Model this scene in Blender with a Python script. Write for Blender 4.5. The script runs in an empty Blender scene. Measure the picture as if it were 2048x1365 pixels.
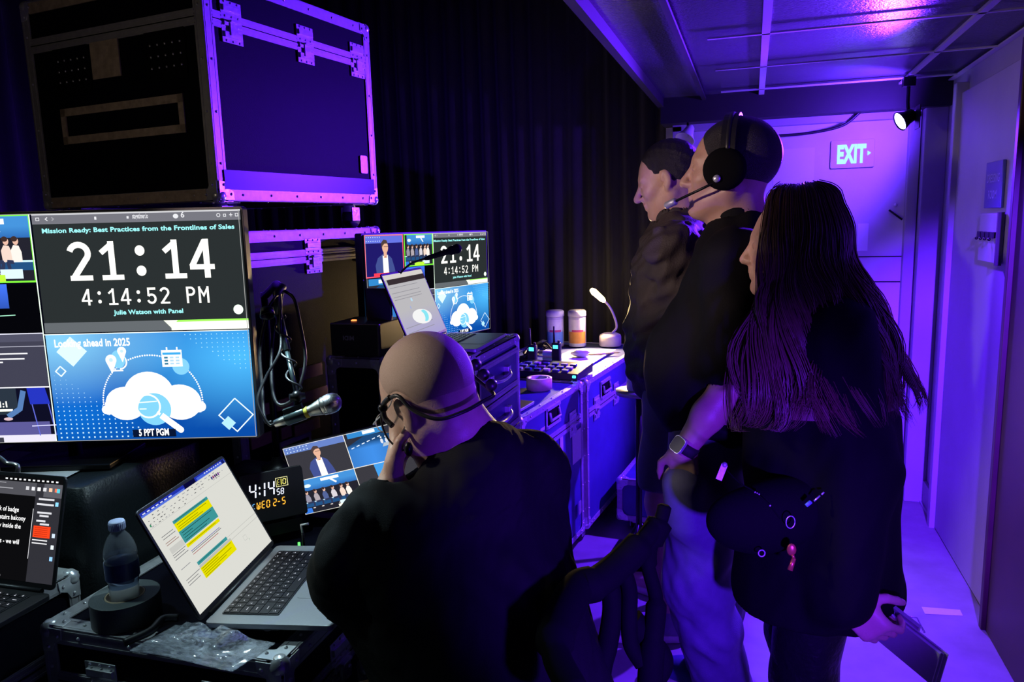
import bpy, bmesh, math, random
import numpy as np
from mathutils import Vector, Matrix
random.seed(7); rng = np.random.RandomState(5)
S = bpy.context.scene
col = S.collection
V = Vector
# ------------------------------------------------------------------ camera
CAM_H = 1.5
cam_d = bpy.data.cameras.new('camera'); cam_d.sensor_width = 36.0; cam_d.sensor_fit = 'HORIZONTAL'
cam_d.lens = 1500.0/2048.0*36.0; cam_d.clip_start = 0.05
cam = bpy.data.objects.new('camera', cam_d); col.objects.link(cam)
RHO = 0.028
_cr, _sr = math.cos(RHO), math.sin(RHO)
def _ab(x, y):
    dx, dy = x-1024.0, y-682.5
    return (dx*_cr-dy*_sr)/1500.0, (dx*_sr+dy*_cr)/1500.0
_a0, _b0 = _ab(1505, 430)
_pit = math.atan(-_b0); _yaw = math.atan(_a0*math.cos(_pit))
CF = V((-math.sin(_yaw)*math.cos(_pit), math.cos(_yaw)*math.cos(_pit), -math.sin(_pit)))
CR = V((math.cos(_yaw), math.sin(_yaw), 0)); CU = CR.cross(CF)
# image x axis = CR*cr + CU*(...)  (small roll of the hand-held camera)
ix = CR*_cr - CU*_sr; iy = CR*_sr + CU*_cr
cam.matrix_world = Matrix((( ix.x, iy.x, -CF.x, 0), (ix.y, iy.y, -CF.y, 0), (ix.z, iy.z, -CF.z, CAM_H), (0, 0, 0, 1)))
S.camera = cam
def ray(x, y):
    a, b = _ab(x, y); return CF + CR*a - CU*b
def D(x, y, d): return V((0, 0, CAM_H)) + ray(x, y)*d
def Zp(x, y, z):
    v = ray(x, y); return V((0, 0, CAM_H)) + v*((z-CAM_H)/v.z)
# ------------------------------------------------------------------ view, world, lights
S.view_settings.view_transform = 'Standard'; S.view_settings.look = 'None'
S.view_settings.gamma = 1.0; S.view_settings.exposure = 0.0; S.view_settings.use_curve_mapping = False
w = bpy.data.worlds.new('world'); S.world = w; w.use_nodes = True
w.node_tree.nodes['Background'].inputs['Color'].default_value = (0.0, 0.0, 0.0, 1)
w.node_tree.nodes['Background'].inputs['Strength'].default_value = 0.0
BLUE = (0.112, 0.013, 1.0)
def spot(name, loc, target, power, color, size=math.radians(110), blend=0.6, r=0.03):
    l = bpy.data.lights.new(name, 'SPOT'); l.energy = power; l.color = color; l.spot_size = size; l.spot_blend = blend; l.shadow_soft_size = r
    o = bpy.data.objects.new(name, l); col.objects.link(o); o.location = loc
    o.rotation_euler = (V(target)-V(loc)).to_track_quat('-Z', 'Y').to_euler(); return o
def point(name, loc, power, color, r=0.03):
    l = bpy.data.lights.new(name, 'POINT'); l.energy = power; l.color = color; l.shadow_soft_size = r
    o = bpy.data.objects.new(name, l); col.objects.link(o); o.location = loc; return o
LAMP = D(1797, 246, 3.32)
spot('clamp_lamp_light', LAMP+V((-0.03, -0.03, -0.01)), (-0.85, 1.7, 0.45), 760, BLUE, math.radians(108), 0.5, 0.03)
spot('clamp_lamp_spill', LAMP+V((-0.05, 0.0, 0.0)), LAMP+V((-0.6, 0.45, 0.22)), 66, (0.12, 0.026, 1.0), math.radians(170), 0.35, 0.03)
AISLE = V((0.32, 0.50, 0.95))
spot('aisle_fill_light', AISLE, (-0.40, 2.10, 0.78), 190, BLUE, math.radians(60), 0.7, 0.03)  # unseen fill, added for forearm, trousers and case faces
CEILL = V((0.46, 0.50, 2.03))
spot('ceiling_fill_light', CEILL, (0.95, 3.10, 0.80), 3000, BLUE, math.radians(35), 0.7, 0.03)  # unseen lamp added to turn the right wall purple
DESKL = V((-1.60, 1.00, 1.74))
spot('work_light_beam', DESKL, (-0.13, 2.24, 1.48), 120.0, (1.0, 0.72, 0.66), math.radians(34), 0.6, 0.04)
spot('work_light_desk_beam', DESKL+V((0.02, 0.0, -0.03)), (-1.22, 1.12, 0.74), 15.0, (0.60, 0.93, 1.0), math.radians(62), 0.6, 0.04)
spot('seated_head_fill', DESKL+V((0.0, -0.09, 0.0)), (-0.63, 1.36, 1.13), 46.0, (1.0, 0.90, 0.78), math.radians(20), 0.6, 0.04)  # added beam to lift the seated man's shaved head
point('crate_front_fill', DESKL+V((-0.02, 0.03, 0.07)), 1.0, (1.0, 0.80, 0.58), 0.02)  # added weak glow to bring out the crate front
CLIP_FILL = V((-1.035, 1.43, 1.315))
spot('clip_fill', CLIP_FILL+V((0.0, -0.01, -0.015)), (-1.02, 1.22, 0.72), 9.0, (0.66, 0.93, 1.0), math.radians(118), 0.5, 0.02)  # added clip lamp to lift the desk and the seated man's face
# ------------------------------------------------------------------ materials
M = {}
def pmat(name, c, rough=0.5, metal=0.0, nscale=40.0, namt=0.15, bump=0.0, bscale=200.0, spec=0.5, coat=0.0, sheen=0.0, c2=None, alpha=None):
    m = bpy.data.materials.new(name); m.use_nodes = True; nt = m.node_tree; b = nt.nodes['Principled BSDF']
    tc = nt.nodes.new('ShaderNodeTexCoord'); no = nt.nodes.new('ShaderNodeTexNoise'); no.inputs['Scale'].default_value = nscale
    no.inputs['Detail'].default_value = 6
    nt.links.new(tc.outputs['Object'], no.inputs['Vector'])
    mx = nt.nodes.new('ShaderNodeMix'); mx.data_type = 'RGBA'
    nt.links.new(no.outputs['Fac'], mx.inputs[0])
    k = c2 if c2 else tuple(v*(1-namt) for v in c)
    hi = c if c2 else tuple(min(1, v*(1+namt)) for v in c)
    mx.inputs[6].default_value = (*k, 1); mx.inputs[7].default_value = (*hi, 1)
    nt.links.new(mx.outputs[2], b.inputs['Base Color'])
    b.inputs['Roughness'].default_value = rough; b.inputs['Metallic'].default_value = metal
    b.inputs['Specular IOR Level'].default_value = spec; b.inputs['Coat Weight'].default_value = coat
    b.inputs['Sheen Weight'].default_value = sheen
    if bump:
        n2 = nt.nodes.new('ShaderNodeTexNoise'); n2.inputs['Scale'].default_value = bscale; n2.inputs['Detail'].default_value = 4
        nt.links.new(tc.outputs['Object'], n2.inputs['Vector'])
        bp = nt.nodes.new('ShaderNodeBump'); bp.inputs['Strength'].default_value = bump; bp.inputs['Distance'].default_value = 0.01
        nt.links.new(n2.outputs['Fac'], bp.inputs['Height']); nt.links.new(bp.outputs['Normal'], b.inputs['Normal'])
    if alpha is not None: b.inputs['Alpha'].default_value = alpha
    M[name] = m; return m
def emat(name, c, s):
    m = bpy.data.materials.new(name); m.use_nodes = True; nt = m.node_tree; nt.nodes.clear()
    e = nt.nodes.new('ShaderNodeEmission'); e.inputs[0].default_value = (*c, 1); e.inputs[1].default_value = s
    tc = nt.nodes.new('ShaderNodeTexCoord'); no = nt.nodes.new('ShaderNodeTexNoise'); no.inputs['Scale'].default_value = 30
    nt.links.new(tc.outputs['Object'], no.inputs['Vector'])
    mr = nt.nodes.new('ShaderNodeMapRange'); mr.inputs[3].default_value = s*0.92; mr.inputs[4].default_value = s*1.08
    nt.links.new(no.outputs['Fac'], mr.inputs[0]); nt.links.new(mr.outputs[0], e.inputs[1])
    o = nt.nodes.new('ShaderNodeOutputMaterial'); nt.links.new(e.outputs[0], o.inputs[0]); M[name] = m; return m
def screen_mat(name, s):
    m = bpy.data.materials.new(name); m.use_nodes = True; nt = m.node_tree; nt.nodes.clear()
    a = nt.nodes.new('ShaderNodeAttribute'); a.attribute_name = 'Col'
    e = nt.nodes.new('ShaderNodeEmission'); e.inputs[1].default_value = s
    nt.links.new(a.outputs['Color'], e.inputs[0]); o = nt.nodes.new('ShaderNodeOutputMaterial'); nt.links.new(e.outputs[0], o.inputs[0])
    M[name] = m; return m
screen_mat('screen_glow', 1.3)
screen_mat('screen_glow_soft', 0.92)
screen_mat('sign_glow', 1.25)
# printed matter: colour per shape, lit by the room
def print_mat(name, rough=0.6, mult=1.0):
    m = bpy.data.materials.new(name); m.use_nodes = True; nt = m.node_tree; b = nt.nodes['Principled BSDF']
    a = nt.nodes.new('ShaderNodeAttribute'); a.attribute_name = 'Col'; nt.links.new(a.outputs['Color'], b.inputs['Base Color'])
    b.inputs['Roughness'].default_value = rough; M[name] = m; return m
print_mat('printed')
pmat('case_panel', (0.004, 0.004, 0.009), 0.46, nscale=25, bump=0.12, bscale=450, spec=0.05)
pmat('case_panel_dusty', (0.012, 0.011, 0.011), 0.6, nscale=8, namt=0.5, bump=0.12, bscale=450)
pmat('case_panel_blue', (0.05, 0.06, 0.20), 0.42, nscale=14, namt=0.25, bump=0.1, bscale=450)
pmat('alu', (0.42, 0.42, 0.44), 0.42, 0.45, nscale=60, namt=0.25, bump=0.04, bscale=150)
pmat('alu_warm_lit', (0.60, 0.42, 0.22), 0.42, 0.5, nscale=60, namt=0.25)  # aluminium with warm lamp light tinted into its base colour
pmat('alu_dull', (0.40, 0.32, 0.24), 0.7, 0.1, nscale=60, namt=0.5, bump=0.1)
pmat('zinc', (0.66, 0.68, 0.70), 0.30, 0.6, nscale=30, namt=0.3, bump=0.08, bscale=60)
pmat('black_metal', (0.012, 0.012, 0.014), 0.35, 0.7)
pmat('black_plastic', (0.012, 0.012, 0.014), 0.4)
pmat('matte_black', (0.003, 0.003, 0.0035), 0.85, spec=0.08)
pmat('rubber', (0.01, 0.01, 0.01), 0.75, bump=0.1)
pmat('laptop_alu', (0.34, 0.35, 0.37), 0.42, 0.4, nscale=300, namt=0.06)
pmat('laptop_dark', (0.03, 0.03, 0.034), 0.4, 0.5, nscale=300, namt=0.06)
pmat('key_black', (0.008, 0.008, 0.012), 0.45)
pmat('white_plastic', (0.62, 0.62, 0.64), 0.4)
pmat('paper', (0.55, 0.55, 0.56), 0.7, nscale=60, namt=0.08)
pmat('tan_tape', (0.62, 0.47, 0.30), 0.55, nscale=150)
pmat('gaffer', (0.07, 0.085, 0.085), 0.55, nscale=8, bump=0.15, bscale=400)
pmat('cardboard', (0.32, 0.24, 0.15), 0.7)
pmat('cable', (0.008, 0.008, 0.01), 0.45)
pmat('cloth_black', (0.012, 0.014, 0.016), 0.7, nscale=60, bump=0.25, bscale=300, sheen=0.2)
pmat('drape', (0.010, 0.010, 0.012), 0.85, nscale=20, namt=0.4, bump=0.2, bscale=250, sheen=0.25)
pmat('yellow_tape', (0.55, 0.50, 0.05), 0.5)
emat('bulb_warm', (1.0, 0.72, 0.28), 40.0)
emat('bulb_blue', (0.42, 0.40, 1.0), 30.0)
emat('led_green', (0.1, 1.0, 0.12), 2.5)
emat('led_orange', (1.0, 0.22, 0.05), 3.0)
emat('led_cyan', (0.1, 0.9, 1.0), 1.6)
emat('led_blue', (0.1, 0.45, 1.0), 2.0)
emat('exit_glow', (0.42, 0.95, 1.0), 0.85)
emat('key_light', (0.85, 0.9, 1.0), 0.75)
def glass(name, c=(1, 1, 1), rough=0.02, ior=1.33, trans=1.0):
    m = pmat(name, c, rough, namt=0.02); b = m.node_tree.nodes['Principled BSDF']
    b.inputs['Transmission Weight'].default_value = trans; b.inputs['IOR'].default_value = ior; b.inputs['Specular IOR Level'].default_value = 0.9; return m
glass('bottle_plastic', (0.85, 0.90, 1.0), 0.03, 1.25, 0.93)
glass('water', (0.75, 0.85, 1.0), 0.0, 1.33, 0.90)
glass('lens', (1, 1, 1), 0.02, 1.1)
def thinfilm():
    m = bpy.data.materials.new('bag_film'); m.use_nodes = True; nt = m.node_tree; b = nt.nodes['Principled BSDF']
    b.inputs['Base Color'].default_value = (0.7, 0.75, 0.85, 1); b.inputs['Roughness'].default_value = 0.12
    b.inputs['Coat Weight'].default_value = 1.0
    n = nt.nodes.new('ShaderNodeTexNoise'); n.inputs['Scale'].default_value = 14
    r = nt.nodes.new('ShaderNodeMapRange'); r.inputs[1].default_value = 0.3; r.inputs[2].default_value = 0.7; r.inputs[3].default_value = 0.10; r.inputs[4].default_value = 0.6
    nt.links.new(n.outputs['Fac'], r.inputs[0]); nt.links.new(r.outputs[0], b.inputs['Alpha'])
    M['bag_film'] = m
thinfilm()
# ------------------------------------------------------------------ mesh helpers
class MB:
    def __init__(s): s.v = []; s.f = []; s.m = []; s.sm = []
    def add(s, vs, fs, mi=0, smooth=False):
        o = len(s.v); s.v += [tuple(v) for v in vs]
        for f in fs: s.f.append([i+o for i in f]); s.m.append(mi); s.sm.append(smooth)
        return s
    def obox(s, c, ax, ay, az, mi=0):
        c = V(c); ax = V(ax); ay = V(ay); az = V(az)
        vs = [c+ax*i+ay*j+az*k for k in (-1, 1) for j in (-1, 1) for i in (-1, 1)]
        fs = [(0, 2, 3, 1), (4, 5, 7, 6), (0, 1, 5, 4), (2, 6, 7, 3), (0, 4, 6, 2), (1, 3, 7, 5)]
        if ax.cross(ay).dot(az) < 0: fs = [f[::-1] for f in fs]
        return s.add(vs, fs, mi)
    def box(s, c, size, mi=0): return s.obox(c, (size[0]/2, 0, 0), (0, size[1]/2, 0), (0, 0, size[2]/2), mi)
    def ring(s, rings, mi=0, smooth=True, cap0=True, cap1=True, closed=True):
        n = len(rings[0]); vs = [v for r in rings for v in r]; fs = []
        for i in range(len(rings)-1):
            for j in range(n if closed else n-1):
                k = (j+1) % n; fs.append((i*n+j, i*n+k, (i+1)*n+k, (i+1)*n+j))
        s.add(vs, fs, mi, smooth)
        o = len(s.v)-len(vs)
        if cap0: s.f.append([o+j for j in range(n)][::-1]); s.m.append(mi); s.sm.append(False)
        if cap1: s.f.append([o+(len(rings)-1)*n+j for j in range(n)]); s.m.append(mi); s.sm.append(False)
        return s
    def tube(s, pts, r, mi=0, seg=10, caps=True):
        pts = [V(p) for p in pts]; n = len(pts); rs = r if isinstance(r, (list, tuple)) else [r]*n
        up = None; rings = []
        for i, p in enumerate(pts):
            t = (pts[min(i+1, n-1)]-pts[max(i-1, 0)])
            t = t.normalized() if t.length > 1e-9 else V((0, 0, 1))
            if up is None: up = V((0, 0, 1)) if abs(t.z) < 0.9 else V((1, 0, 0))
            a = (up-t*up.dot(t)).normalized(); b = t.cross(a); up = a
            rings.append([p+(a*math.cos(q)+b*math.sin(q))*rs[i] for q in [2*math.pi*k/seg for k in range(seg)]])
        return s.ring(rings, mi, True, caps, caps)
    def cyl(s, a, b, r0, r1=None, mi=0, seg=20): return s.tube([a, b], [r0, r0 if r1 is None else r1], mi, seg)
    def lathe(s, prof, c=(0, 0, 0), ax=(0, 0, 1), mi=0, seg=28, cap=True):
        c = V(c); ax = V(ax).normalized(); u = V((1, 0, 0)) if abs(ax.x) < 0.9 else V((0, 1, 0))
        u = (u-ax*u.dot(ax)).normalized(); v = ax.cross(u); rings = []
        for r, z in prof: rings.append([c+ax*z+(u*math.cos(q)+v*math.sin(q))*max(r, 1e-5) for q in [2*math.pi*k/seg for k in range(seg)]])
        return s.ring(rings, mi, True, cap, cap)
    def ball(s, c, r, mi=0, seg=12, sc=(1, 1, 1)):
        c = V(c); rings = []
        for i in range(seg//2+1):
            t = math.pi*i/(seg//2); rr = max(math.sin(t), 1e-4)*r; z = -math.cos(t)*r
            rings.append([c+V((rr*math.cos(q)*sc[0], rr*math.sin(q)*sc[1], z*sc[2])) for q in [2*math.pi*k/seg for k in range(seg)]])
        return s.ring(rings, mi, True, True, True)
    def rbox(s, c, size, r, mi=0, seg=4, axis=2):
        # rounded-rectangle prism along axis
        o = [0, 1, 2]; o.remove(axis); w, h = size[o[0]]/2, size[o[1]]/2; t = size[axis]/2; rings = []
        for z in (-t, t):
            ring = []
            for cx, cy, a0 in ((w-r, h-r, 0), (-w+r, h-r, 90), (-w+r, -h+r, 180), (w-r, -h+r, 270)):
                for k in range(seg+1):
                    a = math.radians(a0+90*k/seg); p = [0, 0, 0]; p[o[0]] = cx+r*math.cos(a); p[o[1]] = cy+r*math.sin(a); p[axis] = z
                    ring.append(V(c)+V(p))
            rings.append(ring)
        if axis == 1: rings = [r_[::-1] for r_ in rings]
        return s.ring(rings, mi, False)
    def build(s, name, mats, parent=None, loc=None, bevel=0.0, subd=0):
        me = bpy.data.meshes.new(name); me.from_pydata(s.v, [], s.f); me.validate()
        if not isinstance(mats, (list, tuple)): mats = [mats]
        for m in mats: me.materials.append(M[m] if isinstance(m, str) else m)
        if len(me.polygons) == len(s.f):
            me.polygons.foreach_set('material_index', s.m); me.polygons.foreach_set('use_smooth', s.sm)
        me.update()
        return link(name, me, parent, loc, bevel, subd)
def link(name, me, parent=None, loc=None, bevel=0.0, subd=0):
    o = bpy.data.objects.new(name, me); col.objects.link(o)
    if parent is not None: o.parent = parent
    if loc is not None: o.location = loc
    if bevel:
        b = o.modifiers.new('bevel', 'BEVEL'); b.width = bevel; b.segments = 2; b.limit_method = 'ANGLE'
    if subd:
        q = o.modifiers.new('sub', 'SUBSURF'); q.levels = subd; q.render_levels = subd
    return o
def tag(o, label, cat, group=None, kind=None):
    o['label'] = label; o['category'] = cat
    if group: o['group'] = group
    if kind: o['kind'] = kind
    return o
def thing(name, label, cat, loc=(0, 0, 0), rz=0.0, group=None, R=None):
    o = bpy.data.objects.new(name, None); col.objects.link(o); o.empty_display_size = 0.05
    if R is not None:
        m = R.to_4x4(); m.translation = V(loc); o.matrix_world = m
        bpyR = m
        o.matrix_basis = m
    else:
        o.location = loc; o.rotation_euler = (0, 0, rz)
    return tag(o, label, cat, group)
def struct(name, mb, mats, **k):
    o = mb.build(name, mats, **k); o['kind'] = 'structure'; return o
def frame(x, y): # columns x,y,z with z=x cross y
    x = V(x).normalized(); z = x.cross(V(y)).normalized(); y = z.cross(x)
    return Matrix((x, y, z)).transposed()
def copy_tree(o, parent=None):
    c = o.copy(); col.objects.link(c)
    if parent is not None: c.parent = parent
    for ch in [q for q in bpy.data.objects if q.parent == o]: copy_tree(ch, c)
    return c
def s2l(c):
    return tuple((v/12.92 if v <= 0.04045 else ((v+0.055)/1.055)**2.4) for v in c)
def hx(h): return s2l(tuple(int(h[i:i+2], 16)/255 for i in (0, 2, 4)))
def smooth_curve(pts, n=8):
    pts = [V(p) for p in pts]; P = [pts[0]*2-pts[1]]+pts+[pts[-1]*2-pts[-2]]; out = []
    for i in range(1, len(P)-2):
        for k in range(n):
            t = k/n; a, b, c, d = P[i-1], P[i], P[i+1], P[i+2]
            out.append(0.5*((2*b)+(c-a)*t+(2*a-5*b+4*c-d)*t*t+(3*b-a-3*c+d)*t**3))
    out.append(pts[-1]); return out
# ------------------------------------------------------------------ drawing on flat faces (screens, signs, labels)
_fcache = {}
def text_mesh(txt, bold=0.0):
    k = (txt, bold)
    if k not in _fcache:
        cu = bpy.data.curves.new('t', 'FONT'); cu.body = txt; cu.size = 1.0; cu.offset = bold; cu.resolution_u = 3; cu.space_character = 1.0+bold
        o = bpy.data.objects.new('t', cu); me = o.to_mesh()
        vs = [(v.co.x, v.co.y) for v in me.vertices]; fs = [tuple(p.vertices) for p in me.polygons]
        o.to_mesh_clear(); bpy.data.objects.remove(o); bpy.data.curves.remove(cu)
        _fcache[k] = (vs, fs)
    return _fcache[k]
class Canvas:
    def __init__(s, dz=0.00012): s.v = []; s.f = []; s.c = []; s.k = 0; s.dz = dz
    def raw(s, vs, fs, cols):
        o = len(s.v); z = s.k*s.dz; s.k += 1
        s.v += [(x, y, z) for x, y in vs]
        for f in fs:
            s.f.append([i+o for i in f])
        s.c += cols
    def poly(s, pts, c): s.raw(pts, [tuple(range(len(pts)))], [c]*len(pts)); return s
    def rect(s, x0, y0, x1, y1, c): return s.poly([(x0, y0), (x1, y0), (x1, y1), (x0, y1)], c)
    def frame(s, x0, y0, x1, y1, t, c):
        vs = [(x0, y0), (x1, y0), (x1, y1), (x0, y1), (x0+t, y0+t), (x1-t, y0+t), (x1-t, y1-t), (x0+t, y1-t)]
        s.raw(vs, [(0, 1, 5, 4), (1, 2, 6, 5), (2, 3, 7, 6), (3, 0, 4, 7)], [c]*8)
    def ell(s, x, y, a, b, c, rot=0, n=24, a0=0, a1=360):
        pts = []; R = math.radians(rot)
        for k in range(n if a1-a0 >= 360 else n+1):
            t = math.radians(a0+(a1-a0)*k/n); u, w_ = a*math.cos(t), b*math.sin(t)
            pts.append((x+u*math.cos(R)-w_*math.sin(R), y+u*math.sin(R)+w_*math.cos(R)))
        return s.poly(pts, c)
    def line(s, pts, w_, c):
        n = len(pts); L = []; Rr = []
        for i in range(n):
            a = pts[max(i-1, 0)]; b = pts[min(i+1, n-1)]; dx, dy = b[0]-a[0], b[1]-a[1]; l = math.hypot(dx, dy) or 1
            nx, ny = -dy/l*w_/2, dx/l*w_/2
            if 0 < i < n-1:
                d1 = (pts[i][0]-a[0], pts[i][1]-a[1]); l1 = math.hypot(*d1) or 1
                cosx = abs((-d1[1]/l1)*(-dy/l)+(d1[0]/l1)*(dx/l)); k = 1/max(cosx, 0.45); nx *= k; ny *= k
            L.append((pts[i][0]+nx, pts[i][1]+ny)); Rr.append((pts[i][0]-nx, pts[i][1]-ny))
        s.raw(L+Rr, [(i, n+i, n+i+1, i+1) for i in range(n-1)], [c]*(2*n)); return s
    def arc(s, x, y, r, a0, a1, w_, c, n=20, ry=None):
        ry = ry or r
        return s.line([(x+r*math.cos(math.radians(a0+(a1-a0)*k/n)), y+ry*math.sin(math.radians(a0+(a1-a0)*k/n))) for k in range(n+1)], w_, c)
    def grad(s, x0, y0, x1, y1, fn, nx=14, ny=10):
        vs = []; cs = []; fs = []
        for j in range(ny+1):
            for i in range(nx+1):
                vs.append((x0+(x1-x0)*i/nx, y0+(y1-y0)*j/ny)); cs.append(fn(i/nx, j/ny))
        for j in range(ny):
            for i in range(nx):
                a = j*(nx+1)+i; fs.append((a, a+1, a+nx+2, a+nx+1))
        s.raw(vs, fs, cs)
    def text(s, txt, x, y, h, c, bold=0.0, align='l', wx=1.0, width=None):
        # h = cap height
        vs, fs = text_mesh(txt, bold)
        if not vs: return
        sc = h/0.69; x0 = min(v[0] for v in vs); x1 = max(v[0] for v in vs)
        if width: wx = width/((x1-x0)*sc)
        off = -x0*sc*wx
        if align == 'c': off = -(x0+x1)/2*sc*wx
        if align == 'r': off = -x1*sc*wx
        s.raw([(x+off+v[0]*sc*wx, y+v[1]*sc) for v in vs], fs, [c]*len(vs))
    def build(s, name, mat, parent=None, loc=(0, 0, 0), R=None):
        me = bpy.data.meshes.new(name); me.from_pydata(s.v, [], s.f)
        at = me.color_attributes.new('Col', 'FLOAT_COLOR', 'POINT')
        at.data.foreach_set('color', [q for c in s.c for q in (c[0], c[1], c[2], 1.0)])
        me.materials.append(M[mat]); me.update()
        o = bpy.data.objects.new(name, me); col.objects.link(o)
        if parent is not None: o.parent = parent
        if R is not None:
            m = R.to_4x4(); m.translation = V(loc); o.matrix_basis = m
        else: o.location = loc
        return o
# ================================================================== the room
def brick_like(): pass
pmat('floor_vinyl', (0.22, 0.21, 0.22), 0.55, nscale=9, namt=0.35, bump=0.08, bscale=30)
pmat('wall_paint', (0.30, 0.29, 0.34), 0.5, nscale=5, namt=0.15, bump=0.06, bscale=120)
pmat('wall_pale', (0.50, 0.50, 0.53), 0.6, nscale=6, namt=0.12, bump=0.05, bscale=90)
pmat('ceiling_tile', (0.07, 0.07, 0.09), 0.27, nscale=90, namt=0.4, bump=0.25, bscale=110)
pmat('ceiling_grid', (0.50, 0.48, 0.52), 0.5, namt=0.08)
pmat('dark_wood', (0.030, 0.012, 0.008), 0.5, nscale=12, namt=0.4)
pmat('black_paint', (0.008, 0.008, 0.010), 0.7)
# light haze-free, dark backstage: floor, corridor wall on the right, end wall with the exit door
struct('floor', MB().box((-1.2, 2.0, -0.05), (6.6, 9.0, 0.1)), 'floor_vinyl')
XR, YF, ZC, XL = 0.885, 4.33, 2.10, -0.465
mb = MB(); mb.box((XR+0.06, 1.35, 1.2), (0.12, 6.2, 2.4)); struct('wall_right', mb, 'wall_paint')
mb = MB(); mb.box((0.25, YF+0.06, 1.2), (1.43, 0.12, 2.4)); struct('wall_back', mb, 'wall_pale')
mb = MB(); mb.box((-2.0, 4.75, 1.75), (3.07, 0.1, 3.5)); mb.box((-3.45, 2.0, 1.75), (0.1, 5.6, 3.5)); struct('wall_left', mb, 'black_paint')
# tiles as panels set above the grid
mb = MB()
xs = [-0.465, 0.03, 0.664, 0.885]; ys = [-1.2, -0.6, -0.2, 0.40, 1.0, 1.60, 2.19, 2.78, 3.37, 3.96, 4.33]
mb.box(((XL+1.0)/2, 1.6, ZC+0.04), (1.0-XL, 5.6, 0.05)); struct('ceiling', mb, 'ceiling_tile')
mb = MB(); mb.box((-2.0, 1.8, 3.55), (3.1, 6.0, 0.08)); struct('ceiling_high', mb, 'black_paint')
g = MB()
for x, wd in ((0.03, 0.026), (0.664, 0.024)):
    g.box((x, 1.55, ZC), (wd, 5.5, 0.008)); g.box((x, 1.55, ZC+0.012), (0.005, 5.5, 0.02))
for y in ys[1:-1]:
    g.box((0.36, y, ZC-0.001), (1.04, 0.016, 0.006))
g.box((XR-0.012, 1.55, ZC), (0.022, 5.5, 0.006))
struct('trim_1', g, 'ceiling_grid')
g = MB(); g.box((XL-0.006, 1.55, ZC+0.12), (0.03, 5.5, 0.30)); g.box((-0.25, 1.55, ZC-0.004), (0.02, 5.2, 0.012)); struct('trim_2', g, 'black_paint')
# bulkhead above the end wall
g = MB(); g.box((0.21, 4.22, 2.05), (1.36, 0.20, 0.13)); struct('trim_3', g, 'black_paint')
# baseboard right, and dark pillar at the corner
g = MB(); g.box((XR-0.008, 3.62, 0.06), (0.016, 1.34, 0.12)); g.box((XR-0.012, 3.62, 0.004), (0.03, 1.34, 0.012)); struct('baseboard_right', g, 'wall_paint', bevel=0.003)
g = MB(); g.box((0.835, 4.25, 1.0), (0.10, 0.16, 2.0)); struct('trim_4', g, 'wall_paint', bevel=0.004)
# exit door at the end
d = MB(); d.box((0.18, YF-0.03, 0.975), (1.10, 0.05, 1.95))
for z in (1.27, 1.14): d.box((0.18, YF-0.057, z), (1.10, 0.006, 0.006), 1)
door1 = struct('door_1', d, ['wall_pale', 'black_paint'])
f = MB(); f.box((0.755, YF-0.05, 0.99), (0.05, 0.10, 1.98)); f.box((0.18, YF-0.05, 1.975), (1.2, 0.10, 0.05)); f.box((-0.395, YF-0.05, 0.99), (0.05, 0.10, 1.98))
f.build('door_frame', 'wall_paint', door1, bevel=0.003)
c = Canvas(); c.rect(0.10, 1.42, 0.30, 1.835, hx('c8c8d2')); 
o = c.build('door_notice', 'printed', door1, (0, YF-0.057, 0), Matrix(((1, 0, 0), (0, 0, -1), (0, 1, 0))))
c = Canvas(); c.rect(0.52, 1.30, 0.57, 1.44, hx('dcdce4'))
o = c.build('door_sticker', 'printed', door1, (0, YF-0.0572, 0), Matrix(((1, 0, 0), (0, 0, -1), (0, 1, 0))))
h = MB(); h.tube([(0.66, YF-0.07, 1.505), (0.72, YF-0.085, 1.455)], 0.005); h.build('coat_hook', 'black_metal', door1)
h = MB(); h.ball((0.69, YF-0.065, 1.53), 0.009); h.build('door_stud', 'zinc', door1)
h = MB()
h.box((0.18, YF-0.09, 1.0), (0.8, 0.03, 0.05)); h.box((-0.15, YF-0.07, 1.0), (0.06, 0.05, 0.09)); h.box((0.52, YF-0.07, 1.0), (0.06, 0.05, 0.09))
h.build('push_bar', 'alu', door1, bevel=0.004)
# exit sign
RW = Matrix(((1, 0, 0), (0, 0, -1), (0, 1, 0)))
ex = thing('exit_sign', 'small lit EXIT sign with pale frame on the end door', 'exit sign', (0.478, YF-0.062, 1.793))
mb = MB().rbox((0, 0, 0), (0.205, 0.012, 0.14), 0.008, axis=1); mb.build('housing', 'wall_pale', ex, bevel=0.002)
c = Canvas(0.0004)
c.text('EXIT', -0.004, -0.042, 0.084, (0.40, 0.88, 1.0), bold=0.05, align='c', width=0.135)
c.poly([(0.070, 0.012), (0.086, 0), (0.070, -0.012)], (0.35, 0.85, 1.0))
c.build('lettering', 'sign_glow', ex, (0, -0.0075, 0), RW)
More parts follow.
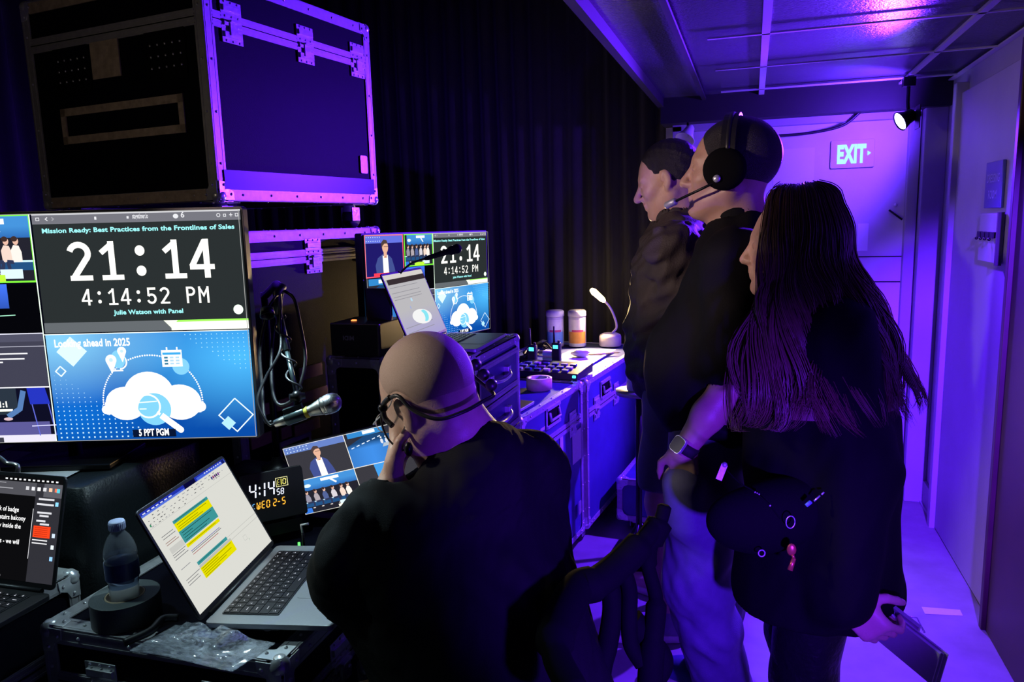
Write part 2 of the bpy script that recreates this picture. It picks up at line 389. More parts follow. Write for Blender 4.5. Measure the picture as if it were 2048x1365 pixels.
# door in the right wall with its sign and the hook plate
RWx = Matrix(((0, 0, -1), (-1, 0, 0), (0, 1, 0)))  # local x -> -Y, y -> Z, normal -> -X
d = MB(); d.box((XR-0.012, 3.40, 1.0), (0.03, 0.86, 2.0))
struct('door_2', d, 'wall_paint', bevel=0.003)
g = MB(); g.box((XR-0.02, 2.955, 1.02), (0.06, 0.05, 2.05)); g.box((XR-0.02, 3.855, 1.02), (0.06, 0.05, 2.05)); struct('trim_5', g, 'wall_paint', bevel=0.004)
g = MB(); g.box((XR-0.03, 2.62, 1.02), (0.05, 0.60, 2.04)); g.box((XR-0.06, 2.90, 1.02), (0.02, 0.03, 2.04)); struct('door_3', g, 'dark_wood', bevel=0.003)
sg = thing('room_sign', 'dark door sign with two lines of faint capitals on the right-hand door', 'sign', (XR-0.034, 3.235, 1.585))
MB().box((0, 0, 0), (0.012, 0.20, 0.17)).build('plate', 'case_panel_blue', sg, bevel=0.002)
c = Canvas(0.0003); c.text('DRESSING', 0, 0.010, 0.030, hx('9a9ac8'), bold=0.01, align='c', width=0.15); c.build('lettering', 'printed', sg, (-0.0066, 0, 0), RWx)
c = Canvas(0.0003); c.text('ROOM', 0, -0.050, 0.030, hx('9a9ac8'), bold=0.01, align='c', width=0.10); c.build('lettering', 'printed', sg, (-0.0066, 0, 0), RWx)
hk = thing('hook_plate', 'square wall plate with a row of dark hooks on the right-hand door', 'hooks', (XR-0.034, 3.24, 1.39))
MB().box((0, 0, 0), (0.012, 0.26, 0.18)).build('plate', 'wall_paint', hk, bevel=0.002)
MB().box((-0.008, -0.135, 0), (0.02, 0.012, 0.19)).build('edge_strip', 'black_paint', hk)
for k in range(4):
    m = MB().box((-0.01, 0.10-k*0.055, 0.012), (0.014, 0.036, 0.022)); m.ball((-0.022, 0.10-k*0.055, -0.003), 0.006); m.build('hook', 'black_metal', hk)
# white tape mark on the floor
mb = MB(); a, b, c_, d_ = [Zp(*p, 0.0) for p in ((1843, 1215), (1920, 1221), (1926, 1233), (1850, 1229))]
mb.add([(*p[:2], z) for z in (0.0005, 0.0012) for p in (a, b, c_, d_)], [(0, 1, 2, 3)[::-1], (4, 5, 6, 7), (0, 1, 5, 4), (1, 2, 6, 5), (2, 3, 7, 6), (3, 0, 4, 7)])
tag(mb.build('tape_mark', 'paper'), 'short strip of white tape stuck on the corridor floor', 'tape')
# cable swagged across the end wall
pts = smooth_curve([(-0.02, 4.20, 1.905), (0.12, 4.22, 1.90), (0.28, 4.22, 1.905), (0.42, 4.21, 1.93), (0.50, 4.20, 1.99)])
tag(MB().tube(pts, 0.007).build('cable', 'cable'), 'dark cable sagging across the top of the end wall', 'cable')
# clamp lamp (bright, top right of the end door)
cl = thing('clamp_lamp', 'glowing blue-violet stage lamp clamped high at the end wall', 'lamp', LAMP)
dirn = (V((-1.0, -0.32, -0.55))).normalized()
mb = MB(); mb.lathe([(0.018, -0.05), (0.028, -0.04), (0.032, -0.01), (0.045, 0.022), (0.043, 0.024), (0.028, -0.005)], (0.03, 0.05, 0.02), dirn, cap=False); mb.build('shade', 'black_metal', cl)
mb = MB(); mb.lathe([(0.001, 0.020), (0.040, 0.018), (0.040, 0.012), (0.001, 0.010)], (0.03, 0.05, 0.02), dirn); mb.build('lamp_face', 'bulb_blue', cl)
mb = MB(); mb.obox((0.075, 0.0, 0.02), (0.002, 0, 0), (0, 0.05, 0), (0, 0, 0.05)); mb.build('barn_door', 'black_metal', cl)
mb = MB(); mb.tube([(0.05, 0.07, 0.04), (0.05, 0.10, 0.10), (0.05, 0.10, ZC-0.02-LAMP.z)], 0.008); mb.box((0.05, 0.10, ZC-0.03-LAMP.z), (0.05, 0.05, 0.04)); mb.build('bracket', 'black_metal', cl, bevel=0.002)
# added blue lamp out of view, lights arms, trousers and case fronts
al = thing('aisle_fill', 'added blue fill lamp on a short floor stand beside the aisle', 'lamp', (AISLE.x+0.03, AISLE.y-0.09, 0.0))
MB().lathe([(0.04, -0.10), (0.055, -0.09), (0.06, 0.03), (0.055, 0.05), (0.05, 0.03), (0.05, -0.02)], (0, 0, 0.96), (-0.36, 0.93, -0.13)).build('housing', 'black_metal', al)
MB().lathe([(0.12, 0), (0.12, 0.01), (0.02, 0.02)]).build('foot', 'black_metal', al)
MB().tube([(0, 0, 0.01), (0, 0, 0.93)], 0.01).build('bracket', 'black_metal', al)
c5 = thing('ceiling_fill', 'added blue fill lamp hung under the corridor ceiling', 'lamp', CEILL+V((-0.03, -0.09, 0.03)))
MB().lathe([(0.04, -0.08), (0.055, -0.07), (0.06, 0.03), (0.055, 0.04), (0.05, 0.02), (0.05, -0.02)], (0, 0, 0), (0.18, 0.9, -0.4)).build('housing', 'black_metal', c5)
MB().tube([(0, -0.01, 0.0), (0, -0.01, 0.035)], 0.01).build('bracket', 'black_metal', c5)
# second unlit clamp lamp over the men
c2 = thing('clamp_lamp', 'unlit white clamp lamp on the dark corner above the dark-haired man', 'lamp', D(1375, 268, 3.75))
MB().lathe([(0.012, 0.05), (0.02, 0.04), (0.03, 0.0), (0.05, -0.035), (0.046, -0.035), (0.02, 0.01)], (0, 0, 0), (0.3, 0.5, 0.75), cap=False).build('shade', 'white_plastic', c2)
MB().tube([(0.01, 0.02, 0.03), (0.0, 0.03, -0.02), (-0.03, 0.03, -0.07), (0.03, 0.03, -0.09)], 0.007).build('clamp', 'alu', c2)
MB().tube([(0.0, 0.03, 0.03), (-0.02, 0.25, 0.09), (-0.02, 0.45, 0.14)], 0.006).build('arm', 'black_metal', c2)
# black drapes: one folded hanging panel across the back, one closing the corner
def drape(name, label, p0, p1, z0, z1, folds, amp, seed):
    r_ = random.Random(seed); p0 = V(p0); p1 = V(p1); t = (p1-p0); L = t.length; t.normalize(); n = V((-t.y, t.x, 0))
    N = folds*10; rings = []; ph = [r_.uniform(0.7, 1.3) for _ in range(folds+1)]
    for zi in range(9):
        z = z0+(z1-z0)*zi/8; row = []
        for i in range(N+1):
            k = i/10; a = amp*(ph[min(int(k), folds)])*(0.75+0.25*(1-zi/8))
            row.append(tuple((p0+t*(L*i/N)+n*(a*math.sin(2*math.pi*k+0.5*math.sin(zi*0.4+k)))).to_2d())+(z,))
        rings.append(row)
    mb = MB()
    for side in (0, 0.006):
        mb.ring([[V(q)+n*side for q in row] for row in rings], 0, True, False, False, closed=False)
    o = mb.build(name, 'drape'); tag(o, label, 'curtain'); return o
drape('drape', 'tall black pleated drape hanging behind the cases at the back', (-3.3, 4.46, 0), (-0.44, 4.46, 0), 0.005, 3.5, 26, 0.028, 2)
drape('drape', 'tall black side drape hanging at the far left behind the stacked crates', (-3.2, 0.2, 0), (-3.2, 4.35, 0), 0.005, 3.5, 30, 0.03, 3)
# ================================================================== flight cases
def rail(mb, a, b, n1, n2, wd=0.026, t=0.0025, rivet=0.11):
    a = V(a); b = V(b); n1 = V(n1); n2 = V(n2); m = (a+b)/2; h = (b-a)/2
    for p, q in ((n1, n2), (n2, n1)):
        c = m+p*(t/2)-q*(wd/2-t); mb.obox(c, h, q*(wd/2), p*(t/2))
        for k in (-0.30, 0.30): mb.obox(m+p*t-q*(wd/2-t)+q*(wd*k), h, q*(wd*0.05), p*(0.0008))
        L = (b-a).length; n = max(1, int(L/rivet))
        for i in range(n): mb.ball(a+(b-a)*((i+0.5)/n)+p*t-q*(wd/2-t), 0.0042, seg=6, mi=1)
def face_frame(face, w_, d_, h_):
    n = {'f': V((0, -1, 0)), 'b': V((0, 1, 0)), 'r': V((1, 0, 0)), 'l': V((-1, 0, 0))}[face]
    t = {'f': V((1, 0, 0)), 'b': V((-1, 0, 0)), 'r': V((0, 1, 0)), 'l': V((0, -1, 0))}[face]
    return n, t, (d_/2 if face in 'fb' else w_/2), (w_ if face in 'fb' else d_)
def latch(parent, n, t, off, u, z, mat='zinc', s=1.0):
    c = n*(off+0.002)+t*u+V((0, 0, z)); up = V((0, 0, 1)); mb = MB()
    mb.obox(c, t*0.038*s, up*0.055*s, n*0.0015)
    for k in (-0.034, -0.004, 0.034): mb.obox(c+up*k*s+n*0.004, t*0.032*s, up*0.0075*s, n*0.003)
    mb.obox(c+n*0.007-up*0.018*s, t*0.014*s, up*0.018*s, n*0.003)
    mb.obox(c+n*0.012, t*0.018*s, up*0.003, n*0.006)
    for i in (-1, 0, 1):
        for k in (-0.050, 0.014, 0.050): mb.ball(c+t*(i*0.024*s)+up*k*s+n*0.0015, 0.0035, seg=6)
    mb.build('latch', mat, parent, bevel=0.0008)
def handle(parent, n, t, off, u, z, mat='zinc'):
    c = n*(off+0.002)+t*u+V((0, 0, z)); up = V((0, 0, 1)); mb = MB()
    mb.obox(c, t*0.075, up*0.045, n*0.0015); mb.obox(c+n*0.001, t*0.062, up*0.034, n*0.0016, 1)
    mb.obox(c+n*0.004+up*0.036, t*0.07, up*0.006, n*0.003); mb.obox(c+n*0.004-up*0.036, t*0.07, up*0.006, n*0.003)
    mb.tube([c+t*-0.05+n*0.006+up*0.02, c+t*-0.05+n*0.012-up*0.012, c+t*0.05+n*0.012-up*0.012, c+t*0.05+n*0.006+up*0.02], 0.006, seg=8, mi=0)
    mb.build('handle', [mat, 'matte_black'], parent, bevel=0.001)
def caster(parent, x, y, h=0.10):
    mb = MB(); mb.box((x, y, h-0.004), (0.085, 0.07, 0.007)); mb.cyl((x, y, h-0.008), (x, y, h-0.03), 0.02, 0.026)
    mb.obox((x-0.022, y+0.005, h*0.55), (0.002, 0, 0), (0, 0.022, 0), (0, 0, h*0.28)); mb.obox((x+0.022, y+0.005, h*0.55), (0.002, 0, 0), (0, 0.022, 0), (0, 0, h*0.28))
    o = mb.build('caster', 'zinc', parent, bevel=0.001)
    r = h*0.40; wq = MB(); wq.lathe([(r*0.4, -0.016), (r, -0.014), (r, 0.014), (r*0.4, 0.016)], (x, y+0.008, r+0.001), (1, 0, 0), seg=24); wq.build('wheel', 'rubber', o)
def corner(parent, p, sx, sy, sz, mat='zinc'):
    mb = MB(); p = V(p); e = 0.052
    mb.ball(p-V((sx, sy, sz))*0.010, 0.020, seg=12)
    for a, b, n in ((V((-sx, 0, 0)), V((0, -sy, 0)), V((0, 0, sz))), (V((-sx, 0, 0)), V((0, 0, -sz)), V((0, sy, 0))), (V((0, -sy, 0)), V((0, 0, -sz)), V((sx, 0, 0)))):
        q = p+n*0.003; th = 0.0022
        pts = [q, q+a*e, q+a*e*0.95+b*e*0.45, q+a*e*0.62+b*e*0.62, q+a*e*0.45+b*e*0.95, q+b*e]
        k = len(pts); mb.add([x for x in pts]+[x+n*th for x in pts], [tuple(range(k))[::-1], tuple(range(k, 2*k))]+[(i, (i+1) % k, k+(i+1) % k, k+i) for i in range(k)])
        mb.ball(q+a*e*0.78+b*e*0.30+n*th, 0.0045, seg=6); mb.ball(q+a*e*0.30+b*e*0.78+n*th, 0.0045, seg=6)
    mb.build('corner', mat, parent, bevel=0.0006)
def flight_case(label, loc, rz, size, lid=None, latches=(), handles=(), casters=0.0, panel='case_panel', railm='alu', group=None, name='flight_case', skip=(), rw=0.026, hw='zinc', labelpos=None, cmat='zinc'):
    w_, d_, h_ = size; t = thing(name, label, 'flight case', loc, rz, group); c0 = casters
    b = MB().box((0, 0, c0+h_/2), (w_-0.004, d_-0.004, h_-0.004)); b.build('body', panel, t)
    X, Y, Z0, Z1 = w_/2, d_/2, c0, c0+h_
    for sx in (-1, 1):
        for sy in (-1, 1):
            mb = MB(); rail(mb, (sx*X, sy*Y, Z0+0.03), (sx*X, sy*Y, Z1-0.03), (sx, 0, 0), (0, sy, 0), rw); mb.build('edge_rail', [railm, cmat], t)
            for z, sz in ((Z0, -1), (Z1, 1)): corner(t, (sx*X, sy*Y, z), sx, sy, sz, cmat)
    for z, sz in ((Z0, -1), (Z1, 1)):
        for sy in (-1, 1):
            mb = MB(); rail(mb, (-X+0.03, sy*Y, z), (X-0.03, sy*Y, z), (0, sy, 0), (0, 0, sz), rw); mb.build('edge_rail', [railm, cmat], t)
        for sx in (-1, 1):
            mb = MB(); rail(mb, (sx*X, -Y+0.03, z), (sx*X, Y-0.03, z), (sx, 0, 0), (0, 0, sz), rw); mb.build('edge_rail', [railm, cmat], t)
    if lid:
        for fc in 'fbrl':
            n, tt, off, L = face_frame(fc, w_, d_, h_); mb = MB(); up = V((0, 0, 1)); c = n*(off+0.001)+V((0, 0, c0+lid))
            mb.obox(c, tt*(L/2-0.028), up*0.021, n*0.0016)
            for k in (-0.016, -0.006, 0.006, 0.016): mb.obox(c+n*0.002+up*k, tt*(L/2-0.028), up*0.0022, n*0.001)
            mb.obox(c+n*0.0018, tt*(L/2-0.028), up*0.001, n*0.0016, 1)
            mb.build('lid_rail', [railm, 'matte_black'], t)
    for fc, u, z in latches:
        n, tt, off, L = face_frame(fc, w_, d_, h_); latch(t, n, tt, off, u*L/2, c0+z, hw)
    for fc, u, z in handles:
        n, tt, off, L = face_frame(fc, w_, d_, h_); handle(t, n, tt, off, u*L/2, c0+z, hw)
    if labelpos:
        for fc, u, z, cw, ch in labelpos:
            n, tt, off, L = face_frame(fc, w_, d_, h_)
            MB().obox(n*(off+0.0006)+tt*(u*L/2)+V((0, 0, c0+z)), tt*cw/2, V((0, 0, ch/2)), n*0.0006).build('paper_label', 'paper', t)
    if casters:
        for sx in (-1, 1):
            for sy in (-1, 1): caster(t, sx*(X-0.07), sy*(Y-0.07), c0)
    return t
R7 = -math.radians(7.0)   # stack and case row stand slightly turned against the aisle
def loc_from(pt, rz, lx, ly):  # world position of the origin so that local (lx,ly) lands on pt
    c, s = math.cos(rz), math.sin(rz); return (pt[0]-(c*lx-s*ly), pt[1]-(s*lx+c*ly), 0)
# tall lower crate and upper crate at the left back; their right faces look along the aisle
rc_ = (-1.375, 1.74); W1, D1 = 0.72, 0.72
l0 = loc_from(rc_, R7, W1/2, -D1/2)
low = flight_case('tall black flight case on castors carrying the big upper crate', l0, R7, (W1, D1+0.02, 1.38), lid=1.30, latches=[('r', -0.88, 1.30), ('r', 0.0, 1.30), ('r', 0.85, 1.30), ('f', -0.5, 1.30), ('f', 0.5, 1.30)],
    handles=[('r', -0.4, 0.7), ('r', 0.5, 0.7)], casters=0.11, rw=0.032)
for ya, yb, zz, hh in ((-0.335, -0.235, 0.972, 0.017), (-0.22, -0.13, 0.970, 0.017), (-0.12, 0.02, 0.968, 0.017), (-0.335, -0.225, 0.885, 0.018), (-0.21, -0.165, 0.880, 0.018), (-0.15, -0.03, 0.872, 0.018), (-0.11, 0.0, 1.045, 0.02)):
    MB().obox((W1/2+0.004, (ya+yb)/2, zz), (0.003, 0, 0), (0, (yb-ya)/2, 0), (0, 0, hh)).build('tongue_rail', 'alu_warm_lit', low, bevel=0.001)
up = flight_case('big black flight crate with silver edging stacked on the tall case', (l0[0], l0[1], 1.495), R7, (W1, D1+0.02, 0.60), lid=0.475,
    latches=[('r', -0.74, 0.475), ('r', 0.08, 0.475), ('r', 0.80, 0.475)], casters=0.085, rw=0.034, railm='alu')
for k in (-0.32, 0.05, 0.30):
    pass
# its darker front: recessed latch dishes, dull plate, ply frame slot
for u in (-0.22, 0.16):
    m = MB()
    for i in range(5):
        for j in range(3): m.ball((u+i*0.028, -D1/2-0.012, 0.085+0.40-j*0.03+0.02), 0.004, seg=6)
    m.box((u+0.055, -D1/2-0.0118, 0.475), (0.15, 0.003, 0.13), 1); m.build('latch', ['zinc', 'black_metal'], up)
m = MB().box((-0.02, -D1/2-0.0125, 0.49), (0.115, 0.004, 0.10)); m.build('name_plate', 'alu_dull', up)
m = MB()
for z in (0.36, 0.28): m.box((0.015, -D1/2-0.0125, z), (0.50, 0.004, 0.022))
for x in (-0.225, 0.255): m.box((x, -D1/2-0.0125, 0.32), (0.02, 0.004, 0.10))
m.build('slot_frame', 'alu_dull', up)
for z in (0.665, 0.10): MB().box((0, -D1/2-0.0135, z), (W1-0.08, 0.004, 0.03)).build('front_trim', 'alu_dull', up)
m = MB().obox((W1/2+0.003, 0.0, 0.085+0.055), (0.003, 0, 0), (0, D1/2-0.01, 0), (0, 0, 0.026)); m.build('kick_strip', 'black_metal', up)
m = MB().rbox((W1/2+0.003, 0.30, 0.085+0.13), (0.002, 0.04, 0.06), 0.006, axis=0); m.build('card_holder', 'alu', up)
# drawer unit (stands in front of case A), near-right top edge measured
DX, DY0, DY1, DZ = -0.775, 2.03, 2.48, 1.105
Wd, Dd = 0.24, DY1-DY0
du = thing('drawer_case', 'aluminium-edged flight case with a stack of handled drawers', 'drawer case', (DX-Wd/2, (DY0+DY1)/2, 0))
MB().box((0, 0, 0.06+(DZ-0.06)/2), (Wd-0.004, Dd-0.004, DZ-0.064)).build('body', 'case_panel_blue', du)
for sx in (-1, 1):
    for sy in (-1, 1):
        mb = MB(); rail(mb, (sx*Wd/2, sy*Dd/2, 0.09), (sx*Wd/2, sy*Dd/2, DZ-0.03), (sx, 0, 0), (0, sy, 0), 0.024); mb.build('edge_rail', ['alu', 'zinc'], du)
        corner(du, (sx*Wd/2, sy*Dd/2, DZ), sx, sy, 1); corner(du, (sx*Wd/2, sy*Dd/2, 0.06), sx, sy, -1)
        mb = MB(); mb.cyl((sx*(Wd/2-0.05), sy*(Dd/2-0.05), 0), (sx*(Wd/2-0.05), sy*(Dd/2-0.05), 0.06), 0.022, 0.03); mb.build('foot', 'rubber', du)
for z, sz in ((DZ, 1), (0.06, -1)):
    for sy in (-1, 1):
        mb = MB(); rail(mb, (-Wd/2+0.03, sy*Dd/2, z), (Wd/2-0.03, sy*Dd/2, z), (0, sy, 0), (0, 0, sz)); mb.build('edge_rail', ['alu', 'zinc'], du)
    for sx in (-1, 1):
        mb = MB(); rail(mb, (sx*Wd/2, -Dd/2+0.03, z), (sx*Wd/2, Dd/2-0.03, z), (sx, 0, 0), (0, 0, sz)); mb.build('edge_rail', ['alu', 'zinc'], du)
for k in range(7):
    z1 = DZ-0.035-k*0.135; z0 = z1-0.128; zc = (z0+z1)/2; x = Wd/2+0.002; hy = Dd/2-0.028
    mb = MB(); mb.obox((x+0.001, 0, zc), (0.003, 0, 0), (0, hy, 0), (0, 0, (z1-z0)/2)); dr = mb.build('drawer', 'case_panel_blue', du)
    mb = MB()
    for zz in (z0+0.008, z1-0.008):
        mb.obox((x+0.0055, 0, zz), (0.002, 0, 0), (0, hy, 0), (0, 0, 0.009)); mb.obox((x+0.0075, 0, zz), (0.001, 0, 0), (0, hy, 0), (0, 0, 0.002))
    for yy in (-hy+0.006, hy-0.006): mb.obox((x+0.005, yy, zc), (0.0015, 0, 0), (0, 0.006, 0), (0, 0, (z1-z0)/2))
    mb.build('drawer_trim', 'alu', dr)
    mb = MB()
    for yy in (-0.085, 0.085):
        mb.obox((x+0.012, yy-0.03, zc+0.008), (0.009, 0, 0), (0, 0.014, 0), (0, 0, 0.016)); mb.ball((x+0.006, yy-0.03, zc-0.02), 0.005, seg=6)
    mb.tube(smooth_curve([(x+0.018, -0.115, zc+0.008), (x+0.030, -0.09, zc+0.002), (x+0.032, -0.03, zc-0.002), (x+0.030, 0.03, zc+0.002), (x+0.018, 0.055, zc+0.008)], 4), 0.007, seg=8)
    mb.build('handle', 'zinc', dr, bevel=0.001)
# case row behind the drawers
A0 = (-0.785, 2.515)
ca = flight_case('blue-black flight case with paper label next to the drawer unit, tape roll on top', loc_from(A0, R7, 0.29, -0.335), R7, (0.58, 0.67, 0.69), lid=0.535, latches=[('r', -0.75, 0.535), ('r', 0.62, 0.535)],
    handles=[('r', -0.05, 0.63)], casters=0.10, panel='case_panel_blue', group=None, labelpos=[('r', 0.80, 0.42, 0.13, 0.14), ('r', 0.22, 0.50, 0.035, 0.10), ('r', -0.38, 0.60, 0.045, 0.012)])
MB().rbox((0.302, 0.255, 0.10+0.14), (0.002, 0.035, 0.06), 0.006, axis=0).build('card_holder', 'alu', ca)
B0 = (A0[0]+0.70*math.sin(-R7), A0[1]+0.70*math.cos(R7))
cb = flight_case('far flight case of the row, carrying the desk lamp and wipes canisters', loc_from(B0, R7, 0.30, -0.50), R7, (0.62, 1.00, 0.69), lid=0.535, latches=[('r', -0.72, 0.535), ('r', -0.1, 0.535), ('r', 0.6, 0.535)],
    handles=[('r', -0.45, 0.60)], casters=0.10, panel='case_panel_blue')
# dark mid case left of the drawers, carrying the small console
mc = flight_case('black rack case with a silver front rail under the small keyboard console', (-1.14, 2.095, 0), 0.0, (0.20, 0.20, 1.02), casters=0.08, rw=0.03)
# low case lying on the floor in the aisle
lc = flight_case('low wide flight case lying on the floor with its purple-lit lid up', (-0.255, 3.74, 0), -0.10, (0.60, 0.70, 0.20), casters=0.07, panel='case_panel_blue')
# desk case in front, laptop table
DKX0, DKX1, DKY0, DKY1, DKZ = -1.365, -0.808, 1.06, 1.725, 0.715
dk = flight_case('near flight case used as desk under the spreadsheet laptop', ((DKX0+DKX1)/2, (DKY0+DKY1)/2, 0), 0.02, (DKX1-DKX0, DKY1-DKY0, DKZ-0.10), lid=0.50, latches=[('f', -0.5, 0.50), ('f', 0.5, 0.50), ('r', -0.4, 0.50), ('r', 0.5, 0.5)],
    casters=0.10, rw=0.036)
# second desk case to the left with the captions laptop
dk2 = flight_case('flight case at the left edge under the captions laptop', (-1.80, 0.88, 0), 0.0, (0.78, 0.62, 0.66), casters=0.10, lid=0.5, rw=0.03)
# small low case beside the desk on the floor
p = Zp(690, 1318, 0.32)
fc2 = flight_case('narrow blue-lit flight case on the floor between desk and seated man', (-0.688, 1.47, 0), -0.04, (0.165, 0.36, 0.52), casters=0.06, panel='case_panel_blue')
# ================================================================== what the screens show
C_ = hx
WHT = C_('ffffff')
def slide_bg(cv, x0, y0, x1, y1, nx=16, ny=12):
    a, b, c, d = C_('86cdea'), C_('0a4fae'), C_('0a78c4'), C_('0b55b8')
    def fn(u, v):
        t = max(0, 1-math.hypot(u-0.05, v-0.95)*1.6); q = max(0, 1-math.hypot(u-0.95, v-0.75)*1.5); w_ = max(0, 1-math.hypot(u-0.1, v-0.25)*2.2)
        base = [b[i]*(0.75+0.25*v) for i in range(3)]
        return tuple(min(1, base[i]*(1-0.8*t)+a[i]*t*0.9+C_('5fd2e6')[i]*q*0.55+c[i]*w_*0.35) for i in range(3))
    cv.grad(x0, y0, x1, y1, fn, nx, ny)
def slide(cv, x0, y0, w_, h_, label=True):
    X = lambda u: x0+u*w_
    Y = lambda v: y0+v*h_
    slide_bg(cv, x0, y0, x0+w_, y0+h_)
    k = w_
    # dot fields
    for i in range(17):
        for j in range(15):
            if i+ (j*1.15) < 17 and i < 16:
                s_ = 0.0028*k*(1.35-j*0.07); u, v = 0.02+i*0.028, 0.03+j*0.042
                cv.rect(X(u)-s_, Y(v)-s_, X(u)+s_, Y(v)+s_, C_('bfe6ff'))
    pass
    for i in range(14):
        for j in range(9):
            if i > j*1.3:
                s_ = 0.0022*k; cv.rect(X(0.66+i*0.026)-s_, Y(0.97-j*0.04)-s_, X(0.66+i*0.026)+s_, Y(0.97-j*0.04)+s_, C_('9fd8f4'))
    def dia(u, v, r, fill=None, line=None):
        pts = [(X(u), Y(v)+r*k), (X(u)+r*k, Y(v)), (X(u), Y(v)-r*k), (X(u)-r*k, Y(v))]
        if fill: cv.poly(pts, fill)
        if line: cv.line(pts+[pts[0]], 0.006*k, line)
    dia(0.125, 0.84, 0.075, C_('cfeafa')); dia(0.06, 0.66, 0.025, None, C_('e0f4ff'))
    dia(0.905, 0.21, 0.085, None, C_('dff4ff')); dia(0.865, 0.135, 0.036, C_('a9daf2'))
    cv.text('Looking ahead in 2025', X(0.045), Y(0.885), 0.036*k, WHT, bold=0.03, width=0.37*k)
    # arc from pin to calendar
    for k2 in range(70):
        t = math.radians(-8+196*k2/69); u, v = 0.50+0.245*math.cos(t), 0.36+0.43*math.sin(t)
        cv.ell(X(u), Y(v), 0.0045*k, 0.0045*k, WHT, n=6)
    # cloud
    W1_ = C_('ffffff')
    cv.ell(X(0.485), Y(0.42), 0.125*k, 0.118*k, W1_, n=32); cv.ell(X(0.365), Y(0.345), 0.10*k, 0.085*k, W1_, n=28); cv.ell(X(0.635), Y(0.345), 0.105*k, 0.09*k, W1_, n=28)
    cv.rect(X(0.262), Y(0.27), X(0.74), Y(0.36), W1_); cv.ell(X(0.265), Y(0.29), 0.022*k, 0.022*k, W1_); cv.ell(X(0.735), Y(0.30), 0.026*k, 0.026*k, W1_); cv.rect(X(0.265), Y(0.245), X(0.735), Y(0.30), W1_)
    # magnifier
    cv.ell(X(0.505), Y(0.285), 0.082*k, 0.082*k, C_('79c4ee'), n=32); cv.arc(X(0.475), Y(0.315), 0.058*k, 0, 360, 0.009*k, C_('e8f7ff'), n=30)
    cv.line([(X(0.43), Y(0.35)), (X(0.52), Y(0.36))], 0.006*k, C_('dff3ff')); cv.line([(X(0.43), Y(0.29)), (X(0.465), Y(0.29))], 0.006*k, C_('dff3ff'))
    cv.line([(X(0.515), Y(0.255)), (X(0.53), Y(0.235))], 0.014*k, C_('e8f7ff')); cv.line([(X(0.535), Y(0.225)), (X(0.625), Y(0.085))], 0.032*k, WHT); cv.ell(X(0.625), Y(0.085), 0.016*k, 0.016*k, WHT)
    # pins
    cv.arc(X(0.355), Y(0.735), 0.035*k, -90, 100, 0.007*k, WHT); cv.line([(X(0.315), Y(0.655)), (X(0.37), Y(0.655))], 0.007*k, WHT)
    cv.ell(X(0.35), Y(0.76), 0.035*k, 0.045*k, C_('7cc3f0'))
    for u, v, r in ((0.315, 0.755, 0.027), (0.372, 0.835, 0.022)):
        cv.poly([(X(u)-r*k*0.9, Y(v)-r*0.4*k), (X(u), Y(v)-r*2.6*k), (X(u)+r*k*0.9, Y(v)-r*0.4*k)], C_('eaf6ff')); cv.ell(X(u), Y(v), r*k, r*k, C_('eaf6ff'))
        cv.ell(X(u), Y(v), r*0.35*k, r*0.35*k, C_('b9d9ee'))
    # calendar
    cv.ell(X(0.655), Y(0.68), 0.042*k, 0.042*k, C_('7cc3f0')); cv.rect(X(0.565), Y(0.68), X(0.665), Y(0.81), C_('f2faff')); cv.rect(X(0.565), Y(0.785), X(0.665), Y(0.835), WHT)
    cv.rect(X(0.57), Y(0.79), X(0.66), Y(0.812), C_('3aa0dc'))
    for i in range(3):
        for j in range(3): cv.rect(X(0.577+i*0.028), Y(0.70+j*0.028), X(0.577+i*0.028)+0.018*k, Y(0.70+j*0.028)+0.009*k, C_('2a6f8e') if i == 0 else C_('a9cbe0'))
    for u in (0.59, 0.64): cv.rect(X(u), Y(0.825), X(u)+0.007*k, Y(0.86), WHT)
    if label:
        cv.rect(X(0.385), Y(0.022), X(0.60), Y(0.095), C_('06122e')); cv.text('5 PPT PGM', X(0.49), Y(0.036), 0.034*k, WHT, bold=0.03, align='c', width=0.15*k)
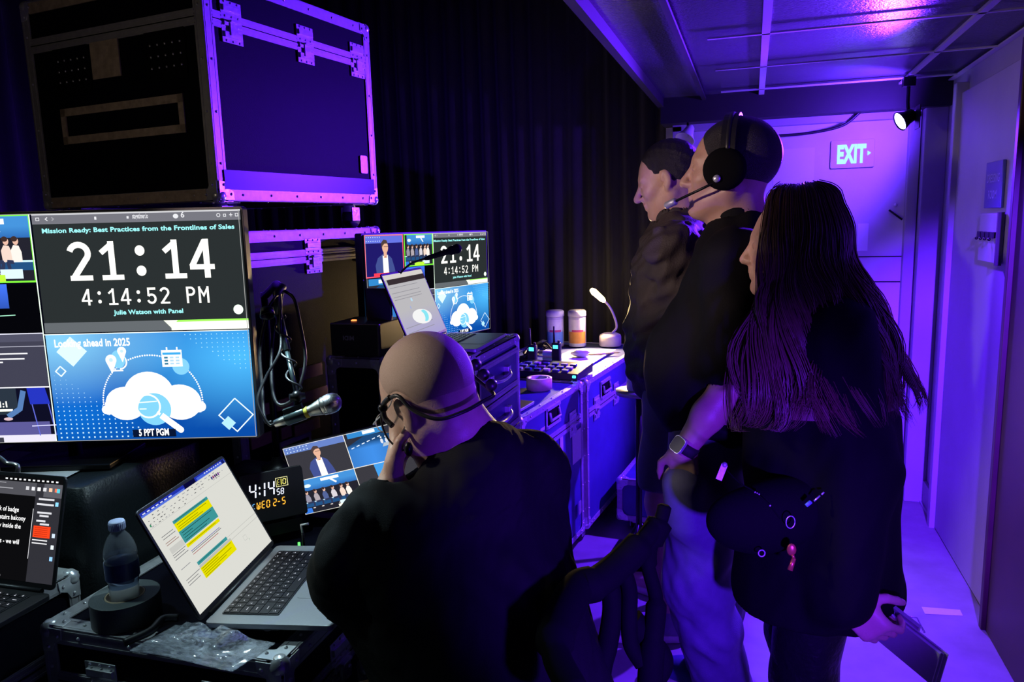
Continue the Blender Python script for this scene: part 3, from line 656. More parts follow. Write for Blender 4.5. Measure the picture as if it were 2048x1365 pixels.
def digit(cv, ch, x, y, w_, h_, t, c):
    # slab digits in a cell of w_ x h_, baseline at y
    if ch == '1':
        cv.line([(x+0.56*w_, y), (x+0.56*w_, y+h_)], t, c); cv.rect(x+0.12*w_, y, x+0.98*w_, y+t*0.85, c); cv.line([(x+0.62*w_, y+h_-t*0.35), (x+0.14*w_, y+h_*0.70)], t*0.9, c)
    elif ch == '2':
        pts = [(x+w_*0.50+w_*0.36*math.cos(math.radians(a)), y+h_*0.70+(h_*0.30-t/2)*math.sin(math.radians(a))) for a in range(165, -46, -15)]
        pts += [(x+0.12*w_+t*0.45, y+t*0.5)]
        cv.line(pts, t, c); cv.rect(x+0.08*w_, y, x+0.97*w_, y+t*0.85, c)
    elif ch == '4':
        cv.line([(x+0.70*w_, y), (x+0.70*w_, y+h_)], t, c); cv.rect(x+0.02*w_, y+h_*0.22, x+1.0*w_, y+h_*0.22+t*0.85, c); cv.line([(x+0.66*w_, y+h_-t*0.3), (x+0.10*w_, y+h_*0.22+t*0.5)], t*0.95, c)
    elif ch == '5':
        cv.rect(x+0.18*w_, y+h_-t, x+0.90*w_, y+h_, c); cv.line([(x+0.22*w_, y+h_), (x+0.20*w_, y+h_*0.48)], t*0.9, c)
        cv.line([(x+w_*0.48+w_*0.36*math.cos(math.radians(a)), y+h_*0.32+(h_*0.32-t/2)*math.sin(math.radians(a))) for a in range(140, -161, -20)], t, c)
    elif ch == ':':
        for v in (0.22, 0.74): cv.ell(x+0.5*w_, y+h_*v, t*0.82, t*0.86, c, n=20)
    elif ch == 'P':
        cv.line([(x+0.2*w_, y), (x+0.2*w_, y+h_)], t, c); cv.line([(x+0.2*w_, y+h_-t/2), (x+0.5*w_, y+h_-t/2)]+[(x+0.52*w_+0.32*w_*math.cos(math.radians(a)), y+h_*0.72+(h_*0.28-t/2)*math.sin(math.radians(a))) for a in range(80, -91, -20)]+[(x+0.2*w_, y+h_*0.44+t/2)], t, c)
    elif ch == 'M':
        cv.line([(x+0.12*w_, y), (x+0.12*w_, y+h_)], t, c); cv.line([(x+0.9*w_, y), (x+0.9*w_, y+h_)], t, c); cv.line([(x+0.12*w_, y+h_-t/2), (x+0.51*w_, y+h_*0.45), (x+0.9*w_, y+h_-t/2)], t*0.85, c)
def clock_cell(cv, x0, y0, w_, h_):
    X = lambda u: x0+u*w_
    Y = lambda v: y0+v*h_
    cv.rect(x0, y0, x0+w_, y0+h_, C_('262b2c'))
    cv.rect(x0, Y(0.905), x0+w_, y0+h_, C_('6c6c74')); cv.rect(x0, Y(0.985), x0+w_, y0+h_, C_('c8c8cc'))
    g = C_('d8d8dc')
    cv.frame(X(0.018), Y(0.935), X(0.036), Y(0.965), 0.0015, g); cv.line([(X(0.075), Y(0.965)), (X(0.065), Y(0.95)), (X(0.075), Y(0.935))], 0.002, g); cv.line([(X(0.095), Y(0.965)), (X(0.105), Y(0.95)), (X(0.095), Y(0.935))], 0.002, C_('9a9aa0'))
    cv.text('stagetimer.io', X(0.52), Y(0.938), 0.011*w_/0.47, g, 0.02, 'c', width=0.075*w_); cv.rect(X(0.455), Y(0.938), X(0.465), Y(0.96), g); cv.rect(X(0.30), Y(0.935), X(0.31), Y(0.962), g)
    cv.ell(X(0.69), Y(0.95), 0.013*w_, 0.011*w_, g); cv.text('6', X(0.715), Y(0.937), 0.012*w_/0.47, g, 0.02)
    cv.arc(X(0.895), Y(0.95), 0.008*w_, 0, 360, 0.0015, g, 12); cv.frame(X(0.918), Y(0.935), X(0.932), Y(0.96), 0.0014, g); cv.line([(X(0.955), Y(0.935)), (X(0.955), Y(0.968))], 0.0018, g); cv.line([(X(0.947), Y(0.951)), (X(0.963), Y(0.951))], 0.0018, g); cv.frame(X(0.975), Y(0.935), X(0.99), Y(0.965), 0.0014, g)
    cy = C_('9bf2f2')
    cv.text('Mission Ready: Best Practices from the Frontlines of Sales', X(0.505), Y(0.825), 0.040*h_, cy, 0.03, 'c', width=0.925*w_)
    c = C_('fffef4')
    cw = 0.125*w_
    for ch, u in (('2', 0.145), ('1', 0.295), (':', 0.445), ('1', 0.60), ('4', 0.735)): digit(cv, ch, X(u), Y(0.385), cw*(0.98 if ch != ':' else 0.9), 0.355*h_, 0.029*w_, c)
    for i, ch in enumerate('4:14:52 PM'):
        if ch != ' ': digit(cv, ch, X(0.195+i*0.0635), Y(0.155), 0.052*w_, 0.152*h_, 0.0105*w_, c)
    cv.text('Julie Watson with Panel', X(0.515), Y(0.065), 0.040*h_, cy, 0.03, 'c', width=0.34*w_)
    cv.ell(X(0.955), Y(0.085), 0.024*w_, 0.024*w_, C_('e8ffe8'))
def strip_cell(cv, x0, y0, w_, h_):
    cv.rect(x0, y0, x0+0.62*w_, y0+h_, C_('5d6266')); cv.rect(x0+0.62*w_, y0, x0+w_, y0+h_, C_('eef0e4')); cv.rect(x0+0.62*w_, y0+h_*0.82, x0+w_, y0+h_, C_('9cff5a'))
    cv.poly([(x0+0.585*w_, y0+h_), (x0+0.655*w_, y0+h_), (x0+0.62*w_, y0+0.25*h_)], C_('f4ffe0'))
def man_fig(cv, x, y, k, jacket=C_('3d4a86'), skin=C_('d7a68c')):
    # half-figure of a speaker in an open jacket
    cv.poly([(x-0.30*k, y), (x-0.34*k, y+0.28*k), (x-0.25*k, y+0.46*k), (x-0.08*k, y+0.55*k), (x+0.10*k, y+0.54*k), (x+0.24*k, y+0.44*k), (x+0.33*k, y+0.20*k), (x+0.38*k, y)], jacket)
    cv.poly([(x-0.07*k, y), (x-0.08*k, y+0.52*k), (x+0.02*k, y+0.48*k), (x+0.10*k, y+0.53*k), (x+0.13*k, y)], C_('f0eee8'))
    cv.rect(x-0.04*k, y+0.46*k, x+0.07*k, y+0.60*k, skin)
    cv.ell(x+0.02*k, y+0.71*k, 0.105*k, 0.14*k, skin); cv.poly([(x-0.11*k, y+0.68*k), (x-0.12*k, y+0.82*k), (x-0.03*k, y+0.90*k), (x+0.08*k, y+0.88*k), (x+0.12*k, y+0.80*k), (x+0.0*k, y+0.80*k), (x-0.06*k, y+0.76*k)], C_('4a3a3a'))
    cv.rect(x-0.03*k, y+0.725*k, x+0.13*k, y+0.735*k, C_('222222')); cv.ell(x+0.03*k, y+0.48*k, 0.012*k, 0.012*k, C_('111111'))
def seated_fig(cv, x, y, k, top, skin=C_('d9ae9a'), hair=C_('3a2a28'), fl=1):
    cv.poly([(x-0.12*k, y+0.30*k), (x-0.14*k, y+0.60*k), (x-0.06*k, y+0.74*k), (x+0.08*k, y+0.72*k), (x+0.14*k, y+0.55*k), (x+0.14*k, y+0.30*k)], top)
    cv.poly([(x-0.10*k, y+0.34*k), (x+0.26*k*fl, y+0.36*k), (x+0.28*k*fl, y+0.26*k), (x-0.08*k, y+0.24*k)], C_('2b3350'))
    cv.poly([(x+0.20*k*fl, y+0.32*k), (x+0.30*k*fl, y+0.30*k), (x+0.24*k*fl, y), (x+0.16*k*fl, y)], C_('2b3350'))
    cv.ell(x+0.01*k, y+0.84*k, 0.075*k, 0.10*k, skin); cv.ell(x-0.02*k, y+0.90*k, 0.085*k, 0.07*k, hair); cv.ell(x+0.16*k*fl, y+0.0*k, 0.07*k, 0.025*k, C_('cfc6c0'))
def cam_speaker(cv, x0, y0, w_, h_, bar=C_('6c86c8'), bgc=C_('3a3a40')):
    cv.rect(x0, y0, x0+w_, y0+h_, bgc); cv.rect(x0, y0+0.80*h_, x0+w_, y0+h_, bar)
    for i in range(7):
        for j in range(2): cv.ell(x0+(0.05+i*0.055)*w_, y0+(0.85+j*0.09)*h_, 0.010*w_, 0.010*w_, C_('c6dcff'), n=8)
    man_fig(cv, x0+0.50*w_, y0, 0.98*h_)
def cam_panel(cv, x0, y0, w_, h_, small=False):
    cv.rect(x0, y0, x0+w_, y0+h_, C_('20202a')); cv.grad(x0+0.10*w_, y0+0.66*h_, x0+w_, y0+h_, lambda u, v: C_('3f86c8') if v > 0.4 else C_('2a62a8'), 2, 2)
    cv.rect(x0, y0+0.18*h_, x0+w_, y0+0.32*h_, C_('1f4a78')); cv.rect(x0, y0+0.30*h_, x0+w_, y0+0.33*h_, C_('bfe0ee'))
    cv.rect(x0+0.42*w_, y0+0.86*h_, x0+0.72*w_, y0+0.94*h_, C_('f4fbff')); cv.line([(x0+0.56*w_, y0+0.9*h_), (x0+0.66*w_, y0+0.74*h_)], 0.03*w_, C_('e8f4ff')); cv.ell(x0+0.18*w_, y0+0.80*h_, 0.06*w_, 0.05*h_, C_('d6ecfa'))
    tops = ['8a8696', 'a49aa0', '4b5a8a', 'c9c4ca', 'e0c8ba', 'ece0d8']
    for i in range(6): seated_fig(cv, x0+(0.13+i*0.145+(0 if i < 5 else -0.04))*w_, y0+0.14*h_, 0.56*h_, C_(tops[i]), fl=1 if i < 4 else -1)
    cv.rect(x0+0.62*w_, y0+0.06*h_, x0+0.86*w_, y0+0.20*h_, C_('cfe2ee')); cv.rect(x0, y0, x0+0.14*w_, y0+0.16*h_, C_('2f6fd0'))
def cam_wide(cv, x0, y0, w_, h_):
    cv.grad(x0, y0, x0+w_, y0+h_, lambda u, v: tuple(np.array(C_('3f8ae0'))*(0.9-0.7*abs(u-0.35))*(0.25+0.75*(v < 0.55))), 8, 6)
    cv.poly([(x0, y0+0.62*h_), (x0+0.35*w_, y0+0.86*h_), (x0+w_, y0+0.72*h_), (x0+w_, y0+h_), (x0, y0+h_)], C_('2a2a34'))
    cv.rect(x0+0.05*w_, y0+0.84*h_, x0+0.62*w_, y0+h_, C_('2f7fc0')); cv.rect(x0+0.30*w_, y0+0.88*h_, x0+0.50*w_, y0+0.97*h_, C_('e8f6ff'))
    for i in range(6): cv.line([(x0+(0.06+i*0.09)*w_, y0+(0.55+0.035*i)*h_), (x0+(0.11+i*0.09)*w_, y0+(0.57+0.035*i)*h_)], 0.014*w_, C_('dce8ff'))
    for i in range(5):
        cv.ell(x0+(0.56+i*0.075)*w_, y0+0.58*h_, 0.022*w_, 0.07*h_, C_('cfd2da')); cv.ell(x0+(0.56+i*0.075)*w_, y0+0.69*h_, 0.014*w_, 0.024*h_, C_('e8e0dc'))
    cv.poly([(x0+0.55*w_, y0+0.42*h_), (x0+0.92*w_, y0+0.46*h_), (x0+0.86*w_, y0+0.54*h_), (x0+0.58*w_, y0+0.52*h_)], C_('a8b4c0'))
def cell_text(cv, x0, y0, w_, h_, lab):
    cv.rect(x0, y0, x0+w_, y0+h_, C_('3c3c4c')); cv.rect(x0, y0+0.86*h_, x0+w_, y0+h_, C_('4b4b5e')); cv.rect(x0, y0+0.76*h_, x0+w_, y0+0.775*h_, C_('a9a9b8'))
    for k, wq in ((0.62, 0.80), (0.52, 0.76), (0.46, 0.52)): cv.rect(x0+0.02*w_, y0+k*h_, x0+wq*w_, y0+(k+0.025)*h_, C_('f2f2f6'))
    cv.rect(x0+0.0*w_, y0+0.03*h_, x0+0.36*w_, y0+0.15*h_, C_('08081a')); cv.text(lab, x0+0.34*w_, y0+0.06*h_, 0.05*h_, WHT, 0.03, 'r')
def cell_stools(cv, x0, y0, w_, h_, lab):
    cv.rect(x0, y0, x0+w_, y0+h_, C_('0c0c20')); cv.rect(x0, y0, x0+w_, y0+0.14*h_, C_('d8d4e2')); cv.rect(x0+0.1*w_, y0+0.14*h_, x0+0.95*w_, y0+0.38*h_, C_('55528c')); cv.rect(x0+0.30*w_, y0+0.52*h_, x0+0.62*w_, y0+h_, C_('26303c'))
    cv.text('21:1', x0+0.36*w_, y0+0.66*h_, 0.10*h_, C_('fffef0'), 0.04); cv.rect(x0+0.36*w_, y0+0.58*h_, x0+0.56*w_, y0+0.62*h_, C_('fffef0'))
    for u in (0.05, 0.78):
        cv.poly([(x0+(u-0.02)*w_, y0+0.70*h_), (x0+(u+0.20)*w_, y0+0.70*h_), (x0+(u+0.16)*w_, y0+h_), (x0+(u-0.04)*w_, y0+h_)], C_('2230b0'))
        for q in (0.0, 0.18): cv.line([(x0+(u+q)*w_, y0+0.70*h_), (x0+(u+q+0.05)*w_, y0+0.12*h_)], 0.012*w_, C_('5a62c8'))
        cv.line([(x0+(u-0.03)*w_, y0+0.30*h_), (x0+(u+0.24)*w_, y0+0.31*h_)], 0.012*w_, C_('c8c8ee'))
    cv.line([(x0+0.70*w_, y0+0.95*h_), (x0+0.64*w_, y0+0.62*h_), (x0+0.50*w_, y0+0.48*h_)], 0.06*w_, C_('4f74a8')); cv.ell(x0+0.50*w_, y0+0.44*h_, 0.05*w_, 0.03*h_, C_('cfb0b8'))
    cv.rect(x0+0.02*w_, y0+0.01*h_, x0+0.42*w_, y0+0.10*h_, C_('3a3a46')); cv.text(lab, x0+0.22*w_, y0+0.025*h_, 0.055*h_, WHT, 0.03, 'c')
def multiview(cv, W, H_):
    """whole multiviewer page, centred; right half = clock over slide"""
    w2, h2 = W/2, H_/2
    cv.rect(-w2, -h2, w2, h2, C_('050510'))
    hh = H_
    clock_cell(cv, 0.0, -h2+0.53*hh, w2, 0.47*hh); strip_cell(cv, 0.0, -h2+0.485*hh, w2, 0.045*hh)
    cv.k = 120; slide(cv, 0.0, -h2, w2, 0.48*hh); cv.k = 300
    cv.line([(0, -h2+0.48*hh), (w2, -h2+0.48*hh)], 0.002, C_('e8f4f0'))
    # left half, two columns
    q = w2/2
    cam_speaker(cv, -w2, h2-0.36*hh, q*1.08, 0.36*hh, C_('5c6ad0'), C_('1c1660')); cv.frame(-w2, h2-0.36*hh, -w2+q*1.08, h2, 0.004, C_('ff5a78'))
    cv.rect(-w2+0.045*W*1.2, h2-0.355*hh, -w2+0.16*W, h2-0.325*hh, C_('ff3a50'))
    cam_panel(cv, -w2+q*1.10, h2-0.29*hh, q*0.90, 0.29*hh); cv.frame(-w2+q*1.10, h2-0.29*hh, 0, h2, 0.004, C_('7dff3c')); cv.rect(-w2+q*1.40, h2-0.285*hh, -w2+q*1.70, h2-0.255*hh, C_('b4f03a'))
    cam_wide(cv, -w2, h2-0.72*hh, q*1.08, 0.35*hh); cv.k += 0
    cv.rect(-w2+q*1.1, h2-0.51*hh, 0, h2-0.30*hh, C_('040408')); cv.grad(-w2+q*1.1, h2-0.40*hh, -q*0.30, h2-0.295*hh, lambda u, v: tuple(np.array(C_('3f6ee8'))*(0.5+0.5*v)), 3, 3)
    cv.line([(-q*0.55, h2-0.435*hh), (-q*0.25, h2-0.43*hh)], 0.002, C_('9fe0c0')); cv.ell(-q*0.62, h2-0.455*hh, 0.02, 0.018, C_('c8ccd8')); cv.ell(-q*0.56, h2-0.485*hh, 0.03, 0.012, C_('2f56c0'))
    cv.line([(-w2+q*1.1, h2-0.512*hh), (0, h2-0.512*hh)], 0.0025, C_('d8d8e8'))
    cell_text(cv, -w2+q*1.1, h2-0.745*hh, q*0.9, 0.23*hh, 'PPT Stage'); cv.line([(-w2+q*1.1, h2-0.75*hh), (0, h2-0.75*hh)], 0.003, C_('e8e8f4'))
    cell_stools(cv, -w2+q*1.1, -h2, q*0.9, 0.247*hh, '10 DSM')
    cell_stools(cv, -w2, -h2, q*1.08, 0.27*hh, '9 DSM')
    cv.line([(0, -h2), (0, h2)], 0.0025, C_('e8ffe8')); cv.frame(-w2, -h2, w2, h2, 0.0015, C_('9a9a98'))
def quad(cv, W, H_):
    w2, h2 = W/2, H_/2
    cv.rect(-w2, -h2, w2, h2, C_('303036'))
    cam_speaker(cv, -w2, 0, w2, h2, C_('5f78b8'), C_('34333a')); cam_wide(cv, 0, 0, w2, h2); cam_panel(cv, -w2, -h2, w2, h2); 
    cv.rect(0, -h2, w2, 0, C_('35343a')); cv.poly([(w2*0.32, 0), (w2*0.75, 0), (w2*0.70, -h2*0.42), (w2*0.34, -h2*0.42)], C_('3f92d8')); cv.ell(w2*0.62, -h2*0.2, 0.012, 0.014, WHT)
    cv.rect(-w2*0.42, -h2*0.97, -w2*0.28, -h2*0.90, C_('fff8e0')); cv.rect(w2*0.80, h2*0.04, w2*0.97, h2*0.11, C_('fff8e0')); cv.rect(w2*0.3, -h2*0.62, w2*0.36, -h2*0.57, WHT)
    for a, b in (((-w2, 0), (w2, 0)), ((0, -h2), (0, h2))): cv.line([a, b], 0.0018, C_('e8e4d8'))
    cv.frame(-w2, -h2, w2, h2, 0.0012, C_('dcdad0'))
def sheet_page(cv, W, H_):
    """spreadsheet page: origin bottom centre"""
    w2 = W/2; X = lambda u: -w2+u*W
    Y = lambda v: v*H_
    cv.rect(-w2, 0, w2, H_, C_('e6e6de')); cv.rect(-w2, Y(0.955), w2, H_, C_('2233b4')); cv.rect(X(0.47), Y(0.955), X(0.60), H_, C_('0a0a3a')); cv.rect(X(0.62), Y(0.955), w2, Y(0.985), C_('4a6ae0')); cv.rect(X(0.0), Y(0.955), X(0.46), Y(0.972), C_('5a78e8'))
    r_ = random.Random(4); dk_ = C_('4a4a52')
    for i in range(7): cv.rect(X(0.02+i*0.045), Y(0.975), X(0.02+i*0.045+0.025+0.01*r_.random()), Y(0.985), C_('e8ecff'))
    for i in range(8): cv.rect(X(0.72+i*0.03), Y(0.975), X(0.735+i*0.03), Y(0.986), C_('e8ecff'))
    cv.rect(X(0.955), Y(0.955), X(0.99), Y(0.995), C_('16206e'))
    for v, n, s_ in ((0.93, 16, 0.055), (0.90, 20, 0.046), (0.872, 26, 0.035), (0.845, 12, 0.035)):
        for i in range(n):
            if r_.random() < 0.8: cv.rect(X(0.03+i*s_), Y(v), X(0.03+i*s_+s_*r_.uniform(0.2, 0.6)), Y(v+0.006), dk_ if r_.random() < 0.7 else C_('9a9aa4'))
    for i in range(5): cv.ell(X(0.76+i*0.022), Y(0.90), 0.003, 0.004, C_(('3a3a8a', '8a2a6a', '60207a', '303050', '7a3a9a')[i]), n=8)
    cv.rect(X(0.018), Y(0.852), X(0.03), Y(0.872), C_('1f8a5a'))
    cv.rect(-w2, Y(0.835), w2, Y(0.838), C_('c4c4be'))
    T, Yl = C_('3f9d9f'), C_('f2ea00')
    def row(v0, v1, u0, u1, c): cv.rect(X(u0), Y(v0), X(u1), Y(v1), c)
    row(0.755, 0.785, 0.20, 0.61, T); row(0.675, 0.755, 0.20, 0.61, Yl); row(0.56, 0.675, 0.20, 0.61, T); row(0.515, 0.548, 0.20, 0.60, Yl)
    row(0.330, 0.362, 0.20, 0.57, T); row(0.195, 0.30, 0.20, 0.60, Yl); row(0.300, 0.325, 0.20, 0.60, C_('c6c6be'))
    row(0.555, 0.61, 0.055, 0.195, C_('d2d2cc'))
    for v, a, b, c in ((0.77, 0.22, 0.58, '1c5a5c'), (0.735, 0.22, 0.57, '8a8600'), (0.71, 0.22, 0.45, '8a8600'), (0.69, 0.22, 0.5, '8a8600'), (0.65, 0.22, 0.58, '123c3e'), (0.625, 0.22, 0.33, '123c3e'), (0.60, 0.22, 0.52, '123c3e'), (0.575, 0.22, 0.47, '123c3e'), (0.53, 0.22, 0.55, '8a8600'),
                       (0.47, 0.21, 0.56, '4444a8'), (0.455, 0.21, 0.57, '505058'), (0.435, 0.21, 0.52, 'b05050'), (0.345, 0.22, 0.52, '1c5a5c'),
                       (0.285, 0.21, 0.58, '8a8600'), (0.265, 0.21, 0.40, '8a8600'), (0.245, 0.21, 0.56, '8a8600'), (0.225, 0.21, 0.48, '8a8600'), (0.205, 0.21, 0.38, '8a8600'), (0.725, 0.05, 0.17, '6a6a70'), (0.70, 0.05, 0.18, '6a6a70'), (0.66, 0.05, 0.16, '9a6a60'), (0.64, 0.05, 0.18, '9a6a60'),
                       (0.54, 0.05, 0.19, '6a6a70'), (0.52, 0.05, 0.17, '6a6a70'), (0.495, 0.05, 0.19, '6a6a70'), (0.40, 0.05, 0.15, '8a8a90'), (0.30, 0.04, 0.19, '6a6a70'), (0.275, 0.04, 0.16, '6a6a70'), (0.25, 0.04, 0.17, '6a6a70')):
        row(v, v+0.005, a, b, C_(c))
    row(0.300, 0.303, 0.60, 0.99, C_('b4b4ae')); row(0.345, 0.348, 0.57, 0.99, C_('b4b4ae'))
    cv.frame(X(0.72), Y(0.20), X(0.76), Y(0.25), 0.0006, C_('b8bab4')); cv.text('?', X(0.77), Y(0.17), 0.006, C_('5f9a7a'))
# ------------------------------------------------------------------ display hardware
def display(name, label, cat, T, R, W, H_, bez, depth, stand_z, draw, mat='screen_glow', foot=True, bezm='black_plastic', cy=0.0, foot_y=-0.10):
    """T = centre of the picture, R = frame (x right, y up, z towards the viewer)"""
    t = thing(name, label, cat, T, R=R)
    MB().rbox((0, cy, -depth/2-0.001), (W+2*bez, H_+2*bez, depth), min(0.008, bez*0.9+0.002)).build('housing', bezm, t, bevel=0.001)
    cv = Canvas(0.00002); draw(cv, W, H_); cv.build('screen', mat, t, (0, cy, 0.0005))
    MB().box((0, cy, -depth-0.012), (W*0.5, H_*0.5, 0.024)).build('rear_shell', bezm, t, bevel=0.004)
    if foot:
        Ri = R.transposed(); p0 = V((0, cy-H_*0.2, -depth-0.03)); wz = T[2]+(R@p0).z
        dn = Ri@V((0, 0, -1)); q = p0+dn*(wz-stand_z-0.012)
        MB().tube([p0, q], 0.016).build('stand_neck', 'black_metal', t)
        m = MB(); c = q+dn*0.004; ax = V((1, 0, 0)); az = dn.normalized(); ay = az.cross(ax).normalized(); ax = ay.cross(az)
        m.obox(c, ax*min(0.13, W*0.3), ay*0.09, az*0.0065); m.build('stand_foot', 'black_metal', t, bevel=0.003)
    return t
def vframe(ang):  # ang: direction of the picture's x axis in the floor plane
    x = V((math.cos(ang), math.sin(ang), 0)); return frame(x, (0, 0, 1))
# big left monitor
xm = V((0.951, 0.309, -0.004)); Rm = frame(xm, (0, 0, 1))
Tm = V((-1.569, 1.323, 1.28))
mon1 = display('monitor', 'big monitor at the left showing the 21:14 countdown above the cloud slide', 'monitor', Tm, Rm, 0.951, 0.535, 0.006, 0.03, 0.945, multiview)
# second monitor behind the seated man's head
Rm2 = frame((0.268, 0.963, -0.01), (0.0, 0.0, 1)); Tm2 = V((-1.13, 2.571, 1.267))
mon2 = display('monitor', 'second monitor beyond the shaved head, showing the same multiview page', 'monitor', Tm2, Rm2, 0.708, 0.398, 0.006, 0.03, 0.797, multiview)
# portable monitor, four camera pictures
Rp = frame((0.953, 0.2, 0.229), (-0.21, -0.116, 0.971)); kp = 0.965
Tp = V((0, 0, 1.5))+(V((-0.998, 1.70, 0.862))-V((0, 0, 1.5)))*kp
port = display('portable_monitor', 'tilted portable monitor with four camera pictures in front of the seated man', 'monitor', Tp, Rp, 0.345*kp, 0.195*kp, 0.003, 0.008, 0, quad, foot=False)
m = MB(); m.box((-0.02, -0.085, -0.05), (0.05, 0.02, 0.08)); m.tube([(0.0, -0.10, -0.02), (0.01, -0.155, -0.05)], 0.008); m.build('kickstand', 'black_metal', port)
# ------------------------------------------------------------------ laptops
def laptop(label, hinge, xdir, base_len, W, draw, lean_up, scr_h, alu='laptop_alu', mat='screen_glow', keys=True, bz=0.006, group=None):
    """hinge = centre of the hinge line on the base's top, xdir = screen's left-to-right"""
    xdir = V(xdir).normalized(); fwd = V((xdir.y, -xdir.x, 0))  # towards the user
    R = Matrix((xdir, -fwd, V((0, 0, 1)))).transposed()          # local y points away from the user
    if R.determinant() < 0: R = Matrix((xdir, -fwd, V((0, 0, 1)))).transposed()
    t = thing('laptop', label, 'laptop', hinge, R=R, group=group)
    b = MB().rbox((0, -base_len/2, -0.0065), (W, base_len, 0.011), 0.010); b.build('base', alu, t, bevel=0.0015)
    m = MB()
    for sx in (-1, 1):
        for y in (-0.02, -base_len+0.02): m.cyl((sx*(W/2-0.025), y, -0.0155), (sx*(W/2-0.025), y, -0.011), 0.008, seg=10)
    m.build('rubber_foot', 'rubber', t)
    kw, kd = W*0.80, base_len*0.44; ky = -base_len*0.085
    kb = MB().rbox((0, ky-kd/2, 0.0), (kw+0.004, kd+0.004, 0.0012), 0.003).build('keyboard', 'key_black', t)
    if keys:
        km = MB(); rr = random.Random(3)
        rows = [(14, 0.6), (14, 1), (14, 1), (13, 1), (12, 1), (9, 1)]
        tot = sum(r_[1] for r_ in rows); y = ky
        for ri, (n, hh) in enumerate(rows):
            h_ = kd*hh/tot; x = -kw/2
            ws = [1.0]*n
            if ri == 1: ws[-1] = 1.6
            if ri == 2: ws[0] = 1.5
            if ri == 3: ws[0] = 1.8; ws[-1] = 1.8
            if ri == 4: ws[0] = 2.3; ws[-1] = 2.3
            if ri == 5: ws = [1, 1, 1, 1.25, 5.2, 1.25, 1, 1, 1]
            u = kw/sum(ws)
            for wv in ws:
                w_ = u*wv; cx = x+w_/2; cyy = y-h_/2
                kk = km if keys == 'one' else MB(); kl = kk; kk.box((cx, cyy, 0.0012), (w_-0.0022, h_-0.0022, 0.0014))
                lw = 0.0035 if wv < 1.2 else min(0.010, w_*0.35); kl.box((cx+rr.uniform(-0.001, 0.001)*1.5, cyy+rr.uniform(-0.001, 0.001), 0.00195), (lw, 0.0018 if wv < 1.2 else 0.0014, 0.0001), 1)
                if wv < 1.2 and rr.random() < 0.6: kl.box((cx-0.001, cyy+0.0035, 0.00195), (0.0016, 0.0012, 0.0001), 1)
                if keys != 'one': kk.build('key', ['key_black', 'key_light'], kb)
                x += w_
            y -= h_
        if keys == 'one': km.build('key_rows', ['key_black', 'key_light'], kb)
    MB().rbox((0, -base_len*0.76, -0.0007), (W*0.42, base_len*0.38, 0.0005), 0.006).build('trackpad', alu, t)
    up_l = V((0, math.sin(lean_up), math.cos(lean_up))); nrm = V((0, -math.cos(lean_up), math.sin(lean_up)))
    Rl = Matrix((V((1, 0, 0)), up_l, nrm)).transposed()
    lid = MB(); lid.rbox((0, scr_h/2+0.006, -0.004), (W, scr_h+0.014, 0.005), 0.010)
    lo = lid.build('lid', 'laptop_dark' if alu != 'laptop_alu' else 'laptop_dark', t, bevel=0.001)
    mm = Rl.to_4x4(); mm.translation = V((0, 0.004, 0.004)); lo.matrix_basis = mm
    cv = Canvas(0.00002); draw(cv, W-2*bz, scr_h-0.004); so = cv.build('screen', mat, t); mm = Rl.to_4x4(); mm.translation = V((0, 0.004, 0.004))+up_l*0.010-nrm*0.0013; so.matrix_basis = mm
    MB().tube([(-W*0.42, 0.003, 0.0), (W*0.42, 0.003, 0.0)], 0.0055, seg=10).build('hinge', 'laptop_dark', t)
    return t
lap1 = laptop('open laptop with a spreadsheet of yellow and teal rows on the near desk case', (-1.030, 1.268, 0.752), (-0.212, 0.977, 0), 0.255, 0.352, sheet_page, math.radians(26.5), 0.232, mat='screen_glow_soft')
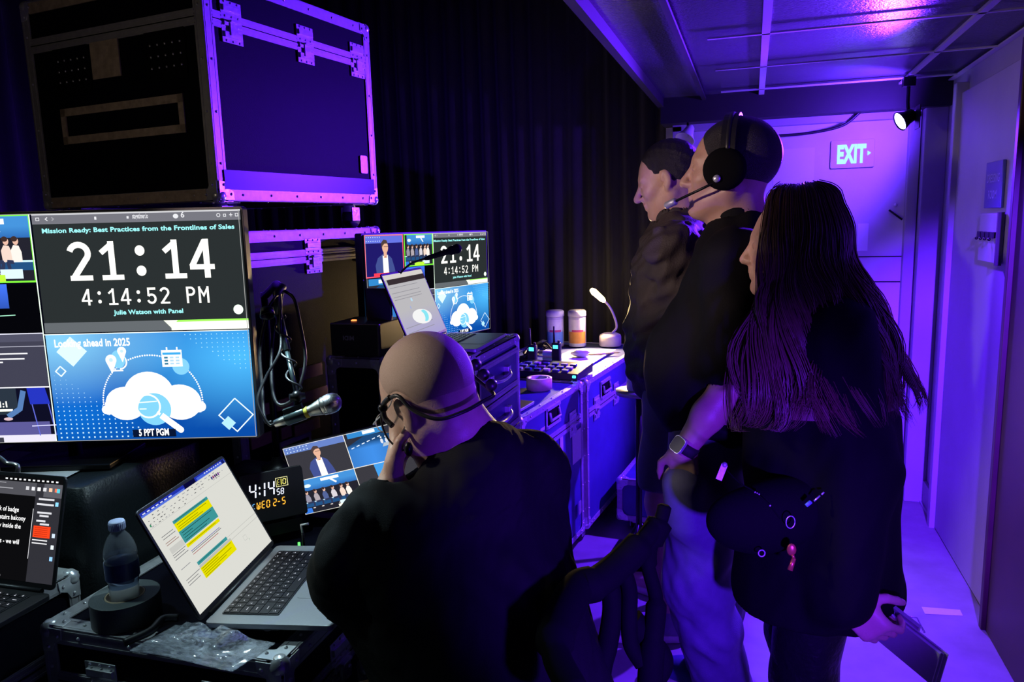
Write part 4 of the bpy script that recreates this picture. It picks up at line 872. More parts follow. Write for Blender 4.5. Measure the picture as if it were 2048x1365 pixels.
# captions laptop at the left edge
def captions(cv, W, H_):
    w2 = W/2; X = lambda u: -w2+u*W
    Y = lambda v: v*H_
    cv.rect(-w2, 0, w2, H_, C_('0a0a0c')); cv.rect(-w2, Y(0.82), w2, Y(0.95), C_('4a4a50')); cv.rect(X(0.80), Y(0.0), w2, Y(0.95), C_('2c2c32')); cv.rect(X(0.86), Y(0.82), w2, Y(0.95), C_('55555c'))
    for i in range(12): cv.rect(X(0.55+i*0.036), Y(0.965), X(0.568+i*0.036), Y(0.98), C_('e8e8ea'))
    for i, c in enumerate(('c8c8cc', 'e0e0e4', 'f0f0f0', 'd0d0d4', 'f0c0a0', 'f07050')): cv.rect(X(0.72+i*0.045), Y(0.875), X(0.745+i*0.045), Y(0.91), C_(c))
    cv.rect(X(0.50), Y(0.875), X(0.62), Y(0.885), C_('9a9aa0')); cv.rect(X(0.50), Y(0.93), X(0.56), Y(0.935), C_('b0b0b6'))
    t = C_('ffffff'); h = 0.036*H_*1.25
    for s_, v, u in (('back of badge', 0.655, 0.685), ('upstairs balcony', 0.575, 0.745), ('stay inside the', 0.495, 0.715), ('wards - we will', 0.345, 0.715), ('at 5pm', 0.265, 0.545)):
        cv.text(s_, X(u), Y(v), h, t, 0.012, 'r', wx=0.9)
    cv.rect(X(0.795), Y(0.22), X(0.799), Y(0.70), C_('d8d8dc'))
    for v, a, b in ((0.79, 0.83, 0.95), (0.74, 0.82, 0.95), (0.66, 0.83, 0.94), (0.63, 0.85, 0.92), (0.58, 0.83, 0.90), (0.55, 0.86, 0.93)): cv.rect(X(a), Y(v), X(b), Y(v+0.018), C_('cfcfd4'))
    cv.rect(X(0.815), Y(0.43), X(0.945), Y(0.54), C_('f0401a'))
    for i in range(5): cv.rect(X(0.825), Y(0.445+i*0.019), X(0.925), Y(0.449+i*0.019), C_('7a1a0a'))
    for v in (0.40, 0.37): cv.rect(X(0.815), Y(v), X(0.93), Y(v+0.01), C_('e8e8ea'))
    for v, c in ((0.87, '50c8d8'), (0.74, '8ad0ff'), (0.44, 'c8d8e8'), (0.33, 'dde8ee'), (0.22, '90c8ff')): cv.rect(X(0.962), Y(v), X(0.985), Y(v+0.04), C_(c))
    cols = ('ff5040', '50e070', '50a0ff', 'ffffff', 'ffb040', 'b060ff', '40d0e0', 'ff7090', 'e0e0e0', 'ffd050')
    for i in range(9): cv.ell(X(0.35+i*0.03), Y(0.03), 0.0038, 0.0042, C_(cols[i]), n=10)
def dock_draw(cv, W, H_): captions(cv, W, H_)
lap2 = laptop('open laptop with white captions on black at the left edge', (-1.490, 1.045, 0.792), (0.999, 0.035, 0), 0.235, 0.345, dock_draw, math.radians(16), 0.212, alu='laptop_dark')
# laptop on the drawer unit
def browser(cv, W, H_):
    w2 = W/2; cv.rect(-w2, 0, w2, H_, C_('c4c2c6')); cv.rect(-w2, H_*0.93, w2, H_, C_('e2dcd8')); cv.rect(-w2*0.9, H_*0.85, w2, H_*0.93, C_('3a3036'))
    cv.grad(-w2, 0, w2, H_*0.45, lambda u, v: tuple(np.array(C_('a79ce8'))*(1-v)*0.7+np.array(C_('c4c2c6'))*(0.3+0.7*v)), 4, 4)
    for v in (0.80, 0.72, 0.66, 0.62, 0.2, 0.12): cv.rect(-w2*0.9, H_*v, w2*0.5, H_*(v+0.008), C_('98969e'))
    cv.ell(0.01, H_*0.30, 0.075, 0.025, C_('ffffff'), rot=-4, n=30); cv.ell(0.03, H_*0.30, 0.03, 0.02, C_('8ff0ff'), n=20); cv.ell(0.0, H_*0.30, 0.03, 0.02, C_('ffffff'), n=20)
    cv.ell(-0.02, H_*0.58, 0.007, 0.006, C_('c0e8ff'), n=12); cv.ell(-0.05, H_*0.47, 0.002, 0.006, C_('8aa8ff'), n=8)
lap3 = laptop('open laptop with a pale web page standing on the drawer unit', (-0.985, 2.215, 1.129), (-0.04, 0.999, 0), 0.205, 0.325, browser, math.radians(21.5), 0.225, mat='screen_glow_soft', keys='one')
# ================================================================== things on and around the desks
# cloth-covered risers
def cloth_box(name, label, x0, x1, y0, y1, zt, zb, seed, drop=None):
    r_ = random.Random(seed); t = thing(name, label, 'riser', ((x0+x1)/2, (y0+y1)/2, zb)); w_, d_, h_ = x1-x0, y1-y0, zt-zb
    MB().box((0, 0, h_/2), (w_-0.02, d_-0.02, h_-0.012)).build('box', 'matte_black', t)
    # cloth: one sheet following the perimeter; rows go from the centre outwards and down
    N = 120; per = []
    P = 2*(w_+d_)
    for i in range(N):
        s_ = P*i/N
        if s_ < w_: p = (-w_/2+s_, -d_/2); n = (0, -1)
        elif s_ < w_+d_: p = (w_/2, -d_/2+s_-w_); n = (1, 0)
        elif s_ < 2*w_+d_: p = (w_/2-(s_-w_-d_), d_/2); n = (0, 1)
        else: p = (-w_/2, d_/2-(s_-2*w_-d_)); n = (-1, 0)
        per.append((p, n, s_))
    rows = []; dr = drop or h_-0.01
    for k in range(4):
        f_ = (0.0, 0.5, 0.9, 0.985)[k]
        rows.append([V((p[0]*f_, p[1]*f_, h_+0.0035*math.sin(p[0]*31+p[1]*17+k)*(0.0 if k == 0 else 1)*0.5)) for p, n, s_ in per])
    for k in range(9):
        z = h_-0.004-dr*k/8; row = []
        for p, n, s_ in per:
            o_ = 0.002+(0.010+0.012*k/8)*(1+math.sin(s_*38+seed+1.3*math.sin(s_*9)))*0.5*(k/8)**0.6
            row.append(V((p[0]+n[0]*o_, p[1]+n[1]*o_, z)))
        rows.append(row)
    MB().ring(rows, 0, True, True, False).build('cloth', 'cloth_sheen', t)
    return t
pmat('cloth_sheen', (0.008, 0.011, 0.013), 0.42, nscale=60, bump=0.2, bscale=160, spec=0.4)
cloth_box('covered_riser', 'black cloth covered riser at the far left under the big monitor', -2.20, -1.41, 1.225, 1.60, 0.942, 0.0, 2, drop=0.5)
cloth_box('covered_riser', 'small black cloth covered box behind the spreadsheet laptop', -1.345, -1.135, 1.60, 1.70, 0.86, 0.716, 5)
# paper sheets under the monitor
def sheet(label, pts, z, th=0.0008, group=None, lines=True, mat='paper'):
    c = sum((V(p).to_3d() for p in pts), V((0, 0, 0)))/len(pts); t = MB(); q = [V((p[0]-c.x, p[1]-c.y, 0)) for p in pts]; n = len(q)
    t.add(q+[p+V((0, 0, th)) for p in q], [tuple(range(n))[::-1], tuple(range(n, 2*n))]+[(i, (i+1) % n, n+(i+1) % n, n+i) for i in range(n)])
    o = t.build('paper_sheet', mat); o.location = (c.x, c.y, z); tag(o, label, 'paper', group); return o
sheet('loose printed sheet lying on the black riser under the big monitor', [(-1.85, 1.40), (-1.78, 1.235), (-1.49, 1.235), (-1.53, 1.42)], 0.9445)
sheet('second pale sheet at the left edge of the black riser', [(-2.08, 1.44), (-2.04, 1.235), (-1.81, 1.235), (-1.87, 1.44)], 0.9445)
sheet('small white sheet sticking out from under the spreadsheet laptop', [(-1.01, 1.13), (-0.87, 1.155), (-0.855, 1.19), (-1.00, 1.19)], 0.7195)
# purple pen under the laptop and a washer on the desk
p = thing('pen', 'purple pen lying under the near edge of the spreadsheet laptop', 'pen', (-1.02, 1.125, 0.7225)); MB().tube([(-0.018, -0.035, 0), (0.02, 0.04, 0)], 0.0035).build('barrel', 'case_panel_blue', p); MB().cyl((-0.018, -0.035, 0), (-0.022, -0.043, 0), 0.003, 0.0008).build('tip', 'zinc', p)
tag(MB().lathe([(0.004, 0), (0.009, 0), (0.009, 0.0025), (0.004, 0.0025), (0.004, 0)], (-0.893, 1.157, 0.7187), cap=False).build('washer', 'zinc'), 'small steel ring lying on the near desk case', 'washer')
# gaffer roll with the bottle standing in it
GX, GY = -1.205, 1.120
g = thing('tape_roll', 'wide roll of black gaffer tape with the water bottle in its core', 'tape', (GX, GY, 0.7195))
prof = [(0.036, 0.0), (0.066, 0.0)]+[(0.066, 0.05)]+[(0.066-0.0015*i-(0.0006 if i % 2 else 0), 0.0502+(0.0006 if i % 2 else 0)) for i in range(18)]+[(0.0375, 0.05)]
MB().lathe(prof+[(0.0375, 0.0)], seg=48, cap=False).build('tape', 'gaffer', g)
MB().lathe([(0.0345, 0.0), (0.0372, 0.0), (0.0372, 0.0512), (0.0345, 0.0512), (0.0345, 0)], seg=40, cap=False).build('core', 'cardboard', g)
bt = thing('water_bottle', 'half full clear plastic water bottle with a pale blue cap, standing in the gaffer roll', 'bottle', (GX, GY, 0.722))
bp = [(0.001, 0.004), (0.018, 0.002), (0.026, 0.003), (0.029, 0.012)]
for i in range(7): bp += [(0.0285, 0.018+i*0.009), (0.0272, 0.0225+i*0.009)]
bp += [(0.0305, 0.085), (0.0315, 0.088), (0.0315, 0.125), (0.030, 0.130), (0.0315, 0.135), (0.031, 0.145), (0.027, 0.160), (0.020, 0.174), (0.0135, 0.183), (0.0125, 0.188), (0.0125, 0.196)]
inner = [(max(r-0.0008, 0.0005), z+(0.0008 if i == 0 else 0)) for i, (r, z) in enumerate(bp)]
MB().lathe(bp+inner[::-1], seg=40, cap=False).build('bottle_body', 'bottle_plastic', bt)
wp = [(max(r-0.0014, 0.0004), z+0.0018) for r, z in bp if z < 0.132]+[(0.0300, 0.134)]
MB().lathe(wp+[(0.0004, 0.134)], seg=40).build('water', 'water', bt)
MB().lathe([(0.0320, 0.088), (0.0320, 0.124)], seg=40, cap=False).build('bottle_label', 'label_film', bt) if False else None
pmat('label_film', (0.03, 0.05, 0.14), 0.35, nscale=50, namt=0.6)
m = MB(); rr0 = [[V(((0.0322)*math.cos(a), (0.0322)*math.sin(a), z)) for a in [2*math.pi*k/40 for k in range(40)]] for z in (0.088, 0.1235)]
m.ring(rr0, 0, True, False, False); m.build('bottle_label', 'label_film', bt)
pmat('cap_blue', (0.45, 0.50, 0.75), 0.4)
m = MB(); m.lathe([(0.0150, 0.188), (0.0152, 0.190), (0.0152, 0.204), (0.0140, 0.2065), (0.0005, 0.2068)], seg=40); 
for k in range(28): a = 2*math.pi*k/28; m.box((0.0153*math.cos(a), 0.0153*math.sin(a), 0.196), (0.001, 0.001, 0.012))
m.build('cap', 'cap_blue', bt)
# clear bag with a black handset inside, over the near rail
bg = thing('plastic_bag', 'crumpled clear plastic bag with a dark gadget inside, on the near desk', 'bag', (-0.985, 1.075, 0.7205))
NX, NY = 40, 20; top = []
for j in range(NY+1):
    row = []
    for i in range(NX+1):
        u, v = i/NX, j/NY; x = -0.115+0.235*u+0.020*v; y = -0.058+0.098*v+0.004*math.sin(u*5)
        e = min(u, 1-u, v, 1-v)*4; e = min(1, e)
        z = 0.003+e*(0.014+0.013*abs(math.sin(u*8.5+v*2.2+0.6))+0.005*math.sin(v*7+u*4)+0.003*math.sin(u*31-v*5))
        row.append(V((x, y, z)))
    top.append(row)
bot = [[V((p.x, p.y, 0.001)) for p in row] for row in top]
m = MB(); m.ring(top, 0, True, False, False, closed=False); m.ring([r_[::-1] for r_ in bot], 0, True, False, False, closed=False); m.build('film', 'bag_film', bg)
h = thing('handset', 'black handset wrapped inside the clear plastic bag', 'handset', (-0.98, 1.088, 0.7225)); MB().rbox((0.01, 0, 0.006), (0.12, 0.04, 0.011), 0.008).build('housing', 'black_plastic', h, bevel=0.002); MB().rbox((0.0, 0, 0.0125), (0.05, 0.025, 0.001), 0.003).build('display_window', 'case_panel_blue', h)
tag(MB().tube(smooth_curve([(-1.125, 1.03, 0.727), (-1.10, 1.07, 0.732), (-1.105, 1.11, 0.735), (-1.085, 1.13, 0.73)]), 0.008).build('cable', 'cable'), 'short thick black cable by the left end of the clear plastic bag', 'cable')
# LED desk clock
ang = math.radians(48); x_ = V((math.cos(ang), math.sin(ang), 0)); n_ = x_.cross(V((0, 0, 1))); up_ = (V((0, 0, 1))*math.cos(0.25)-n_*math.sin(0.25))
Rk = frame(x_, up_)
ck = thing('desk_clock', 'black digital clock reading 4:14 and WED 2-5 behind the spreadsheet laptop', 'clock', V((-1.145, 1.535, 0.833)), R=Rk)
MB().rbox((0.01, 0.0, -0.012), (0.155, 0.125, 0.022), 0.006).build('housing', 'black_plastic', ck, bevel=0.002)
MB().tube([(0.0, 0.0, -0.02), (0.0, -0.10, -0.055)], 0.008).build('prop', 'black_metal', ck); MB().box((0.0, -0.085, -0.01), (0.14, 0.03, 0.02)).build('foot', 'black_metal', ck)
SEG = {'0': 'abcdef', '1': 'bc', '2': 'abged', '3': 'abgcd', '4': 'fgbc', '5': 'afgcd', '6': 'afgedc', '7': 'abc', '8': 'abcdefg', '9': 'abcdfg', 'E': 'afged', 'D': 'abcdef', '-': 'g', 'S': 'afgcd', 'C': 'afed', 'B': 'abcdefg', 'W': None}
def seg(cv, ch, x, y, w_, h_, t, c, sl=0.12):
    def q(a, b): cv.line([(x+a[0]*w_+sl*a[1]*h_, y+a[1]*h_), (x+b[0]*w_+sl*b[1]*h_, y+b[1]*h_)], t, c)
    S_ = {'a': ((0.1, 1), (0.9, 1)), 'b': ((1, 0.95), (1, 0.55)), 'c': ((1, 0.45), (1, 0.05)), 'd': ((0.1, 0), (0.9, 0)), 'e': ((0, 0.45), (0, 0.05)), 'f': ((0, 0.95), (0, 0.55)), 'g': ((0.1, 0.5), (0.9, 0.5))}
    if ch == 'W':
        for a in ('f', 'e', 'b', 'c', 'd'): q(*S_[a])
        q((0.5, 0.6), (0.5, 0.05)); return
    for a in SEG[ch]: q(*S_[a])
cv = Canvas(0.00004); wh = (0.8, 0.85, 1.0); am = C_('ffb83a')
seg(cv, '4', -0.050, 0.000, 0.014, 0.036, 0.0035, wh); cv.ell(-0.025, 0.010, 0.002, 0.003, wh); cv.ell(-0.0235, 0.024, 0.002, 0.003, wh)
seg(cv, '1', -0.028, 0.000, 0.014, 0.036, 0.0035, wh); seg(cv, '4', -0.004, 0.000, 0.013, 0.036, 0.0035, wh)
seg(cv, '5', 0.0165, -0.001, 0.0062, 0.014, 0.002, wh); seg(cv, '8', 0.0265, -0.001, 0.0062, 0.014, 0.002, wh)
cv.frame(0.017, 0.018, 0.047, 0.041, 0.0012, C_('f4f0b0')); seg(cv, 'E', 0.0205, 0.023, 0.005, 0.013, 0.0014, C_('c8c060')); cv.line([(0.030, 0.022), (0.031, 0.037)], 0.0018, C_('f0e860')); seg(cv, 'D', 0.034, 0.023, 0.007, 0.013, 0.0018, C_('f8f080'))
seg(cv, 'C', -0.046, -0.024, 0.005, 0.011, 0.0018, C_('6ab8ff'))
for ch, x in (('W', -0.036), ('E', -0.024), ('D', -0.0125), ('2', 0.004), ('-', 0.014), ('5', 0.026)): seg(cv, ch, x, -0.0265, 0.0068, 0.0165, 0.0023, am)
cv.build('digits', 'screen_glow', ck, (0, 0, -0.0008))
# little upright LED stick
gl = thing('led_stick', 'thin upright gadget with a green light behind the laptop', 'indicator', (-1.02, 1.475, 0.7175))
MB().cyl((0.004, 0, 0.0), (0.002, 0, 0.055), 0.0035).build('stem', 'black_metal', gl); MB().tube([(0.002, 0, 0.055), (0.0, 0, 0.075), (0.018, 0.004, 0.078)], 0.003).build('hook', 'zinc', gl)
MB().rbox((-0.007, -0.004, 0.022), (0.006, 0.005, 0.018), 0.0024).build('green_light', 'led_green', gl); MB().lathe([(0.014, 0), (0.014, 0.004), (0.004, 0.006)]).build('base', 'black_metal', gl)
# earphones lying below the portable monitor
tag(MB().tube(smooth_curve([(-0.955, 1.545, 0.722), (-0.93, 1.57, 0.745), (-0.90, 1.585, 0.75), (-0.88, 1.57, 0.735), (-0.90, 1.54, 0.722), (-0.86, 1.52, 0.721)]), 0.0022).build('cable', 'rubber'), 'thin dark looped wire below the portable monitor', 'cable')
MBm = thing('computer_mouse', 'dark mouse with a reddish glint under the portable monitor', 'mouse', (-0.90, 1.50, 0.719)); MB().ball((0, 0, 0.012), 0.03, sc=(1.0, 1.5, 0.55)).build('shell', 'black_plastic', MBm)
# handheld microphone on a hanging boom
A_ = V((-1.055, 1.500, 1.300)); B_ = V((-0.975, 1.432, 1.122)); mt = V((-0.905, 1.452, 1.103)); tl = V((-1.022, 1.405, 1.062))
st = thing('mic_stand', 'black boom mic stand with cable wrapped round it next to the big monitor', 'mic stand', (-1.20, 1.65, 0.8665))
O = V((-1.20, 1.65, 0.8665)); L = lambda p: V(p)-O
MB().tube([(0, 0, 0.006), (0, 0, 0.47)], 0.009).build('upright', 'black_metal', st)
MB().lathe([(0.042, 0), (0.042, 0.008), (0.02, 0.014), (0.01, 0.03)]).build('base', 'black_metal', st)
MB().tube([V((0, 0, 0.46)), L((-1.10, 1.565, 1.365)), L((-1.062, 1.532, 1.360)), L(A_+V((0, 0, 0.05))), L(A_)], 0.010).build('clamp_head', 'black_plastic', st)
m = MB(); m.tube([L(A_), L(A_+(B_-A_)*0.45)], [0.009, 0.009]); m.tube([L(A_+(B_-A_)*0.42), L(B_)], [0.0055, 0.0055]); m.build('boom', 'boom_teal', st) if 'boom_teal' in M else None
pmat('boom_teal', (0.10, 0.14, 0.15), 0.3, 0.9)
m.build('boom', 'boom_teal', st)
m = MB(); m.ball(L(B_), 0.014); m.cyl(L(B_)+V((-0.012, -0.012, 0.0)), L(B_)+V((0.012, 0.012, 0.0)), 0.008); ax = (mt-tl).normalized(); m.tube([L(B_), L(B_)-V((0, 0, 0.022))], 0.009); m.build('swivel', 'black_metal', st)
mc_ = thing('microphone', 'handheld microphone with silver mesh ball and yellow ring hanging on the boom', 'microphone', tl)
e = mt-tl; Lm = e.length; e.normalize()
pmat('mic_silver', (0.55, 0.55, 0.52), 0.33, 1.0); 
def mesh_mat():
    m = pmat('mic_mesh', (0.55, 0.56, 0.60), 0.35, 1.0); nt = m.node_tree; b = nt.nodes['Principled BSDF']
    tc = nt.nodes.new('ShaderNodeTexCoord'); mp = nt.nodes.new('ShaderNodeMapping'); mp.inputs['Rotation'].default_value = (0.4, 0.5, 0.78)
    ch = nt.nodes.new('ShaderNodeTexVoronoi'); ch.inputs['Scale'].default_value = 620; ch.inputs['Randomness'].default_value = 0.0
    nt.links.new(tc.outputs['Object'], mp.inputs[0]); nt.links.new(mp.outputs[0], ch.inputs['Vector'])
    r = nt.nodes.new('ShaderNodeMapRange'); r.inputs[1].default_value = 0.25; r.inputs[2].default_value = 0.5; r.inputs[3].default_value = 0.0; r.inputs[4].default_value = 1.0
    nt.links.new(ch.outputs['Distance'], r.inputs[0])
    mx = nt.nodes.new('ShaderNodeMix'); mx.data_type = 'RGBA'; mx.inputs[6].default_value = (0.02, 0.02, 0.025, 1); mx.inputs[7].default_value = (0.6, 0.6, 0.64, 1)
    nt.links.new(r.outputs[0], mx.inputs[0]); nt.links.new(mx.outputs[2], b.inputs['Base Color'])
mesh_mat()
MB().lathe([(0.006, 0.0), (0.0085, 0.002), (0.0105, 0.02), (0.012, 0.08), (0.0125, Lm-0.045), (0.0135, Lm-0.040), (0.0185, Lm-0.022), (0.0195, Lm-0.016)], (0, 0, 0), e).build('handle', 'mic_silver', mc_)
MB().lathe([(0.0128, Lm-0.062), (0.0136, Lm-0.061), (0.0140, Lm-0.052), (0.0134, Lm-0.050)], (0, 0, 0), e).build('colour_ring', 'yellow_tape', mc_)
MB().lathe([(0.0195, Lm-0.018), (0.0212, Lm-0.016), (0.0218, Lm-0.002), (0.0212, Lm+0.001)], (0, 0, 0), e).build('grille_band', 'mic_silver', mc_)
MB().lathe([(0.0195, Lm-0.014), (0.0226, Lm-0.006), (0.0232, Lm+0.004), (0.0215, Lm+0.014), (0.0165, Lm+0.022), (0.009, Lm+0.0265), (0.0008, Lm+0.028)], (0, 0, 0), e, seg=32).build('grille', 'mic_mesh', mc_)
m = MB(); q = tl+e*0.055; sd = e.cross(V((0, 0, 1))).normalized(); u_ = sd.cross(e)
m.lathe([(0.0145, 0.028), (0.0150, 0.030), (0.0150, 0.072), (0.0140, 0.074)], (0, 0, 0), e, cap=False); m.obox(e*0.052+u_*0.018, e*0.022, u_*0.006, sd*0.008); m.build('clip', 'boom_teal', mc_)
m = MB(); m.tube(smooth_curve([V((0, 0, 0)), -e*0.014+V((0, 0, 0.006)), L_ if False else V((-0.040, 0.0, 0.05)), V((-0.035, 0.03, 0.10)), V((-0.005, 0.05, 0.16)), V((-0.02, 0.08, 0.22)), V((-0.03, 0.105, 0.27)), V((-0.035, 0.12, 0.285))]), 0.0032); m.build('cable', 'cable', mc_)
for i, (a, pts) in enumerate((('loop of black cable hanging left of the mic boom', [(-1.062, 1.53, 1.35), (-1.085, 1.50, 1.30), (-1.090, 1.467, 1.22), (-1.080, 1.45, 1.14), (-1.05, 1.41, 1.07), (-1.028, 1.405, 1.066)]),
              ('second cable strand hanging right of the mic boom', [(-1.06, 1.53, 1.355), (-1.02, 1.515, 1.335), (-1.00, 1.502, 1.276), (-0.978, 1.48, 1.20), (-0.985, 1.46, 1.14), (-1.005, 1.45, 1.105), (-1.035, 1.44, 1.10), (-1.06, 1.46, 1.15), (-1.075, 1.50, 1.25), (-1.066, 1.53, 1.34)]),
              ('thin cable spiralled round the mic boom', [A_+(B_-A_)*(k/24.0)+V((0.014*math.cos(k*0.9), 0.014*math.sin(k*0.9), 0)) for k in range(25)]))):
    tag(MB().tube(smooth_curve(pts, 4), 0.004 if i < 2 else 0.0025, seg=8).build('cable', 'cable'), a, 'cable')
# wooden/aluminium tongue pieces, desk light tinted into their colour, on a shelf case behind the boom
sh = thing('rack_case', 'half open black rack case with edge pieces coloured as if warm-lit behind the mic boom', 'flight case', (-1.245, 1.86, 0))
MB().box((0, 0, 0.36), (0.16, 0.20, 0.72)).build('body', 'case_panel', sh, bevel=0.003)
for i, (x, z, w_, h_) in enumerate(((0.0, 0.765, 0.07, 0.042), (-0.045, 0.70, 0.05, 0.034), (0.04, 0.715, 0.055, 0.036), (-0.05, 0.61, 0.045, 0.035), (0.005, 0.63, 0.032, 0.035), (0.055, 0.645, 0.05, 0.04))):
    pass
MB().rbox((0.0, -0.102, 0.70), (0.15, 0.005, 0.032), 0.003, axis=1).build('edge_rail', 'alu_warm_lit', sh); MB().rbox((0.0, -0.102, 0.60), (0.15, 0.005, 0.036), 0.003, axis=1).build('edge_rail', 'alu_warm_lit', sh)
# small keyboard console on the rack case with its mirrored sticker, and its lid
mi = thing('small_console', 'small black console box with an orange light on the mid rack case', 'console', (-1.145, 2.085, 1.1075))
MB().rbox((0, 0, 0.05), (0.17, 0.17, 0.10), 0.008).build('housing', 'black_plastic', mi, bevel=0.003)
MB().box((0.045, 0.0, 0.15), (0.085, 0.012, 0.10)).build('raised_panel', 'black_plastic', mi, bevel=0.002)
m = MB().rbox((-0.035, -0.02, 0.1015), (0.016, 0.012, 0.003), 0.003); m.build('orange_light', 'led_orange', mi)
cv = Canvas(0.0002); cv.text('MIDI', 0, 0, 0.013, hx('8a8f98'), 0.03, 'c'); o = cv.build('sticker', 'printed', mi, (-0.02, -0.0858, 0.062), Matrix(((-1, 0, 0), (0, 0, -1), (0, -1, 0))))
# cyan-lit memo strip and cable beside it
tag(MB().box((-1.055, 2.035, 1.135), (0.05, 0.012, 0.006)).build('memo_strip', 'paper'), 'pale strip of tape on the edge of the small console', 'tape') if False else None
# gooseneck microphone on the drawer unit
gn = thing('gooseneck_mic', 'black gooseneck microphone reaching across the second monitor', 'microphone', (-1.075, 2.165, 1.1075)); O2 = V((-1.075, 2.165, 1.1075))
P_ = [V((-1.075, 2.165, 1.115)), V((-1.085, 2.175, 1.24)), D(792, 570, 2.42), D(800, 548, 2.41), D(822, 528, 2.40), D(852, 517, 2.38)]
MB().lathe([(0.035, 0), (0.034, 0.012), (0.008, 0.02)]).build('base', 'black_metal', gn)
MB().tube([q-O2 for q in smooth_curve(P_)], 0.0035).build('gooseneck', 'black_metal', gn)
a, b = D(850, 518, 2.38)-O2, D(914, 498, 2.33)-O2
MB().tube([a, a+(b-a)*0.1, a+(b-a)*0.72, a+(b-a)*0.8, b], [0.005, 0.0075, 0.0095, 0.014, 0.014]).build('capsule', 'matte_black', gn)
MB().ball(b, 0.0155).build('windscreen', 'matte_black', gn)
# phone and notebook on the drawer unit
ph = thing('phone', 'silver edged phone lying on the near edge of the drawer unit', 'phone', (-0.80, 2.06, 1.109)); MB().rbox((0, 0, 0.004), (0.05, 0.09, 0.007), 0.006).build('body', 'mic_silver', ph, bevel=0.001); MB().rbox((0, 0, 0.0078), (0.046, 0.086, 0.0006), 0.005).build('glass', 'key_black', ph)
# ---- row of cases: tape, tablet, mixer, radios, canisters, papers, lamp
def on_row(u, v):  # u along the row from A's near right corner, v to the left
    c, s = math.cos(R7), math.sin(R7); return V((A0[0]-v*c-u*s*1.0, A0[1]-v*s+u*c, 0.7945))
q = Zp(1078, 782, 0.7945)
tr = thing('tape_roll', 'tan masking tape roll lying on the case next to the drawers', 'tape', (q.x-0.01, q.y+0.04, 0.7945))
MB().lathe([(0.038, 0), (0.055, 0), (0.055, 0.048), (0.038, 0.048), (0.038, 0)], seg=40, cap=False).build('tape', 'tan_tape', tr); MB().lathe([(0.0355, 0), (0.0378, 0), (0.0378, 0.0485), (0.0355, 0.0485), (0.0355, 0)], seg=40, cap=False).build('core', 'white_plastic', tr)
tb = thing('tablet', 'flat closed tablet with purple sheen on the near end of the case row', 'tablet', (-0.885, 2.64, 0.7965), R7); MB().rbox((0, 0, 0.005), (0.16, 0.22, 0.010), 0.012).build('body', 'laptop_alu', tb, bevel=0.001); MB().rbox((0, 0, 0.0104), (0.15, 0.21, 0.0008), 0.010).build('glass', 'key_black', tb)
mx_ = thing('mixing_console', 'small black control desk with two upright knobs and a cyan light', 'console', (-0.86, 3.27, 0.7965), R7)
m = MB(); m.add([(-0.17, -0.08, 0), (0.15, -0.08, 0), (0.15, 0.14, 0), (-0.17, 0.14, 0), (-0.17, -0.08, 0.03), (0.15, -0.08, 0.03), (0.15, 0.14, 0.042), (-0.17, 0.14, 0.042)], [(0, 3, 2, 1), (4, 5, 6, 7), (0, 1, 5, 4), (1, 2, 6, 5), (2, 3, 7, 6), (3, 0, 4, 7)]); m.build('housing', 'black_plastic', mx_, bevel=0.004)
rr_ = random.Random(6)
for i in range(6):
    for j in range(3):
        x, y = -0.145+i*0.045, -0.045+j*0.055; z = 0.03+(y+0.08)/0.22*0.012
        MB().rbox((x, y, z+0.004), (0.030, 0.022, 0.008), 0.004).build('button', ['case_panel_blue', 'white_plastic', 'laptop_alu', 'led_cyan'][0 if (i+j) % 3 else (1 if i % 2 else 2)], mx_)
MB().rbox((0.135, -0.082, 0.018), (0.016, 0.004, 0.012), 0.003, axis=1).build('cyan_light', 'led_cyan', mx_)
for k, (x, y, s_) in enumerate(((-0.985, 3.36, 1.0), (-0.885, 3.44, 1.0))):
    rd = thing('radio', ('black two-way radio standing on the left of the control desk', 'black two-way radio standing in the middle behind the control desk')[k], 'radio', (x-0.02, y+0.09, 0.7965), R7)
    MB().rbox((0, 0, 0.055), (0.045, 0.028, 0.11), 0.008).build('body', 'black_plastic', rd, bevel=0.003); MB().cyl((-0.012, 0, 0.11), (-0.012, 0, 0.19), 0.0055, 0.004).build('antenna', 'rubber', rd)
    MB().cyl((0.012, 0, 0.11), (0.012, 0, 0.122), 0.006).build('knob', 'rubber', rd); MB().rbox((0.0, -0.0145, 0.09), (0.026, 0.001, 0.018), 0.002, axis=1).build('display_window', 'led_cyan', rd)
sk = [('green and white striped charger block between the two radios', 'charger', (-0.945, 3.44))]
cbk = thing('charger', 'striped green and white charger block between the two radios', 'charger', (-0.955, 3.585, 0.7965), R7)
pmat('mint', (0.25, 0.70, 0.50), 0.5)
MB().rbox((0, 0, 0.03), (0.06, 0.05, 0.06), 0.006).build('body', 'white_plastic', cbk, bevel=0.002); MB().box((0, -0.0255, 0.045), (0.058, 0.002, 0.012)).build('stripe', 'mint', cbk); MB().box((0, -0.0255, 0.022), (0.058, 0.002, 0.008)).build('stripe', 'mint', cbk)
